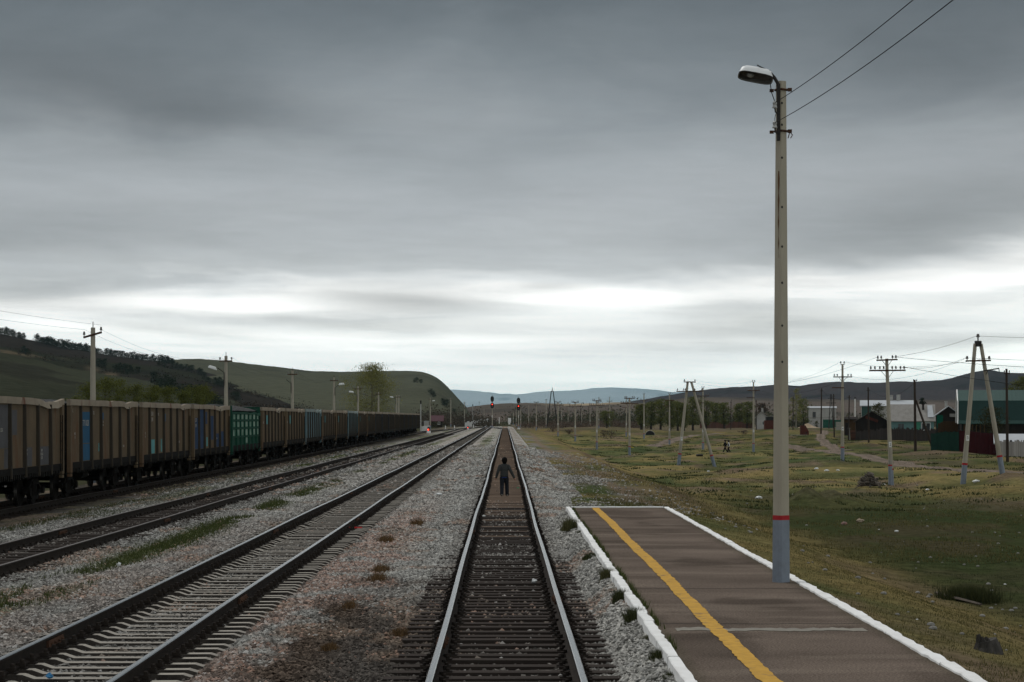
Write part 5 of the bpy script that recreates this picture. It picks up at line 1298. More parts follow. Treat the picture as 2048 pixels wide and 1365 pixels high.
tree_at(1214, 857, 822, 560, 15, 'small spreading willow standing apart left of the grove', L_wil, group=None, n=2600, leaf=.3, clear=.15, shape='vase', trunk=.2)
tree_at(1572, 853, 808, 640, 10, 'village tree half hidden by the lamp post shaft', L_wil, group=None, name='village_tree', n=2200, leaf=.36)
tree_at(1846, 850, 795, 560, 9, 'small dark conifer behind the grey-roofed house', L_dk, group=None, name='conifer_tree', n=1500, leaf=.5, clear=.05, trunk=.25, limbs=16)
tree_at(2046, 872, 752, 330, 24, 'tall green tree cut by the right picture edge, behind the green building', L_wil, group=None, name='village_tree', n=4500, leaf=.3, trunk=.3)
tree_at(1985, 884, 815, 262, 27, 'sparse dark bush in front of the green building', leafmat('dark_bush', (.05, .05, .022), (.022, .022, .009)), group=None, name='yard_bush', cat='bush', n=3800, leaf=.2, clear=.05, trunk=.12, ragged=.7)
tree_at(1757, 850, 806, 400, 15, 'round green tree in front of the long white roof', L_olv, group=None, name='village_tree', n=2600, leaf=.26, trunk=.2)
tree_at(1633, 857, 842, 660, 4, 'small bush against the white barn wall', L_olv, group=None, name='yard_bush', cat='bush', n=300, leaf=.4, clear=.05, trunk=.1)
# poplar behind the train
v = pt(742, 845, 470); v.z = -.8; h = CH + (HY - 727) * 470 / F + .8
make_tree('poplar_tree', 'tall pale-green poplar in new leaf rising behind the coal train', 'tree', v, h, 47 * 470 / F, L_spr, B_lt, 77, n=26000, leaf=.27, trunk=.32, clear=.10, limbs=26, ragged=.75, group=None)
m_ = [(150, 790, 172, 9), (178, 762, 190, 14), (205, 752, 200, 14), (238, 758, 205, 13), (272, 768, 200, 13), (305, 772, 190, 12), (335, 774, 205, 12), (366, 778, 210, 10), (395, 768, 220, 12), (412, 772, 235, 10)]
for i, (px, top, Y, cw) in enumerate(m_):
    v = pt(px, 850, Y); v.z = -.8; h = CH + (HY - top) * Y / F + .8
    make_tree('willow_bush', ['yellow-green willow bush behind the coal train, %s' % q for q in ('low one at the left end of the clump', 'left of the nearest pole', 'right behind the nearest pole', 'second right of the nearest pole', 'third right of the nearest pole', 'behind the gap between second and third wagon', 'above the third wagon', 'above the joint of third and fourth wagon', 'tallest at the right end of the clump', 'last at the right end before dark conifers')][i], 'bush', v, h, cw * 2.2 * Y / F, L_bush, B_dk, 300 + i, n=9000, leaf=.15, trunk=.09, clear=.05, shape='vase', group='young willows behind the train', ragged=.8, limbs=14)
# pines on the left hill (one meshes set, copied)
pines = []
for k in range(4):
    t = make_tree('pine_tree', 'dark pine on the skyline of the left hill', 'pine tree', (0, 0, -200), 9, 2.6 + .3 * k, L_dk, B_dk, 500 + k, n=900, leaf=.8, trunk=.22, clear=.12 if k % 2 else .06, limbs=10, ragged=.8, shape='round' if k != 2 else 'cone')
    pines.append(t)
r = random.Random(12); used = [0] * 4
def put_pine(px, Y, key, h, lab, grp):
    k = r.randrange(4); o = pines[k] if not used[k] else copy_tree(pines[k]); used[k] += 1
    o['label'] = lab; o['group'] = grp; z = hz(key, px, Y); s = h / 9.; o.location = ((px - VX) / F * Y, Y, z - .9 - .8 * r.random() - (1.0 if key == 'main' and Y > 1780 else 0)); o.scale = (s * r.uniform(.9, 1.3), s * r.uniform(.9, 1.3), s); o.rotation_euler = (0, 0, r.uniform(0, 6))
for a, b, n, h0, h1 in ((-30, 52, 22, 6, 10), (70, 88, 4, 7, 10), (86, 182, 34, 6.5, 10.5), (186, 206, 6, 5, 8), (210, 262, 15, 5.5, 9), (262, 345, 24, 6, 9.5)):
    for i in range(n): put_pine(a + (b - a) * (i + r.random()) / n, 1850 - r.uniform(-10, 45), 'main', r.uniform(h0, h1), 'dark pine on the skyline of the left hill', 'pines along the skyline of the left hill')
for px, Y, h in [(330, 1700, 8), (345, 1690, 9), (355, 1650, 8), (362, 1700, 7), (318, 1640, 7), (372, 1600, 8), (384, 1640, 8), (398, 1560, 7), (402, 1580, 7), (410, 1500, 7), (416, 1450, 6), (438, 1350, 8), (445, 1330, 7), (432, 1280, 7), (470, 1100, 6), (476, 1120, 6), (200, 1300, 8), (208, 1310, 8), (232, 1250, 6), (240, 1260, 7), (248, 1240, 8), (255, 1270, 7), (262, 1250, 6), (275, 1260, 6), (48, 1290, 7), (54, 1300, 6)]:
    put_pine(px, Y, 'main', h, 'dark pine scattered on the slope of the left hill below its skyline', 'pines on the slope of the left hill')
for px, Y, h in [(310, 1000, 9), (330, 960, 9), (345, 940, 9), (380, 820, 9), (395, 800, 9), (408, 780, 9), (420, 760, 8), (430, 750, 8), (325, 900, 8), (362, 860, 8), (440, 720, 7)]:
    put_pine(px, Y, 'spur', h, 'dark pine in the hollow behind the willow bushes', 'pines in the hollow behind the willow bushes')
for px, Y, h in [(834, 1900, 12), (842, 1880, 9), (829, 1900, 7), (862, 1500, 12), (868, 1480, 10), (888, 1350, 10), (893, 1330, 12), (886, 1380, 9), (908, 1250, 9)]:
    put_pine(px, Y, 'green', h * .55, 'dark conifer at the foot of the grassy flat-topped hill', 'conifers at the foot of the grassy hill')
# scrub masses
def mass(name, spots, mat, size, lab, seed, flat=.6):
    rg = np.random.default_rng(seed); P = []
    for x, y, z, rad, h, n in spots:
        q = rg.normal(size=(n, 3)) * .5; q[:, 2] = np.abs(q[:, 2]); P.append(np.array((x, y, z)) + q * np.array((rad, rad, h)))
    V, Fq = quads(np.concatenate(P), size, rg, .6); return tag(npmesh(name, V, Fq, mat), lab, 'scrub', kind='stuff')
rg = np.random.default_rng(9); S1 = []; S2 = []; S3 = []
for i in range(330):
    px = rg.uniform(1046, 1290); Y = rg.uniform(580, 900); x = (px - VX) / F * Y; S1.append((x, Y, g1(x, Y) - .1, rg.uniform(1.5, 4), rg.uniform(.9, 2.6), 34))
for i in range(260):
    px = rg.uniform(1020, 1560); Y = rg.uniform(850, 1400); x = (px - VX) / F * Y; S2.append((x, Y, -.8, rg.uniform(4, 9), rg.uniform(3, 8.5), 60))
for i in range(90):
    px = rg.uniform(1430, 2150); Y = rg.uniform(650, 900); x = (px - VX) / F * Y; S2.append((x, Y, g1(x, Y) - .3, rg.uniform(3, 6), rg.uniform(3, 6.5), 60))
for i in range(300):
    px = rg.uniform(845, 985); Y = rg.uniform(660, 1250); x = (px - VX) / F * Y; S3.append((x, Y, -.7 + max(0, (930 - px) * .03), rg.uniform(2, 5), rg.uniform(1.5, 5.5) * (1 if px < 960 else .7), 60))
mass('brown_scrub', S1, L_brn, .6, 'brown leafless scrub spreading beyond the telegraph poles', 21)
mass('green_scrub', S2, leafmat('far_scrub', (.068, .07, .04), (.036, .038, .024)), 1.3, 'dull green belt of scrub and trees in the plain before the mountains', 22)
mass('hillfoot_scrub', S3, leafmat('hillfoot_twig', (.085, .07, .054), (.04, .036, .027)), .8, 'grey-brown bushes along the foot of the hill beyond the train', 23)
S4 = []
for i in range(2600):
    px = rg.uniform(420, 930) if i < 1900 else rg.uniform(0, 420); Y = rg.uniform(620, 1500); 
    try: z = hz('main', px, Y)
    except Exception: continue
    if fbm(np.array([px * .02]), np.array([Y * .006]), 5, 3)[0] < .42: continue
    S4.append(((px - VX) / F * Y, Y, z - .3, rg.uniform(1.5, 4), rg.uniform(1, 2.6), 22))
mass('slope_scrub', S4, leafmat('slope_twig', (.042, .034, .027), (.018, .016, .013)), 1.0, 'dark brown scrub covering the lower slope of the left hill', 24)
for i, (px, py, Y, rr, hh, lab) in enumerate([(1207, 872, 395, 1.3, 1.5, 'rusty-brown low bush behind the second double-armed pole'), (1222, 873, 390, 1.9, 1.6, 'widest rusty-brown low bush in the dip of the meadow'), (1106, 867, 440, 1.5, 1.2, 'rusty-brown low bush in the dip by the pylon-side pole'), (1138, 868, 430, 1.3, 1.0, 'rusty-brown low bush in the dip left of the third double-armed pole'), (1487, 870, 440, 1.2, .8, 'brown low bush in the meadow above the walkers'), (872, 851, 560, 2.2, 2.2, 'olive bush beside the lamp pole near the red-roofed house')]):
    x = (px - VX) / F * Y; z = g1(x, Y) if x > 2.4 else -.6
    make_tree('low_bush', lab, 'bush', (x, Y, z), hh, rr, L_brn if i < 5 else L_olv, B_dk, 700 + i, n=500, leaf=.25, trunk=.05, clear=.05, ragged=.9, limbs=9, shape='vase')

# ------------------------------------------------------------------ village
def zat(px, Y): x = (px - VX) * Y / F; return x, g1(x, Y)
def zpy(py, Y): return CH - (py - HY) * Y / F
M_slate = mk('grey_slate_roof', (.27, .26, .245), (.20, .19, .175), 1.6, bump=.3, stretch=(1, 1, .5)); M_tin = mk('pale_tin_roof', (.40, .43, .455), (.32, .34, .36), .8, rough=.5)
M_limew = mk('limewash', (.40, .395, .38), (.30, .295, .28), .9); M_turq = mk('turquoise_boards', (.13, .23, .23), (.10, .18, .18), 2, stretch=(.2, 1, 4)); M_mint = mk('mint_paint', (.06, .23, .155), (.045, .18, .12), 2)
M_grnd = mk('dark_green_sheet', (.006, .036, .031), (.005, .028, .025), 1.5, rough=.6); M_grnl = mk('green_sheet_roof', (.022, .062, .053), (.017, .05, .043), 1.5, rough=.55)
M_brnw = mk('brown_boards', (.075, .043, .021), (.048, .029, .016), 2, stretch=(4, 4, .2)); M_drkw = mk('weathered_planks', (.036, .030, .027), (.019, .017, .015), 2.5, stretch=(4, 4, .2), island=True)
M_mar = mk('maroon_sheet', (.045, .010, .012), (.032, .008, .01), 2); M_gate = mk('bright_green_gate', (.008, .085, .055), (.007, .062, .042), 3); M_rbox = mk('rusty_red_sheet', (.095, .032, .022), (.056, .021, .016), 2, rust=(.05, .03, .025), rust_amt=.2)
M_glass = mk('dark_window', (.03, .035, .04), (.02, .022, .025), 3, rough=.15, bump=0); M_slat = mk('chalky_slats', (.27, .265, .25), (.16, .155, .145), 3, stretch=(3, 3, .3), island=True); M_rfence = mk('rusty_boards', (.11, .055, .038), (.07, .038, .03), 3, stretch=(4, 4, .2), island=True)
M_sand = mk('tan_sand', (.36, .28, .19), (.27, .21, .145), 2, bump=.5); M_old = mk('old_dark_boards', (.030, .025, .022), (.015, .013, .012), 2, stretch=(4, 4, .2))
def gable(t, w, d, he, hr, ax, wall, roof, over=.35, th=.14, rn='roof'):
    """walls + gabled roof; ax 'x': ridge runs across the view, 'y': gable end faces the track"""
    m = MB(); m.box((0, d / 2, he / 2 - .3), (w, d, he + .6))
    if ax == 'x':
        for s in (-1, 1): m.add([(s * w / 2, 0, he), (s * w / 2, d, he), (s * w / 2, d / 2, hr - .1)], [(0, 1, 2)])
    else:
        for y in (0, d): m.add([(-w / 2, y, he), (w / 2, y, he), (0, y, hr - .1)], [(0, 1, 2)])
    m.build('wall', wall, t); m = MB()
    for s in (-1, 1):
        if ax == 'x':
            a = Vector((0, d / 2, hr)); b = Vector((0, d / 2 + s * (d / 2 + over), he - (hr - he) * over / (d / 2))); L = w / 2 + over; e = Vector((1, 0, 0))
        else:
            a = Vector((0, d / 2, hr)); b = Vector((s * (w / 2 + over), d / 2, he - (hr - he) * over / (w / 2))); L = d / 2 + over; e = Vector((0, 1, 0))
        vs = [a - e * L, a + e * L, b + e * L, b - e * L]; vs += [q - Vector((0, 0, th)) for q in vs]
        m.add(vs, [(0, 1, 2, 3), (7, 6, 5, 4), (0, 4, 5, 1), (1, 5, 6, 2), (2, 6, 7, 3), (3, 7, 4, 0)])
    return m.build(rn, roof, t)
def window(t, x, z, w, h, y=0, mf=None, pane=None):
    m = MB()
    for s in (-1, 1): m.box((x + s * w / 2, y - .03, z), (.1, .08, h + .1)); m.box((x, y - .03, z + s * h / 2), (w - .1, .08, .1))
    m.box((x, y - .03, z), (.06, .07, h - .1)); f = m.build('window', mf or M_white, t); m = MB(); m.box((x, y - .012, z), (w, .03, h)); m.build('pane', pane or M_glass, f)
def house(name, lab, cat, pxa, pxb, Y, py_eave, py_ridge, d, ax, wall, roof, **k):
    x0, z0 = zat(pxa, Y); x1, z1 = zat(pxb, Y); z = min(z0, z1)
    t = thing(name, lab, cat, ((x0 + x1) / 2, Y, z)); he = zpy(py_eave, Y) - z; hr = zpy(py_ridge, Y + d / 2) - z
    t.rotation_euler = (0, 0, -.9 * math.atan2((x0 + x1) / 2, Y))
    rf = gable(t, x1 - x0, d, he, hr, ax, wall, roof, **k); return t, x1 - x0, he, hr, z, rf
def chimney(rf, x, y, z, w=.55, h=1.1, m=None):
    b = MB(); b.box((x, y, z), (w, w, h)); b.box((x, y, z + h / 2 + .05), (w + .14, w + .14, .12)); b.build('chimney', m or M_limew, rf)
# white barn, two storeys
t, w, he, hr, z, rf = house('white_barn', 'two-storey whitewashed barn with a dark loft window and a pale flat-looking roof edge', 'barn', 1617, 1672, 680, 816, 813, 9, 'x', M_limew, M_tin, over=.25)
m = MB(); m.box((0, -.04, he * .52), (w, .1, .14)); m.build('string_course', M_conc_d, t); window(t, -w * .29, he * .64, .9, 2.0, mf=M_old)
m = MB(); m.box((-w / 2 - .12, 4.5, he * .62), (.2, 8.6, he * .72)); m.build('side_cladding', M_old, t)
x, z = zat(1664, 640); t = thing('yard_gate', 'bright green sheet-metal yard gate in front of the white barn', 'gate', (x, 640, z)); m = MB(); w = 36 * 640 / F
for i in range(14): m.box((-w / 2 + w * (i + .5) / 14, 0, 1.25), (w / 14 - .03, .05, 2.6 - (.3 if i > 8 else 0)))
m.build('panel', M_gate, t); m = MB(); [m.box((0, -.06, q), (w, .06, .12)) for q in (.5, 2.0)]; m.build('rail', M_gate, t)
x, z = zat(1680, 500); t = thing('slab_fence', 'pale grey concrete slab fence right of the bright green gate', 'fence', (x, 500, z)); w = 17 * 500 / F
for q in range(4): m = MB(); m.box((0, 0, .28 + q * .55), (w, .12, .53)); m.build('slab', M_conc_d, t)
x, z = zat(1698, 345); t = thing('white_post', 'whitish concrete post at the left end of the plank fence', 'post', (x, 345, z)); m = MB(); m.box((0, 0, .95), (.3, .3, 2.0), taper=.9); m.build('post', M_slat, t); m = MB(); m.box((0, 0, 1.98), (.36, .36, .1)); m.build('cap', M_slat, t)
x, z = zat(1622, 655); t = npmesh('sand_heap', *grid(np.linspace(-5, 5, 26), np.linspace(-3, 3, 14), lambda a, b: 1.35 * np.exp(-((a + 1) / 2.0) ** 2 - (b / 1.5) ** 2) * (.8 + .4 * fbm(a, b, 3, 3)) - .06), M_sand); t.location = (x, 655, z + .1); tag(t, 'heap of tan sand in front of the white barn', 'sand heap')
# rusty box
x, z = zat(1609, 450); t = thing('steel_box', 'rusty red steel box with a slanting right side, on the meadow before the barn', 'steel box', (x, 450, z)); m = MB(); h = 2.15
m.add([(-.85, 0, -.1), (.95, 0, -.1), (.95, 0, .85), (.25, 0, h), (-.85, 0, h), (-.85, 1.2, -.1), (.95, 1.2, -.1), (.95, 1.2, .85), (.25, 1.2, h), (-.85, 1.2, h)], [(0, 1, 2, 3, 4), (9, 8, 7, 6, 5), (0, 5, 6, 1), (1, 6, 7, 2), (2, 7, 8, 3), (3, 8, 9, 4), (4, 9, 5, 0)]); m.build('shell', M_rbox, t)
m = MB(); [m.box((px_, -.03, pz_), (.22, .05, .3)) for px_, pz_ in ((.35, .6),)]; m.build('opening', M_black, t); m = MB(); m.box((-.85, -.02, h / 2), (.08, .06, h)); m.build('corner_bar', M_rust, t)
x, z = zat(1598, 440); t = thing('concrete_slab', 'long pale concrete slab lying in the grass by the rusty steel box', 'slab', (x, 440, z)); m = MB(); m.box((0, 0, .12), (3.4, 1.2, .3)); m.build('slab', M_conc_d, t)
# plank shed with lean-to
t, w, he, hr, z, rf = house('plank_shed', 'weathered dark plank shed with a sagging low roof, behind the plank fence', 'shed', 1712, 1775, 378, 842, 823, 6, 'y', M_old, M_drkw)
m = MB(); m.box((1.4, -.05, he * .45), (1.1, .08, he * .8)); m.build('door', M_drkw, t); m = MB(); m.box((0, -.15, he + .3), (2.4, .06, .5), rot=Matrix.Rotation(.35, 3, 'Y')); m.build('loose_board', M_rbox, t)
t, w, he, hr, z, rf = house('lean_to', 'low dark-roofed lean-to with an orange board wall, left of the plank shed', 'shed', 1686, 1712, 395, 838, 834, 4, 'x', M_brnw, M_old, over=.4); m = MB(); m.box((-.4, -.04, he * .4), (.8, .06, he * .75)); m.build('door', M_old, t)
# long white-roofed hall
t, w, he, hr, z, rf = house('long_hall', 'long hall with a pale tin roof and a green end, rising behind the plank shed', 'hall', 1724, 1826, 500, 811, 801, 10, 'x', M_limew, M_tin, over=.4)
m = MB(); m.box((-w / 2 + 1.1, -.06, he * .5), (2.2, .1, he)); m.build('green_cladding', M_grnl, t); chimney(rf, w * .08, 5, hr + .4, .8, 1.5); chimney(rf, w * .22, 5, hr + .4, .9, 1.7); window(t, -w * .28, he * .7, 1.4, 1.2)
x, z = zat(1710, 420); t = thing('stove_pipe', 'tall thin white flue pipe standing behind the plank shed', 'chimney pipe', (x, 420, z)); hh = zpy(798, 420) - z; m = MB(); m.tube([(0, 0, -.2), (0, 0, hh)], .12, 10); m.build('pipe', M_white, t); m = MB(); m.tube([(0, 0, hh - .02), (0, 0, hh + .3)], [.15, .12], 10); m.build('cowl', M_black, t)
# grey-roofed house
t, w, he, hr, z, rf = house('grey_roofed_house', 'turquoise-walled house under a large grey slate roof, behind the plank fence', 'house', 1781, 1867, 372, 839.5, 809, 6.5, 'x', M_turq, M_slate, over=.3)
m = MB(); m.box((w * .12, -.05, he * .62), (1.0, .08, he * .7)); m.build('mint_panel', M_mint, t); window(t, w * .32, he * .62, 1.5, 1.3); window(t, -w * .25, he * .6, 1.1, 1.2, mf=M_turq)
chimney(rf, w * .26, 2.2, he + (hr - he) * .72, .35, 1.3, M_old)
m = MB(); a = Vector((w * .36, 0, 0)); q0 = Vector((w * .36, -.02, he + .25)); m.add([(w * .36, .25, he + .42), (w * .50, .25, he + .42), (w * .47, 2.9, hr - .18), (w * .36, 2.9, hr - .18)], [(0, 1, 2, 3)]); m.build('new_roof_sheets', M_tin, rf)
# small hut with gable
t, w, he, hr, z, rf = house('gabled_hut', 'small brown hut with a pale tin gable roof, between the grey-roofed and green buildings', 'hut', 1873, 1921, 322, 829, 812, 6, 'y', M_old, M_tin, over=.35)
m = MB(); m.box((-w / 2 + .55, -.05, he * .72), (.95, .08, he * .5)); m.build('green_door', M_gate, t); m = MB(); m.box((w * .22, -.2, he * .96), (1.3, .3, .5)); m.build('balcony_board', M_slat, t); chimney(rf, -.3, 3, hr + .2, .4, .8)
x, z = zat(1896, 300); t = thing('board_fence', 'brown board fence with sloping top in front of the small gabled hut', 'fence', (x, 300, z)); w = 40 * 300 / F; ht = zpy(843, 300) - z
for k in range(9): m = MB(); m.box((-w / 2 + w * (k + .5) / 9, 0, ht / 2), (w / 9 - .02, .05, ht * (.8 + .2 * min(1, k / 2)))); m.build('board', M_brnw, t)
m = MB(); m.box((0, .06, ht * .5), (w, .08, .1)); m.build('rail', M_brnw, t)
# green mansard building
Y = 290; x0, z = zat(1921, Y); x1, _ = zat(2100, Y); w = x1 - x0
t = thing('green_building', 'large building with a dark green sheet mansard roof over brown board walls', 'building', (x0 + w / 2 * math.cos(.19), Y - w / 2 * math.sin(.19), z), -.19); d = 9
hb = zpy(846, Y) - z; hk = zpy(802, Y) - z; hr = zpy(780.5, Y + 3) - z
m = MB(); m.box((0, d / 2, hb / 2 - .3), (w - .3, d - .4, hb + .6)); m.add([(-w / 2 + .15, .3, hb), (-w / 2 + .15, d - .3, hb), (-w / 2 + .15, d - .9, hk), (-w / 2 + .15, d / 2, hr - .2), (-w / 2 + .15, .9, hk)], [(0, 1, 2, 3, 4)]); m.build('wall', M_old, t)
def slope(y0, z0, y1, z1, nm, mt, e=.35, th=.08):
    m = MB(); L = w / 2 + e; vs = [(-L, y0, z0), (L, y0, z0), (L, y1, z1), (-L, y1, z1)]; m.add(vs + [(a, b + .02, c - th) for a, b, c in vs], [(0, 1, 2, 3), (7, 6, 5, 4), (0, 4, 5, 1), (1, 5, 6, 2), (2, 6, 7, 3), (3, 7, 4, 0)])
    for i in range(int(w / .55)): m.box((-L + .3 + i * .55, (y0 + y1) / 2, (z0 + z1) / 2 + .01), (.04, .05, math.hypot(y1 - y0, z1 - z0) * .98), rot=Matrix.Rotation(-math.atan2(y1 - y0, z1 - z0), 3, 'X'))
    return m.build(nm, mt, t)
slope(-.55, hb - .1, -.25, hb + .35, 'eave_roof', M_grnl); slope(-.25, hb + .36, .75, hk, 'lower_roof', M_grnd); slope(.70, hk + .02, d / 2, hr, 'upper_roof', M_grnl); slope(d + .1, hb, d - .75, hk, 'lower_roof', M_grnd); slope(d - .7, hk + .02, d / 2, hr, 'upper_roof', M_grnl)
m = MB(); P = [(-w / 2 - .38, -.5, hb - .15), (-w / 2 - .38, -.2, hb + .3), (-w / 2 - .38, .75, hk), (-w / 2 - .38, d / 2, hr + .03), (-w / 2 - .38, d - .75, hk), (-w / 2 - .38, d + .1, hb)]
m.tube(P, .10, 6); m.box((-w / 2 - .30, .35, (hb + hk) / 2), (.05, 1.3, hk - hb)); m.build('gable_trim', M_white, t)
for i in range(6): m = MB(); m.box((-w / 2 + .5 + i * .55, -.35, hb * .5), (.16, .16, hb)); m.build('porch_post', M_brnw, t)
# fences
def fence(name, lab, pa, pb, ya, yb, ht, n, mat, gap=.012, jit=.1, rng_=0, post=M_drkw):
    xa, za = zat(pa, ya); xb, zb = zat(pb, yb); A = Vector((xa, ya, za)); B = Vector((xb, yb, zb)); L = (B - A).xy.length; an = math.atan2(yb - ya, xb - xa)
    t = thing(name, lab, 'fence', A, an); r = random.Random(rng_); m = MB()
    for i in range(n):
        f = (i + .5) / n; x = L * f; z = g1(xa + (xb - xa) * f, ya + (yb - ya) * f) - za; h = ht * (1 + r.uniform(-jit, jit)); m.box((x, r.uniform(-.01, .01), z + h / 2 - .1), (L / n - gap, .03, h + .2), rot=Matrix.Rotation(r.uniform(-.02, .02), 3, 'Y'))
    m.build('planks', mat, t); m = MB()
    for q in (.3, .8): m.tube([(L * i / 12, .06, g1(xa + (xb - xa) * i / 12, ya + (yb - ya) * i / 12) - za + ht * q) for i in range(13)], .05, 4)
    m.build('rail', post, t)
    for i in range(7): m = MB(); x = L * i / 6; m.box((x, .12, g1(xa + (xb - xa) * i / 6, ya + (yb - ya) * i / 6) - za + ht * .5), (.14, .14, ht * 1.12)); m.build('post', post, t)
    return t
fence('plank_fence', 'long weathered dark plank fence in front of the grey-roofed house', 1711, 1872, 350, 318, 1.95, 95, M_drkw, rng_=3)
m = MB(); x, z = zat(1707, 349); t = thing('rusty_gate', 'narrow rust-brown board gate at the left end of the plank fence', 'gate', (x, 349.5, z)); m.box((0, 0, .95), (.85, .05, 2.0)); m.build('leaf', M_rfence, t); m = MB(); m.box((0, -.05, 1.5), (.8, .05, .1)); m.box((0, -.05, .5), (.8, .05, .1)); m.build('batten', M_drkw, t)
fence('green_fence', 'dark green sheet fence running on left of the maroon fence', 1862, 1918, 206, 203, 1.95, 14, mk('dark_green_fence', (.014, .045, .032), (.010, .03, .024), 2), jit=.02, gap=.004)
fence('maroon_fence', 'dark maroon sheet fence behind the right two-legged pole', 1918.5, 1992, 203, 199, 2.05, 20, M_mar, jit=.02, gap=.004)
fence('slat_fence', 'chalky white slat fence at the right edge beside the maroon fence', 1993, 2075, 188, 176, 1.45, 44, M_slat, gap=.05, jit=.06, rng_=5)
t, w, he, hr, z, rf = house('low_shed', 'low dark shed with a pale grey sheet roof behind the chalky slat fence', 'shed', 1995, 2080, 196, 884, 868, 5, 'x', M_old, M_tin, over=.3); m = MB(); m.box((w * .1, -.04, he * .5), (.9, .06, he * .8)); m.build('door', M_drkw, t)
fence('rusty_board_fence', 'far rust-coloured board fence under the green trees', 1400, 1506, 665, 640, 1.9, 60, M_rfence, rng_=8)
# cottage and container by the lamp post
t, w, he, hr, z, rf = house('white_cottage', 'small whitewashed cottage left of the lamp post shaft, behind a far wooden pole', 'cottage', 1512, 1535, 600, 834, 823, 5, 'y', M_limew, M_slate); window(t, .6, he * .5, .9, 1.1); chimney(rf, .2, 2.5, hr + .2, .6, 1.2)
x, z = zat(1541, 560); t = thing('red_container', 'rusty red container with a dark open top deck, directly left of the lamp post shaft', 'container', (x, 560, z)); m = MB(); m.box((0, 1.2, 1.35), (3.0, 2.4, 2.5)); m.build('shell', M_rbox, t); m = MB(); m.box((.1, 1.2, 3.1), (2.4, 2.0, 1.0)); m.build('upper_deck', M_black, t); m = MB(); [m.box((q, -.03, .15), (.4, .06, .3)) for q in (-.8, .7)]; m.build('foot', M_black, t); m = MB(); m.box((.1, 1.2, 3.75), (2.6, 2.2, .1)); m.build('canopy', M_slat, t)
# red-roofed house beyond the train
v = pt(874, 850, 640); t = thing('red_roofed_house', 'small dark house with a dull red roof at the hill foot beyond the train', 'house', (v.x, 640, -.6)); gable(t, 3.4, 4.5, 2.4, 3.9, 'x', M_old, mk('dull_red_roof', (.10, .054, .062), (.075, .042, .048), 3), over=.4); window(t, .6, 1.5, .7, .8)
v = pt(853, 850, 560); t = thing('low_white_wall', 'low whitewashed shed wall left of the red-roofed house', 'shed', (v.x, 560, -.6)); m = MB(); m.box((0, 0, 1.1), (1.3, .9, 2.2)); m.build('wall', M_limew, t); m = MB(); m.box((0, 0, 2.26), (1.5, 1.1, .12)); m.build('roof', M_tin, t)

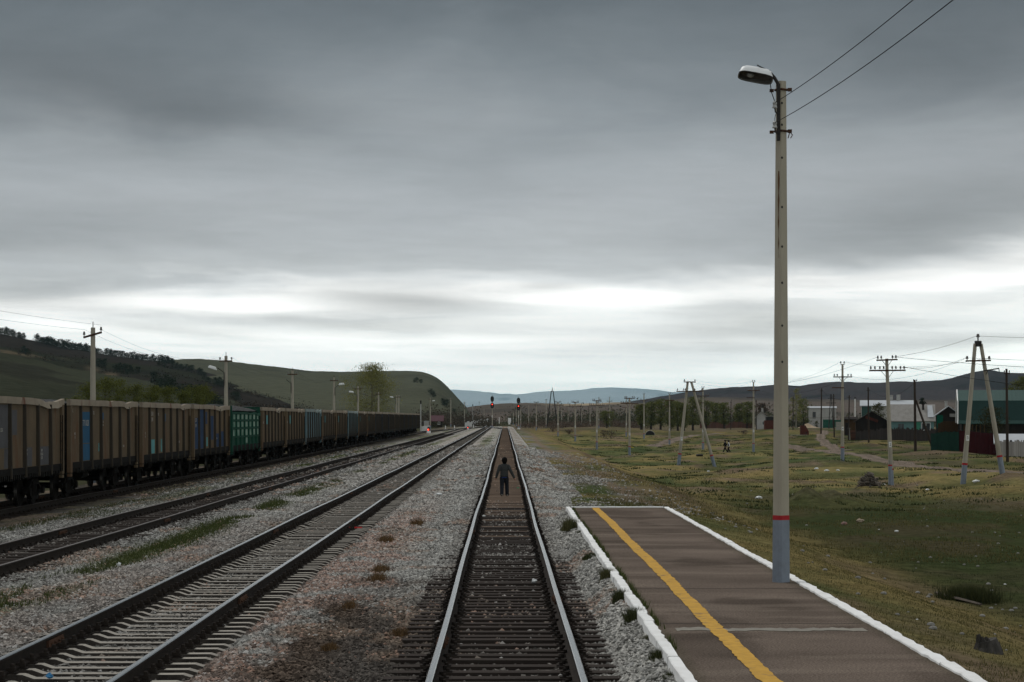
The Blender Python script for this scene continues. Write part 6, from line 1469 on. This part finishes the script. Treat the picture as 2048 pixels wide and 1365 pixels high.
# ------------------------------------------------------------------ people
SKIN = mk('skin', (.36, .19, .135), (.30, .16, .115), 9, rough=.6, bump=0); HAIR = mk('black_hair', (.009, .008, .007), (.004, .004, .004), 40, rough=.95)
def remeshed(m, name, mat, parent, vox):
    o = m.build(name, mat, parent, smooth=True); md = o.modifiers.new('r', 'REMESH'); md.mode = 'VOXEL'; md.voxel_size = vox; md.use_smooth_shade = True
    sm = o.modifiers.new('s', 'SMOOTH'); sm.iterations = 4; sm.factor = .4; return o
def limb(m, pts, rs, sq=1):
    m.tube(pts, rs, 12, squash=sq)
    for p, q in zip(pts, rs): m.ell(p, (q, q, q), 10, 6)
def person(label, loc, face, J, mats, H=1.40, group=None, vox=.008, hair_len=0):
    """J: joint positions for a 1.40 m figure that faces +Y"""
    t = thing('person', label, 'person', loc, face, group=group); s = H / 1.40
    V = {k: Vector(v) * s for k, v in J.items()}; hs = 1.16
    b = MB()
    limb(b, [V['pel'], V['spi'], V['che'], V['nk']], [.075 * s, .068 * s, .072 * s, .042 * s]); limb(b, [V['nk'], V['nk'] + (V['hd'] - V['nk']) * .6], [.045 * s, .045 * s])
    b.ell(V['hd'], (.073 * s * hs, .088 * s * hs, .100 * s * hs), 16, 12); hd = V['hd']
    b.ell(hd + Vector((0, .086, -.012)) * s, (.013 * s, .020 * s, .018 * s), 8, 6); b.ell(hd + Vector((0, .07, -.055)) * s, (.034 * s, .024 * s, .03 * s), 8, 6)
    for q in (-1, 1): b.ell(hd + Vector((q * .074, -.005, -.008)) * s, (.012 * s, .020 * s, .028 * s), 8, 6)
    for q, k in ((-1, 'l'), (1, 'r')):
        limb(b, [V['sh' + k], V['el' + k], V['wr' + k]], [.040 * s, .034 * s, .024 * s]); limb(b, [V['hip' + k], V['kn' + k], V['an' + k]], [.070 * s, .050 * s, .034 * s])
        d = (V['wr' + k] - V['el' + k]).normalized(); side = Vector((0, 1, 0)); side = (side - d * side.dot(d)).normalized(); pn = d.cross(side)
        P = V['wr' + k] + d * .045 * s; limb(b, [V['wr' + k], P], [.026 * s, .034 * s], .7)
        for i in range(4):
            f0 = P + side * (.024 - .016 * i) * s + d * .02 * s; L = (.05, .056, .052, .042)[i] * s; cv = pn * q * -.012 * s
            limb(b, [f0, f0 + d * L * .55 + cv * .4, f0 + d * L + cv * 1.6], [.0095 * s, .0088 * s, .0075 * s])
        f0 = V['wr' + k] + d * .02 * s + side * .026 * s; limb(b, [f0, f0 + (d * .6 + side * .7) * .032 * s, f0 + (d * .9 + side * .55) * .055 * s], [.011 * s, .0095 * s, .008 * s])
        limb(b, [V['an' + k], V['an' + k] + Vector((0, .10, -.03)) * s], [.033 * s, .028 * s])
    remeshed(b, 'body', SKIN, t, vox * s)
    m = MB(); m.ell(hd + Vector((0, -.016, .020)) * s, (.092 * s * hs, .100 * s * hs, .098 * s * hs), 16, 12); m.ell(hd + Vector((0, -.048, -.030)) * s, (.082 * s * hs, .064 * s * hs, .080 * s * hs), 14, 10)
    rr = random.Random(3)
    for i in range(26): a = rr.uniform(0, 6.28); e = rr.uniform(.2, 1.4); m.ell(hd + Vector((.075 * math.cos(a) * math.cos(e), .08 * math.sin(a) * math.cos(e) - .015, .03 + .085 * math.sin(e))) * s, (.018 * s,) * 3, 6, 4)
    hx = [i for i, v_ in enumerate(m.v)]
    remeshed(m, 'hair', HAIR, t, .009 * s)
    m = MB()
    for q in (-1, 1): m.ell(hd + Vector((q * .030, .080, .006)) * s, (.010 * s, .006 * s, .006 * s), 8, 6)
    m.build('eyes', M_black, t)
    c = MB(); sh = (V['shl'] + V['shr']) / 2
    c2 = [V['pel'] + Vector((0, 0, .05)) * s, V['spi'], V['che'], sh + Vector((0, 0, .015)) * s]
    for a, r0, wd in zip(c2, (.112, .108, .118, .085), (1.15, 1.1, 1.22, 1.5)): c.ell(a, (r0 * wd * s, r0 * .86 * s, .10 * s), 16, 10)
    n = 8
    for i in range(n + 1):
        f = i / n * 3; j = min(2, int(f)); g = f - j; p = c2[j].lerp(c2[j + 1], g); R0 = (.158, .152, .162, .140); R1 = (.110, .105, .112, .082); rx = R0[j] * (1 - g) + R0[j + 1] * g; ry = R1[j] * (1 - g) + R1[j + 1] * g; c.ell(p, (rx * s, ry * s, .055 * s), 16, 8)
    limb(c, [V['nk'] - Vector((0, 0, .02)) * s, V['nk'] + Vector((0, 0, .025)) * s], [.062 * s, .054 * s])
    arms = c if 'sleeve' not in mats else MB()
    for k in 'lr': limb(arms, [V['sh' + k], V['el' + k], V['wr' + k]], [.066 * s, .056 * s, .044 * s])
    remeshed(c, 'sweater' if 'sleeve' not in mats else 'waistcoat', mats['top'], t, .010 * s)
    if 'sleeve' in mats: remeshed(arms, 'shirt_sleeves', mats['sleeve'], t, .010 * s)
    if 'hem' in mats:
        m = MB(); m.tube([V['pel'] + Vector((0, 0, -.035)) * s, V['pel'] + Vector((0, 0, .0)) * s], [.135 * s, .137 * s], 16, squash=.8); o = m.build('shirt_hem', mats['hem'], t); 
    if 'collar' in mats:
        m = MB(); m.tube([V['nk'] - Vector((0, 0, .0)) * s, V['nk'] + Vector((0, 0, .045)) * s], [.066 * s, .058 * s], 14); m.build('collar', mats['collar'], t)
    m = MB(); m.ell(V['pel'] - Vector((0, 0, .02)) * s, (.138 * s, .102 * s, .085 * s), 16, 10)
    for k in 'lr': limb(m, [V['hip' + k], V['kn' + k], V['an' + k] + Vector((0, 0, -.015)) * s], [.092 * s, .074 * s, .066 * s])
    remeshed(m, 'trousers', mats['trs'], t, .010 * s)
    for k in 'lr':
        m = MB(); a = V['an' + k]; tip = V['to' + k]; d = tip - a; limb(m, [a + Vector((0, -.03, -.035)) * s, a + d * .5 + Vector((0, 0, -.01)) * s, tip], [.040 * s, .038 * s, .032 * s]); remeshed(m, 'shoe', mats['shoe'], t, .008 * s)
    return t
boyJ = dict(pel=(0, 0, .70), spi=(0, .01, .86), che=(0, .02, 1.02), nk=(.005, .03, 1.16), hd=(.012, .035, 1.295), shl=(-.150, .02, 1.095), shr=(.150, .02, 1.095), ell=(-.235, -.02, .87), elr=(.255, -.03, .89), wrl=(-.290, .03, .685), wrr=(.365, -.02, .675),
            hipl=(-.075, 0, .66), hipr=(.078, 0, .66), knl=(-.080, -.02, .385), knr=(.095, .10, .40), anl=(-.085, -.20, .105), anr=(.110, .10, .075), tol=(-.088, -.075, .028), tor=(.120, .25, .03))
boy_z = -.165
person('boy in dark grey sweater walking away between the rails, arms held out', (-.03, 75.6, boy_z), 0, boyJ,
       dict(top=mk('grey_knit', (.05, .052, .052), (.036, .038, .038), 60, rough=.95, bump=.4), trs=mk('dark_denim', (.019, .021, .027), (.013, .015, .019), 30, rough=.9), hem=mk('blue_shirt', (.02, .035, .13), None, 30), shoe=mk('pale_trainer', (.30, .29, .26), (.10, .10, .10), 16)))
walk = dict(boyJ); walk.update(ell=(-.19, -.10, .88), elr=(.19, .08, .88), wrl=(-.18, -.02, .68), wrr=(.17, .22, .72), knl=(-.075, .14, .42), knr=(.075, -.08, .38), anl=(-.075, .26, .085), anr=(.075, -.30, .12), tol=(-.08, .40, .04), tor=(.08, -.19, .03))
walk2 = dict(walk); walk2.update(knl=(-.07, .08, .40), anl=(-.07, .08, .08), tol=(-.07, .22, .035), knr=(.07, .02, .38), anr=(.07, -.16, .10), tor=(.07, -.03, .03))
BLK = mk('black_cloth', (.012, .012, .014), (.008, .008, .009), 20, rough=.95); WHT = mk('white_cotton', (.70, .70, .72), (.6, .6, .62), 20); BSH = mk('black_shoe', (.012, .011, .01), None, 20, rough=.5)
for px, py, top, f, J, mt, lab in ((1450.5, 905, 881, PI * .62, walk, dict(top=BLK, trs=BLK, shoe=BSH, collar=WHT), 'person walking all in black with a thin white collar, left of a white-sleeved companion'),
                                   (1457.5, 904, 880, PI * .45, walk2, dict(top=BLK, sleeve=WHT, trs=BLK, shoe=BSH), 'person walking in a black waistcoat with white sleeves, right of a black-clad companion')):
    Y = 262; x = (px - VX) * Y / F; person(lab, (x, Y, g1(x, Y) + .01), f, J, mt, H=(py - top) * Y / F, group='pair walking in the meadow', vox=.011)

# ------------------------------------------------------------------ grass, weeds, small things
def blades(name, X, Y, Z, hgt, wid, mat, seed, lean=.5):
    rg = np.random.default_rng(seed); n = len(X); h = hgt * rg.uniform(.45, 1.3, n); a = rg.uniform(0, 2 * PI, n); w = wid * rg.uniform(.6, 1.4, n)
    l = rg.uniform(0, lean, n) * h; b = rg.uniform(0, 2 * PI, n)
    base = np.stack([X, Y, Z], 1); e = np.stack([np.cos(a) * w, np.sin(a) * w, 0 * w], 1); tip = base + np.stack([np.cos(b) * l, np.sin(b) * l, h], 1)
    V = np.stack([base - e, base + e, tip], 1).reshape(-1, 3); return npmesh(name, V, np.arange(3 * n).reshape(-1, 3), mat)
G_grn = leafmat('green_grass', (.075, .088, .030), (.035, .047, .018)); G_mix = leafmat('mixed_grass', (.145, .12, .05), (.042, .05, .02)); G_low = leafmat('hollow_grass', (.052, .062, .028), (.026, .034, .015)); G_weed = leafmat('dark_weed', (.062, .066, .028), (.024, .032, .014)); G_wd2 = leafmat('pale_weed', (.10, .095, .045), (.04, .045, .02)); G_brn = leafmat('dead_weed', (.16, .10, .05), (.06, .04, .022))
rg = np.random.default_rng(31)
def scat(n, x0, x1, y0, y1, p=1.3):
    y = y0 + (y1 - y0) * rg.random(n) ** p; x = x0 + (x1 - x0) * rg.random(n); return x, y
x, y = scat(90000, 4.58, 15, 21, 60, 1.5); k = (x < y * .262) & (fbm(x * 1.3, y * .7, 6, 3) > .36); x, y = x[k], y[k]
lw = x > 9.6 + 1.2 * (fbm(x, y * .4, 2, 3) - .5)
tag(blades('meadow_grass', x[~lw], y[~lw], gz(x[~lw], y[~lw]) - .01, .042, .006, G_mix, 1), 'short dry and green grass blades on the bank beside the platform', 'grass', kind='stuff')
tag(blades('hollow_grass', x[lw], y[lw], gz(x[lw], y[lw]) - .01, .042, .006, G_low, 11), 'short dark green grass in the hollow below the platform bank', 'grass', kind='stuff')
x, y = scat(70000, 3.2, 26, 58, 150, 1.4); k = (x < y * .265) & (fbm(x * .6, y * .25, 16, 3) > .42); x, y = x[k], y[k]
tag(blades('field_grass', x, y, gz(x, y) - .02, .10, .014, G_mix, 2), 'short tufty grass over the near field', 'grass', kind='stuff')
cx_, cy_ = scat(900, 9, 70, 90, 420, 1.3); k = (cx_ < cy_ * .262); cx_, cy_ = cx_[k], cy_[k]; X = []; Yv = []
for a, b in zip(cx_, cy_):
    nn = 55; X.append(a + rg.normal(size=nn) * rg.uniform(.15, .75)); Yv.append(b + rg.normal(size=nn) * rg.uniform(.2, .9))
x = np.concatenate(X); y = np.concatenate(Yv); tag(blades('tussocks', x, y, gz(x, y) - .03, .13, .06, leafmat('tussock', (.060, .072, .030), (.030, .039, .017)), 3), 'dark green tussocks dotted over the meadow', 'grass', kind='stuff')
# grass along the kerb edges of the platform and weeds on the ballast
x = np.concatenate([np.full(2600, 4.56) + np.abs(rg.normal(size=2600)) * .05, np.full(1500, 1.845) + rg.normal(size=1500) * .015]); y = np.concatenate([20 + 38 * rg.random(2600), 22 + 35 * rg.random(1500)])
k = fbm(y * .7, x * 3, 4, 3) > .45; x, y = x[k], y[k]
tag(blades('kerb_grass', x, y, np.where(x > 3, .05, .20), .09, .008, G_grn, 4), 'thin green grass growing along the platform kerbs', 'grass', kind='stuff')
def strip(x0, sx, y0, y1, n, s, th):
    y = y0 + (y1 - y0) * rg.random(n); x = x0 + rg.normal(size=n) * sx + .25 * (fbm(y * .08, y * 0, s, 2) - .5); k = fbm(x * .9, y * .16, s, 3) > th; return x[k], y[k]
A = [strip(-7.75, .28, 32, 95, 26000, 91, .46), strip(-12.3, .45, 60, 210, 26000, 92, .48), strip(-13.2, .3, 50, 75, 4000, 93, .5), strip(-2.3, .6, 120, 330, 9000, 94, .55), strip(-8.0, .35, 95, 260, 9000, 95, .55)]
x = np.concatenate([a[0] for a in A]); y = np.concatenate([a[1] for a in A]); tag(blades('track_weeds', x, y, bz(x, y) - .01, .085, .012, G_grn, 5), 'low green weeds growing in strips between the tracks', 'weeds', kind='stuff')
def tuft(label, px, py, wpx, hpx, mat, n, zlev, group, name='weed_tuft', seed=0, Yd=None):
    Y = (CH - zlev) * F / (py - HY); X = (px - VX) * Y / F; r2 = np.random.default_rng(seed + int(px)); w = wpx * Y / F / 2; h = hpx * Y / F
    a = r2.normal(size=n) * w * .45; b = r2.normal(size=n) * w * (Yd or .9)
    hh = h * np.clip(1.1 - (a / w) ** 2 * .5, .3, 1.2)
    o = blades(name, a, b, np.zeros(n) - .02, 1.0, .0075, mat, seed + 3, .75)
    me = o.data; co_ = np.empty(len(me.vertices) * 3, np.float32); me.vertices.foreach_get('co', co_); co_ = co_.reshape(-1, 3, 3); co_[:, 2, 2] *= hh; co_[:, 2, :2] = co_[:, 0, :2] + (co_[:, 2, :2] - co_[:, 0, :2]) * hh[:, None]; me.vertices.foreach_set('co', co_.ravel()); me.update()
    o.location = (X, Y, zlev if X < 2.4 else g1(X, Y)); return tag(o, label, 'weed tuft', group)
for i, (px, py, w, hp, lab) in enumerate(((1139, 1064, 40, 34, 'dark weed tuft at the far end of the platform kerb, largest of the far ones'), (1159, 1076, 16, 14, 'small dark weed tuft just nearer than the large far-end one at the kerb'), (1181, 1122, 36, 16, 'dark weed tuft with reddish base leaning on the kerb, third from the far end'), (1212, 1166, 28, 36, 'tall dark weed tuft against the kerb, fourth from the far end'), (1240, 1212, 34, 40, 'dark weed clump at the kerb level with the rail joint, fifth from the far end'), (1268, 1252, 44, 46, 'bushy dark weed clump at the kerb opposite the pale repair strip'), (1296, 1292, 30, 22, 'low weed tuft nearer than the pale repair strip at the kerb'), (1318, 1330, 44, 36, 'wide dark weed clump near the lower end of the kerb'), (1340, 1368, 40, 24, 'nearest weed clump at the kerb, cut by the lower picture edge'))):
    tuft(lab, px + 2, py - 4, w * .9, hp * .62, G_weed if i % 3 else G_wd2, 900, .06, 'weeds along the platform kerb', seed=i)
for i, (px, py, w, lab) in enumerate(((772, 1083, 34, 'dry brown tuft in the pinkish ballast, farthest of the three between main and centre track'), (762, 1142, 40, 'dry brown tuft in the ballast, middle one of the three'), (756, 1160, 46, 'dry brown tuft in the ballast, nearest of the three'), (835, 1050, 30, 'faded yellowish weed patch in grey ballast left of the centre track'), (700, 1215, 30, 'dry brown tuft in the earthy strip left of the centre track'), (800, 1270, 46, 'wide dry weed patch beside the tarred sleeper ends'), (660, 1300, 40, 'dry weed patch at the lower edge among dark earth'))):
    tuft(lab, px, py, w, 12, G_brn, 420, -.22, 'dry tufts in the ballast', 'dry_tuft', seed=40 + i, Yd=1.6 if i < 5 else .8)
# right bank: plank, clump, stump, boulder, litter
def gpt(px, py):
    lo_, hi_ = 15., 900.
    for _ in range(40):
        mid = math.sqrt(lo_ * hi_); x = (px - VX) * mid / F; z = CH - (py - HY) * mid / F
        if z > g1(x, mid): lo_ = mid
        else: hi_ = mid
    x = (px - VX) * lo_ / F; return Vector((x, lo_, g1(x, lo_)))
P = gpt(1920, 1204); P2 = gpt(1872, 1190); P3 = gpt(1962, 1214); t = thing('old_plank', 'long weathered plank lying on the bank before a dark grass clump', 'plank', P)
m = MB(); m.tube([P2 - P + Vector((0, 0, .05)), (0, 0, .06), P3 - P + Vector((0, 0, .05))], [.05, .06, .045], 5, squash=.6); m.build('plank', mk('weathered_wood', (.10, .085, .07), (.05, .042, .036), 6, stretch=(1, 1, 1)), t)
P = gpt(1942, 1204); r2 = np.random.default_rng(5); n = 3200; a = r2.normal(size=n) * .28; b = r2.normal(size=n) * .2
o = blades('grass_clump', P.x + a, P.y + b, gz(P.x + a, P.y + b) - .02, .34, .007, G_weed, 8, .6); tag(o, 'dense dark grass clump behind the weathered plank on the right bank', 'grass clump')
P = gpt(1976, 1302); t = thing('tree_stump', 'grey splintered tree stump near the lower right corner', 'stump', P); m = MB(); r = random.Random(4)
m.tube([(0, 0, -.05), (0, 0, .06), (-.02, 0, .13)], [.20, .15, .13], 14)
for i in range(34):
    an = i * .185 * 1.0; q = .105 + r.uniform(-.02, .015); m.tube([(q * 1.35 * math.cos(an), q * 1.2 * math.sin(an), -.04), (q * math.cos(an), q * .95 * math.sin(an), .10), (q * .9 * math.cos(an) - .02, q * .85 * math.sin(an), r.uniform(.10, .17) + .05 * math.cos(an + 2.6))], [.04, .03, .014], 5)
m.build('stump', mk('splintered_wood', (.075, .07, .064), (.03, .028, .026), 12, stretch=(1, 1, .2)), t)
def rock(name, label, cat, px, py, wpx, mat, fl=.55, seed=0, group=None):
    P = gpt(px, py); w = wpx * P.y / F; m = MB(); r = random.Random(seed); m.ell((0, 0, w * fl * .3), (w / 2, w * .4, w * fl / 2), 10, 7)
    m.v = [(x * (1 + r.uniform(-.22, .22)), y * (1 + r.uniform(-.22, .22)), z * (1 + r.uniform(-.2, .2))) for x, y, z in m.v]
    o = m.build(name, mat, None, smooth=False); o.location = P; return tag(o, label, cat, group)
M_bould = mk('tan_stone', (.36, .29, .22), (.26, .21, .16), 8); M_bag = mk('white_plastic', (.66, .68, .68), (.5, .52, .52), 10, rough=.5); M_gst = mk('grey_stone', (.26, .255, .24), (.17, .165, .155), 8)
rock('boulder', 'tan boulder in the meadow right of the lamp post foot', 'boulder', 1720, 1045, 16, M_bould, seed=1)
rock('broken_brick', 'broken reddish brick lump left of the tan boulder', 'brick', 1689, 1050, 13, mk('brick_red', (.30, .12, .09), (.22, .2, .19), 12), seed=2)
for i, (px, py, w, lab) in enumerate(((1518, 998, 15, 'white plastic bag left of the lamp post, in the meadow'), (1953, 966, 16, 'white plastic bag between the feet of the right two-legged pole'), (1855, 981, 8, 'white scrap of litter left of the right two-legged pole'), (1793, 1064, 9, 'pale scrap lying in the dark hollow right of the tan boulder'), (1758, 1060, 4, 'tiny white scrap right of the tan boulder'), (1633, 939, 9, 'white litter bundle right of the lamp post, before the dirt road pole'), (1676, 942, 7, 'white litter on the dug earth under the dirt-road power pole'), (1653, 943, 10, 'flat pale litter left on the same dug earth'), (1417, 944, 6, 'white scrap below the right leg of the mid-field two-legged pole'), (1586, 990, 5, 'white scrap on the earth mound right of the lamp post'), (1768, 970, 6, 'white scrap by the root heap'), (1978, 1251, 5, 'small white scrap on the right bank below the grass clump'), (1834, 1240, 5, 'small white scrap on the bank right of the platform'), (2010, 1170, 6, 'small white scrap at the right edge of the bank'))):
    rock('litter', lab, 'litter', px, py, w, M_bag, .45, 10 + i, 'scraps of white litter on the meadow')
rng2 = random.Random(77)
S = MB()
for i in range(330):
    px = rng2.uniform(1080, 2048); py = rng2.uniform(900, 1330); 
    if px - 1010 < 1.95 * (py - 835) and py > 1020: continue
    if px < 1100 + (py - 900) * .6: continue
    Q = gpt(px, py); s = rng2.uniform(.02, .065); b0 = len(S.v); S.ell(Q + Vector((0, 0, s * .2)), (s, s * .8, s * .6), 6, 4)
tag(S.build('pebbles', M_gst), 'scattered pebbles and dirt clods on the bank and meadow', 'pebbles', kind='stuff')
P = gpt(1300, 871); t = thing('culvert', 'dark round culvert mouth by the power pole at the willows', 'culvert', P); m = MB()
n = 14; vo = [(1.0 * math.cos(PI * i / n), 0, .95 * math.sin(PI * i / n)) for i in range(n + 1)]; m.add(vo + [(x, .12, z) for x, _, z in vo], [tuple(range(n + 1)), tuple(reversed(range(n + 1, 2 * n + 2)))] + [(i, n + 1 + i, n + 2 + i, i + 1) for i in range(n)]); m.build('mouth', M_black, t); m = MB(); m.tube([(1.06 * math.cos(PI * i / n), -.05, 1.0 * math.sin(PI * i / n)) for i in range(n + 1)], .07, 6); m.build('rim', M_conc_d, t)
P = gpt(1399, 913); t = thing('tyre_litter', 'dark old tyre lying in the meadow between the legs of the two-legged pole', 'tyre', P); m = MB(); m.tube([(.30 * math.cos(2 * PI * i / 20), .30 * math.sin(2 * PI * i / 20), .12) for i in range(21)], .11, 8, cap=False); m.build('tyre', M_black, t)
for px, py, w, lab in ((1262, 896, 11, 'yellow plastic strip at the foot of the nearest double-armed pole'), (1347, 932, 12, 'yellow rag at the left foot of the mid-field two-legged pole')):
    rock('yellow_rag', lab, 'rag', px, py, w, mk('yellow_plastic', (.45, .36, .05), (.32, .25, .04), 9), .2, int(px))
P = gpt(1738, 975); t = thing('root_heap', 'heap of grey uprooted stumps and branches left of the stub-braced pole', 'wood heap', P); m = MB(); r = random.Random(8)
for i in range(150):
    a = r.uniform(0, 6.28); q = r.uniform(0, .62) ; h = .85 * (1 - (q / .75) ** 2) * r.uniform(.2, 1); c = Vector((q * 1.05 * math.cos(a), q * math.sin(a), h)); d = Vector((r.uniform(-1, 1), r.uniform(-1, 1), r.uniform(-.5, .8))).normalized() * r.uniform(.06, .22); m.tube([c - d, c, c + d + Vector((0, 0, r.uniform(-.05, .05)))], [.035, .05, .02], 5)
m.build('branches', mk('grey_root_wood', (.20, .175, .15), (.06, .052, .046), 7, island=True), t)
m = MB(); P_ = gpt(1690, 985) - P; m.tube([(.4, -.3, .1), (-.6, -.5, .12), P_ * .6 + Vector((0, 0, .1))], [.04, .035, .025], 5); m.build('long_branch', M_wood, t)
# things on the tracks
def on(name, lab, cat, px, py, z, w, h, mat, d=None):
    Y = (CH - z) * F / (py - HY); r = random.Random(int(px)); m = MB(); m.ell((0, 0, h / 2), (w / 2, (d or w) / 2, h / 2), 9, 6); m.v = [(x * (1 + r.uniform(-.3, .3)), y * (1 + r.uniform(-.3, .3)), zz * (1 + r.uniform(-.25, .25))) for x, y, zz in m.v]
    o = m.build(name, mat); o.location = ((px - VX) * Y / F, Y, z); return tag(o, lab, cat)
on('blue_scrap', 'bright blue plastic scrap on the main track at the lower left corner', 'litter', 99, 1358, -.22, .075, .06, mk('blue_plastic', (.06, .22, .42), (.05, .17, .33), 10))
on('white_bag', 'crumpled white and violet bag on the centre track sleepers', 'bag', 1068, 1167, -.18, .10, .07, M_bag); on('green_strip', 'bright green plastic strip between the rails right of the boy', 'litter', 1036, 977, -.17, .14, .03, mk('green_plastic', (.04, .36, .16), (.03, .28, .12), 10), .05)
on('paper_scrap', 'crumpled white paper in the ballast left of the boy', 'litter', 877, 991, -.2, .26, .09, M_bag); on('foam_scrap', 'white foam scrap at the left rail beyond the near sleepers', 'litter', 967, 1034, -.19, .11, .05, M_bag); on('rag', 'pale rag between kerb weeds and the right rail', 'rag', 1213, 1176, -.2, .16, .05, M_bag); on('pale_flat_stone', 'flat pale stone beside the centre track sleeper ends', 'stone', 902, 1113, -.19, .13, .06, M_gst)
on('white_cup', 'white crumpled cup beside the weedy strip at the left', 'litter', 238, 1133, -.2, .09, .07, M_bag)
Y = (CH + .18) * F / (1057 - HY); t = thing('red_marker', 'bright red painted marker bar across a concrete sleeper end of the main track', 'marker', ((708 - VX) * Y / F, Y, -.175)); m = MB(); m.box((0, 0, .012), (.42, .10, .03), rz=-.03); m.build('bar', mk('signal_red', (.52, .03, .03), (.40, .025, .025), 9), t)

# ------------------------------------------------------------------ air
hm = bpy.data.materials.new('haze_air'); hm.use_nodes = True; q = hm.node_tree; q.nodes.clear(); pv = q.nodes.new('ShaderNodeVolumePrincipled'); o_ = q.nodes.new('ShaderNodeOutputMaterial')
pv.inputs['Density'].default_value = SIG; pv.inputs['Color'].default_value = (.56, .85, 1.0, 1); q.links.new(pv.outputs[0], o_.inputs['Volume'])
m = MB(); m.box((0, 21000, 313), (40000, 42400, 646)); o_ = m.build('haze', hm); o_['kind'] = 'stuff'; o_['label'] = 'thin bluish haze filling the valley air'; o_['category'] = 'haze'
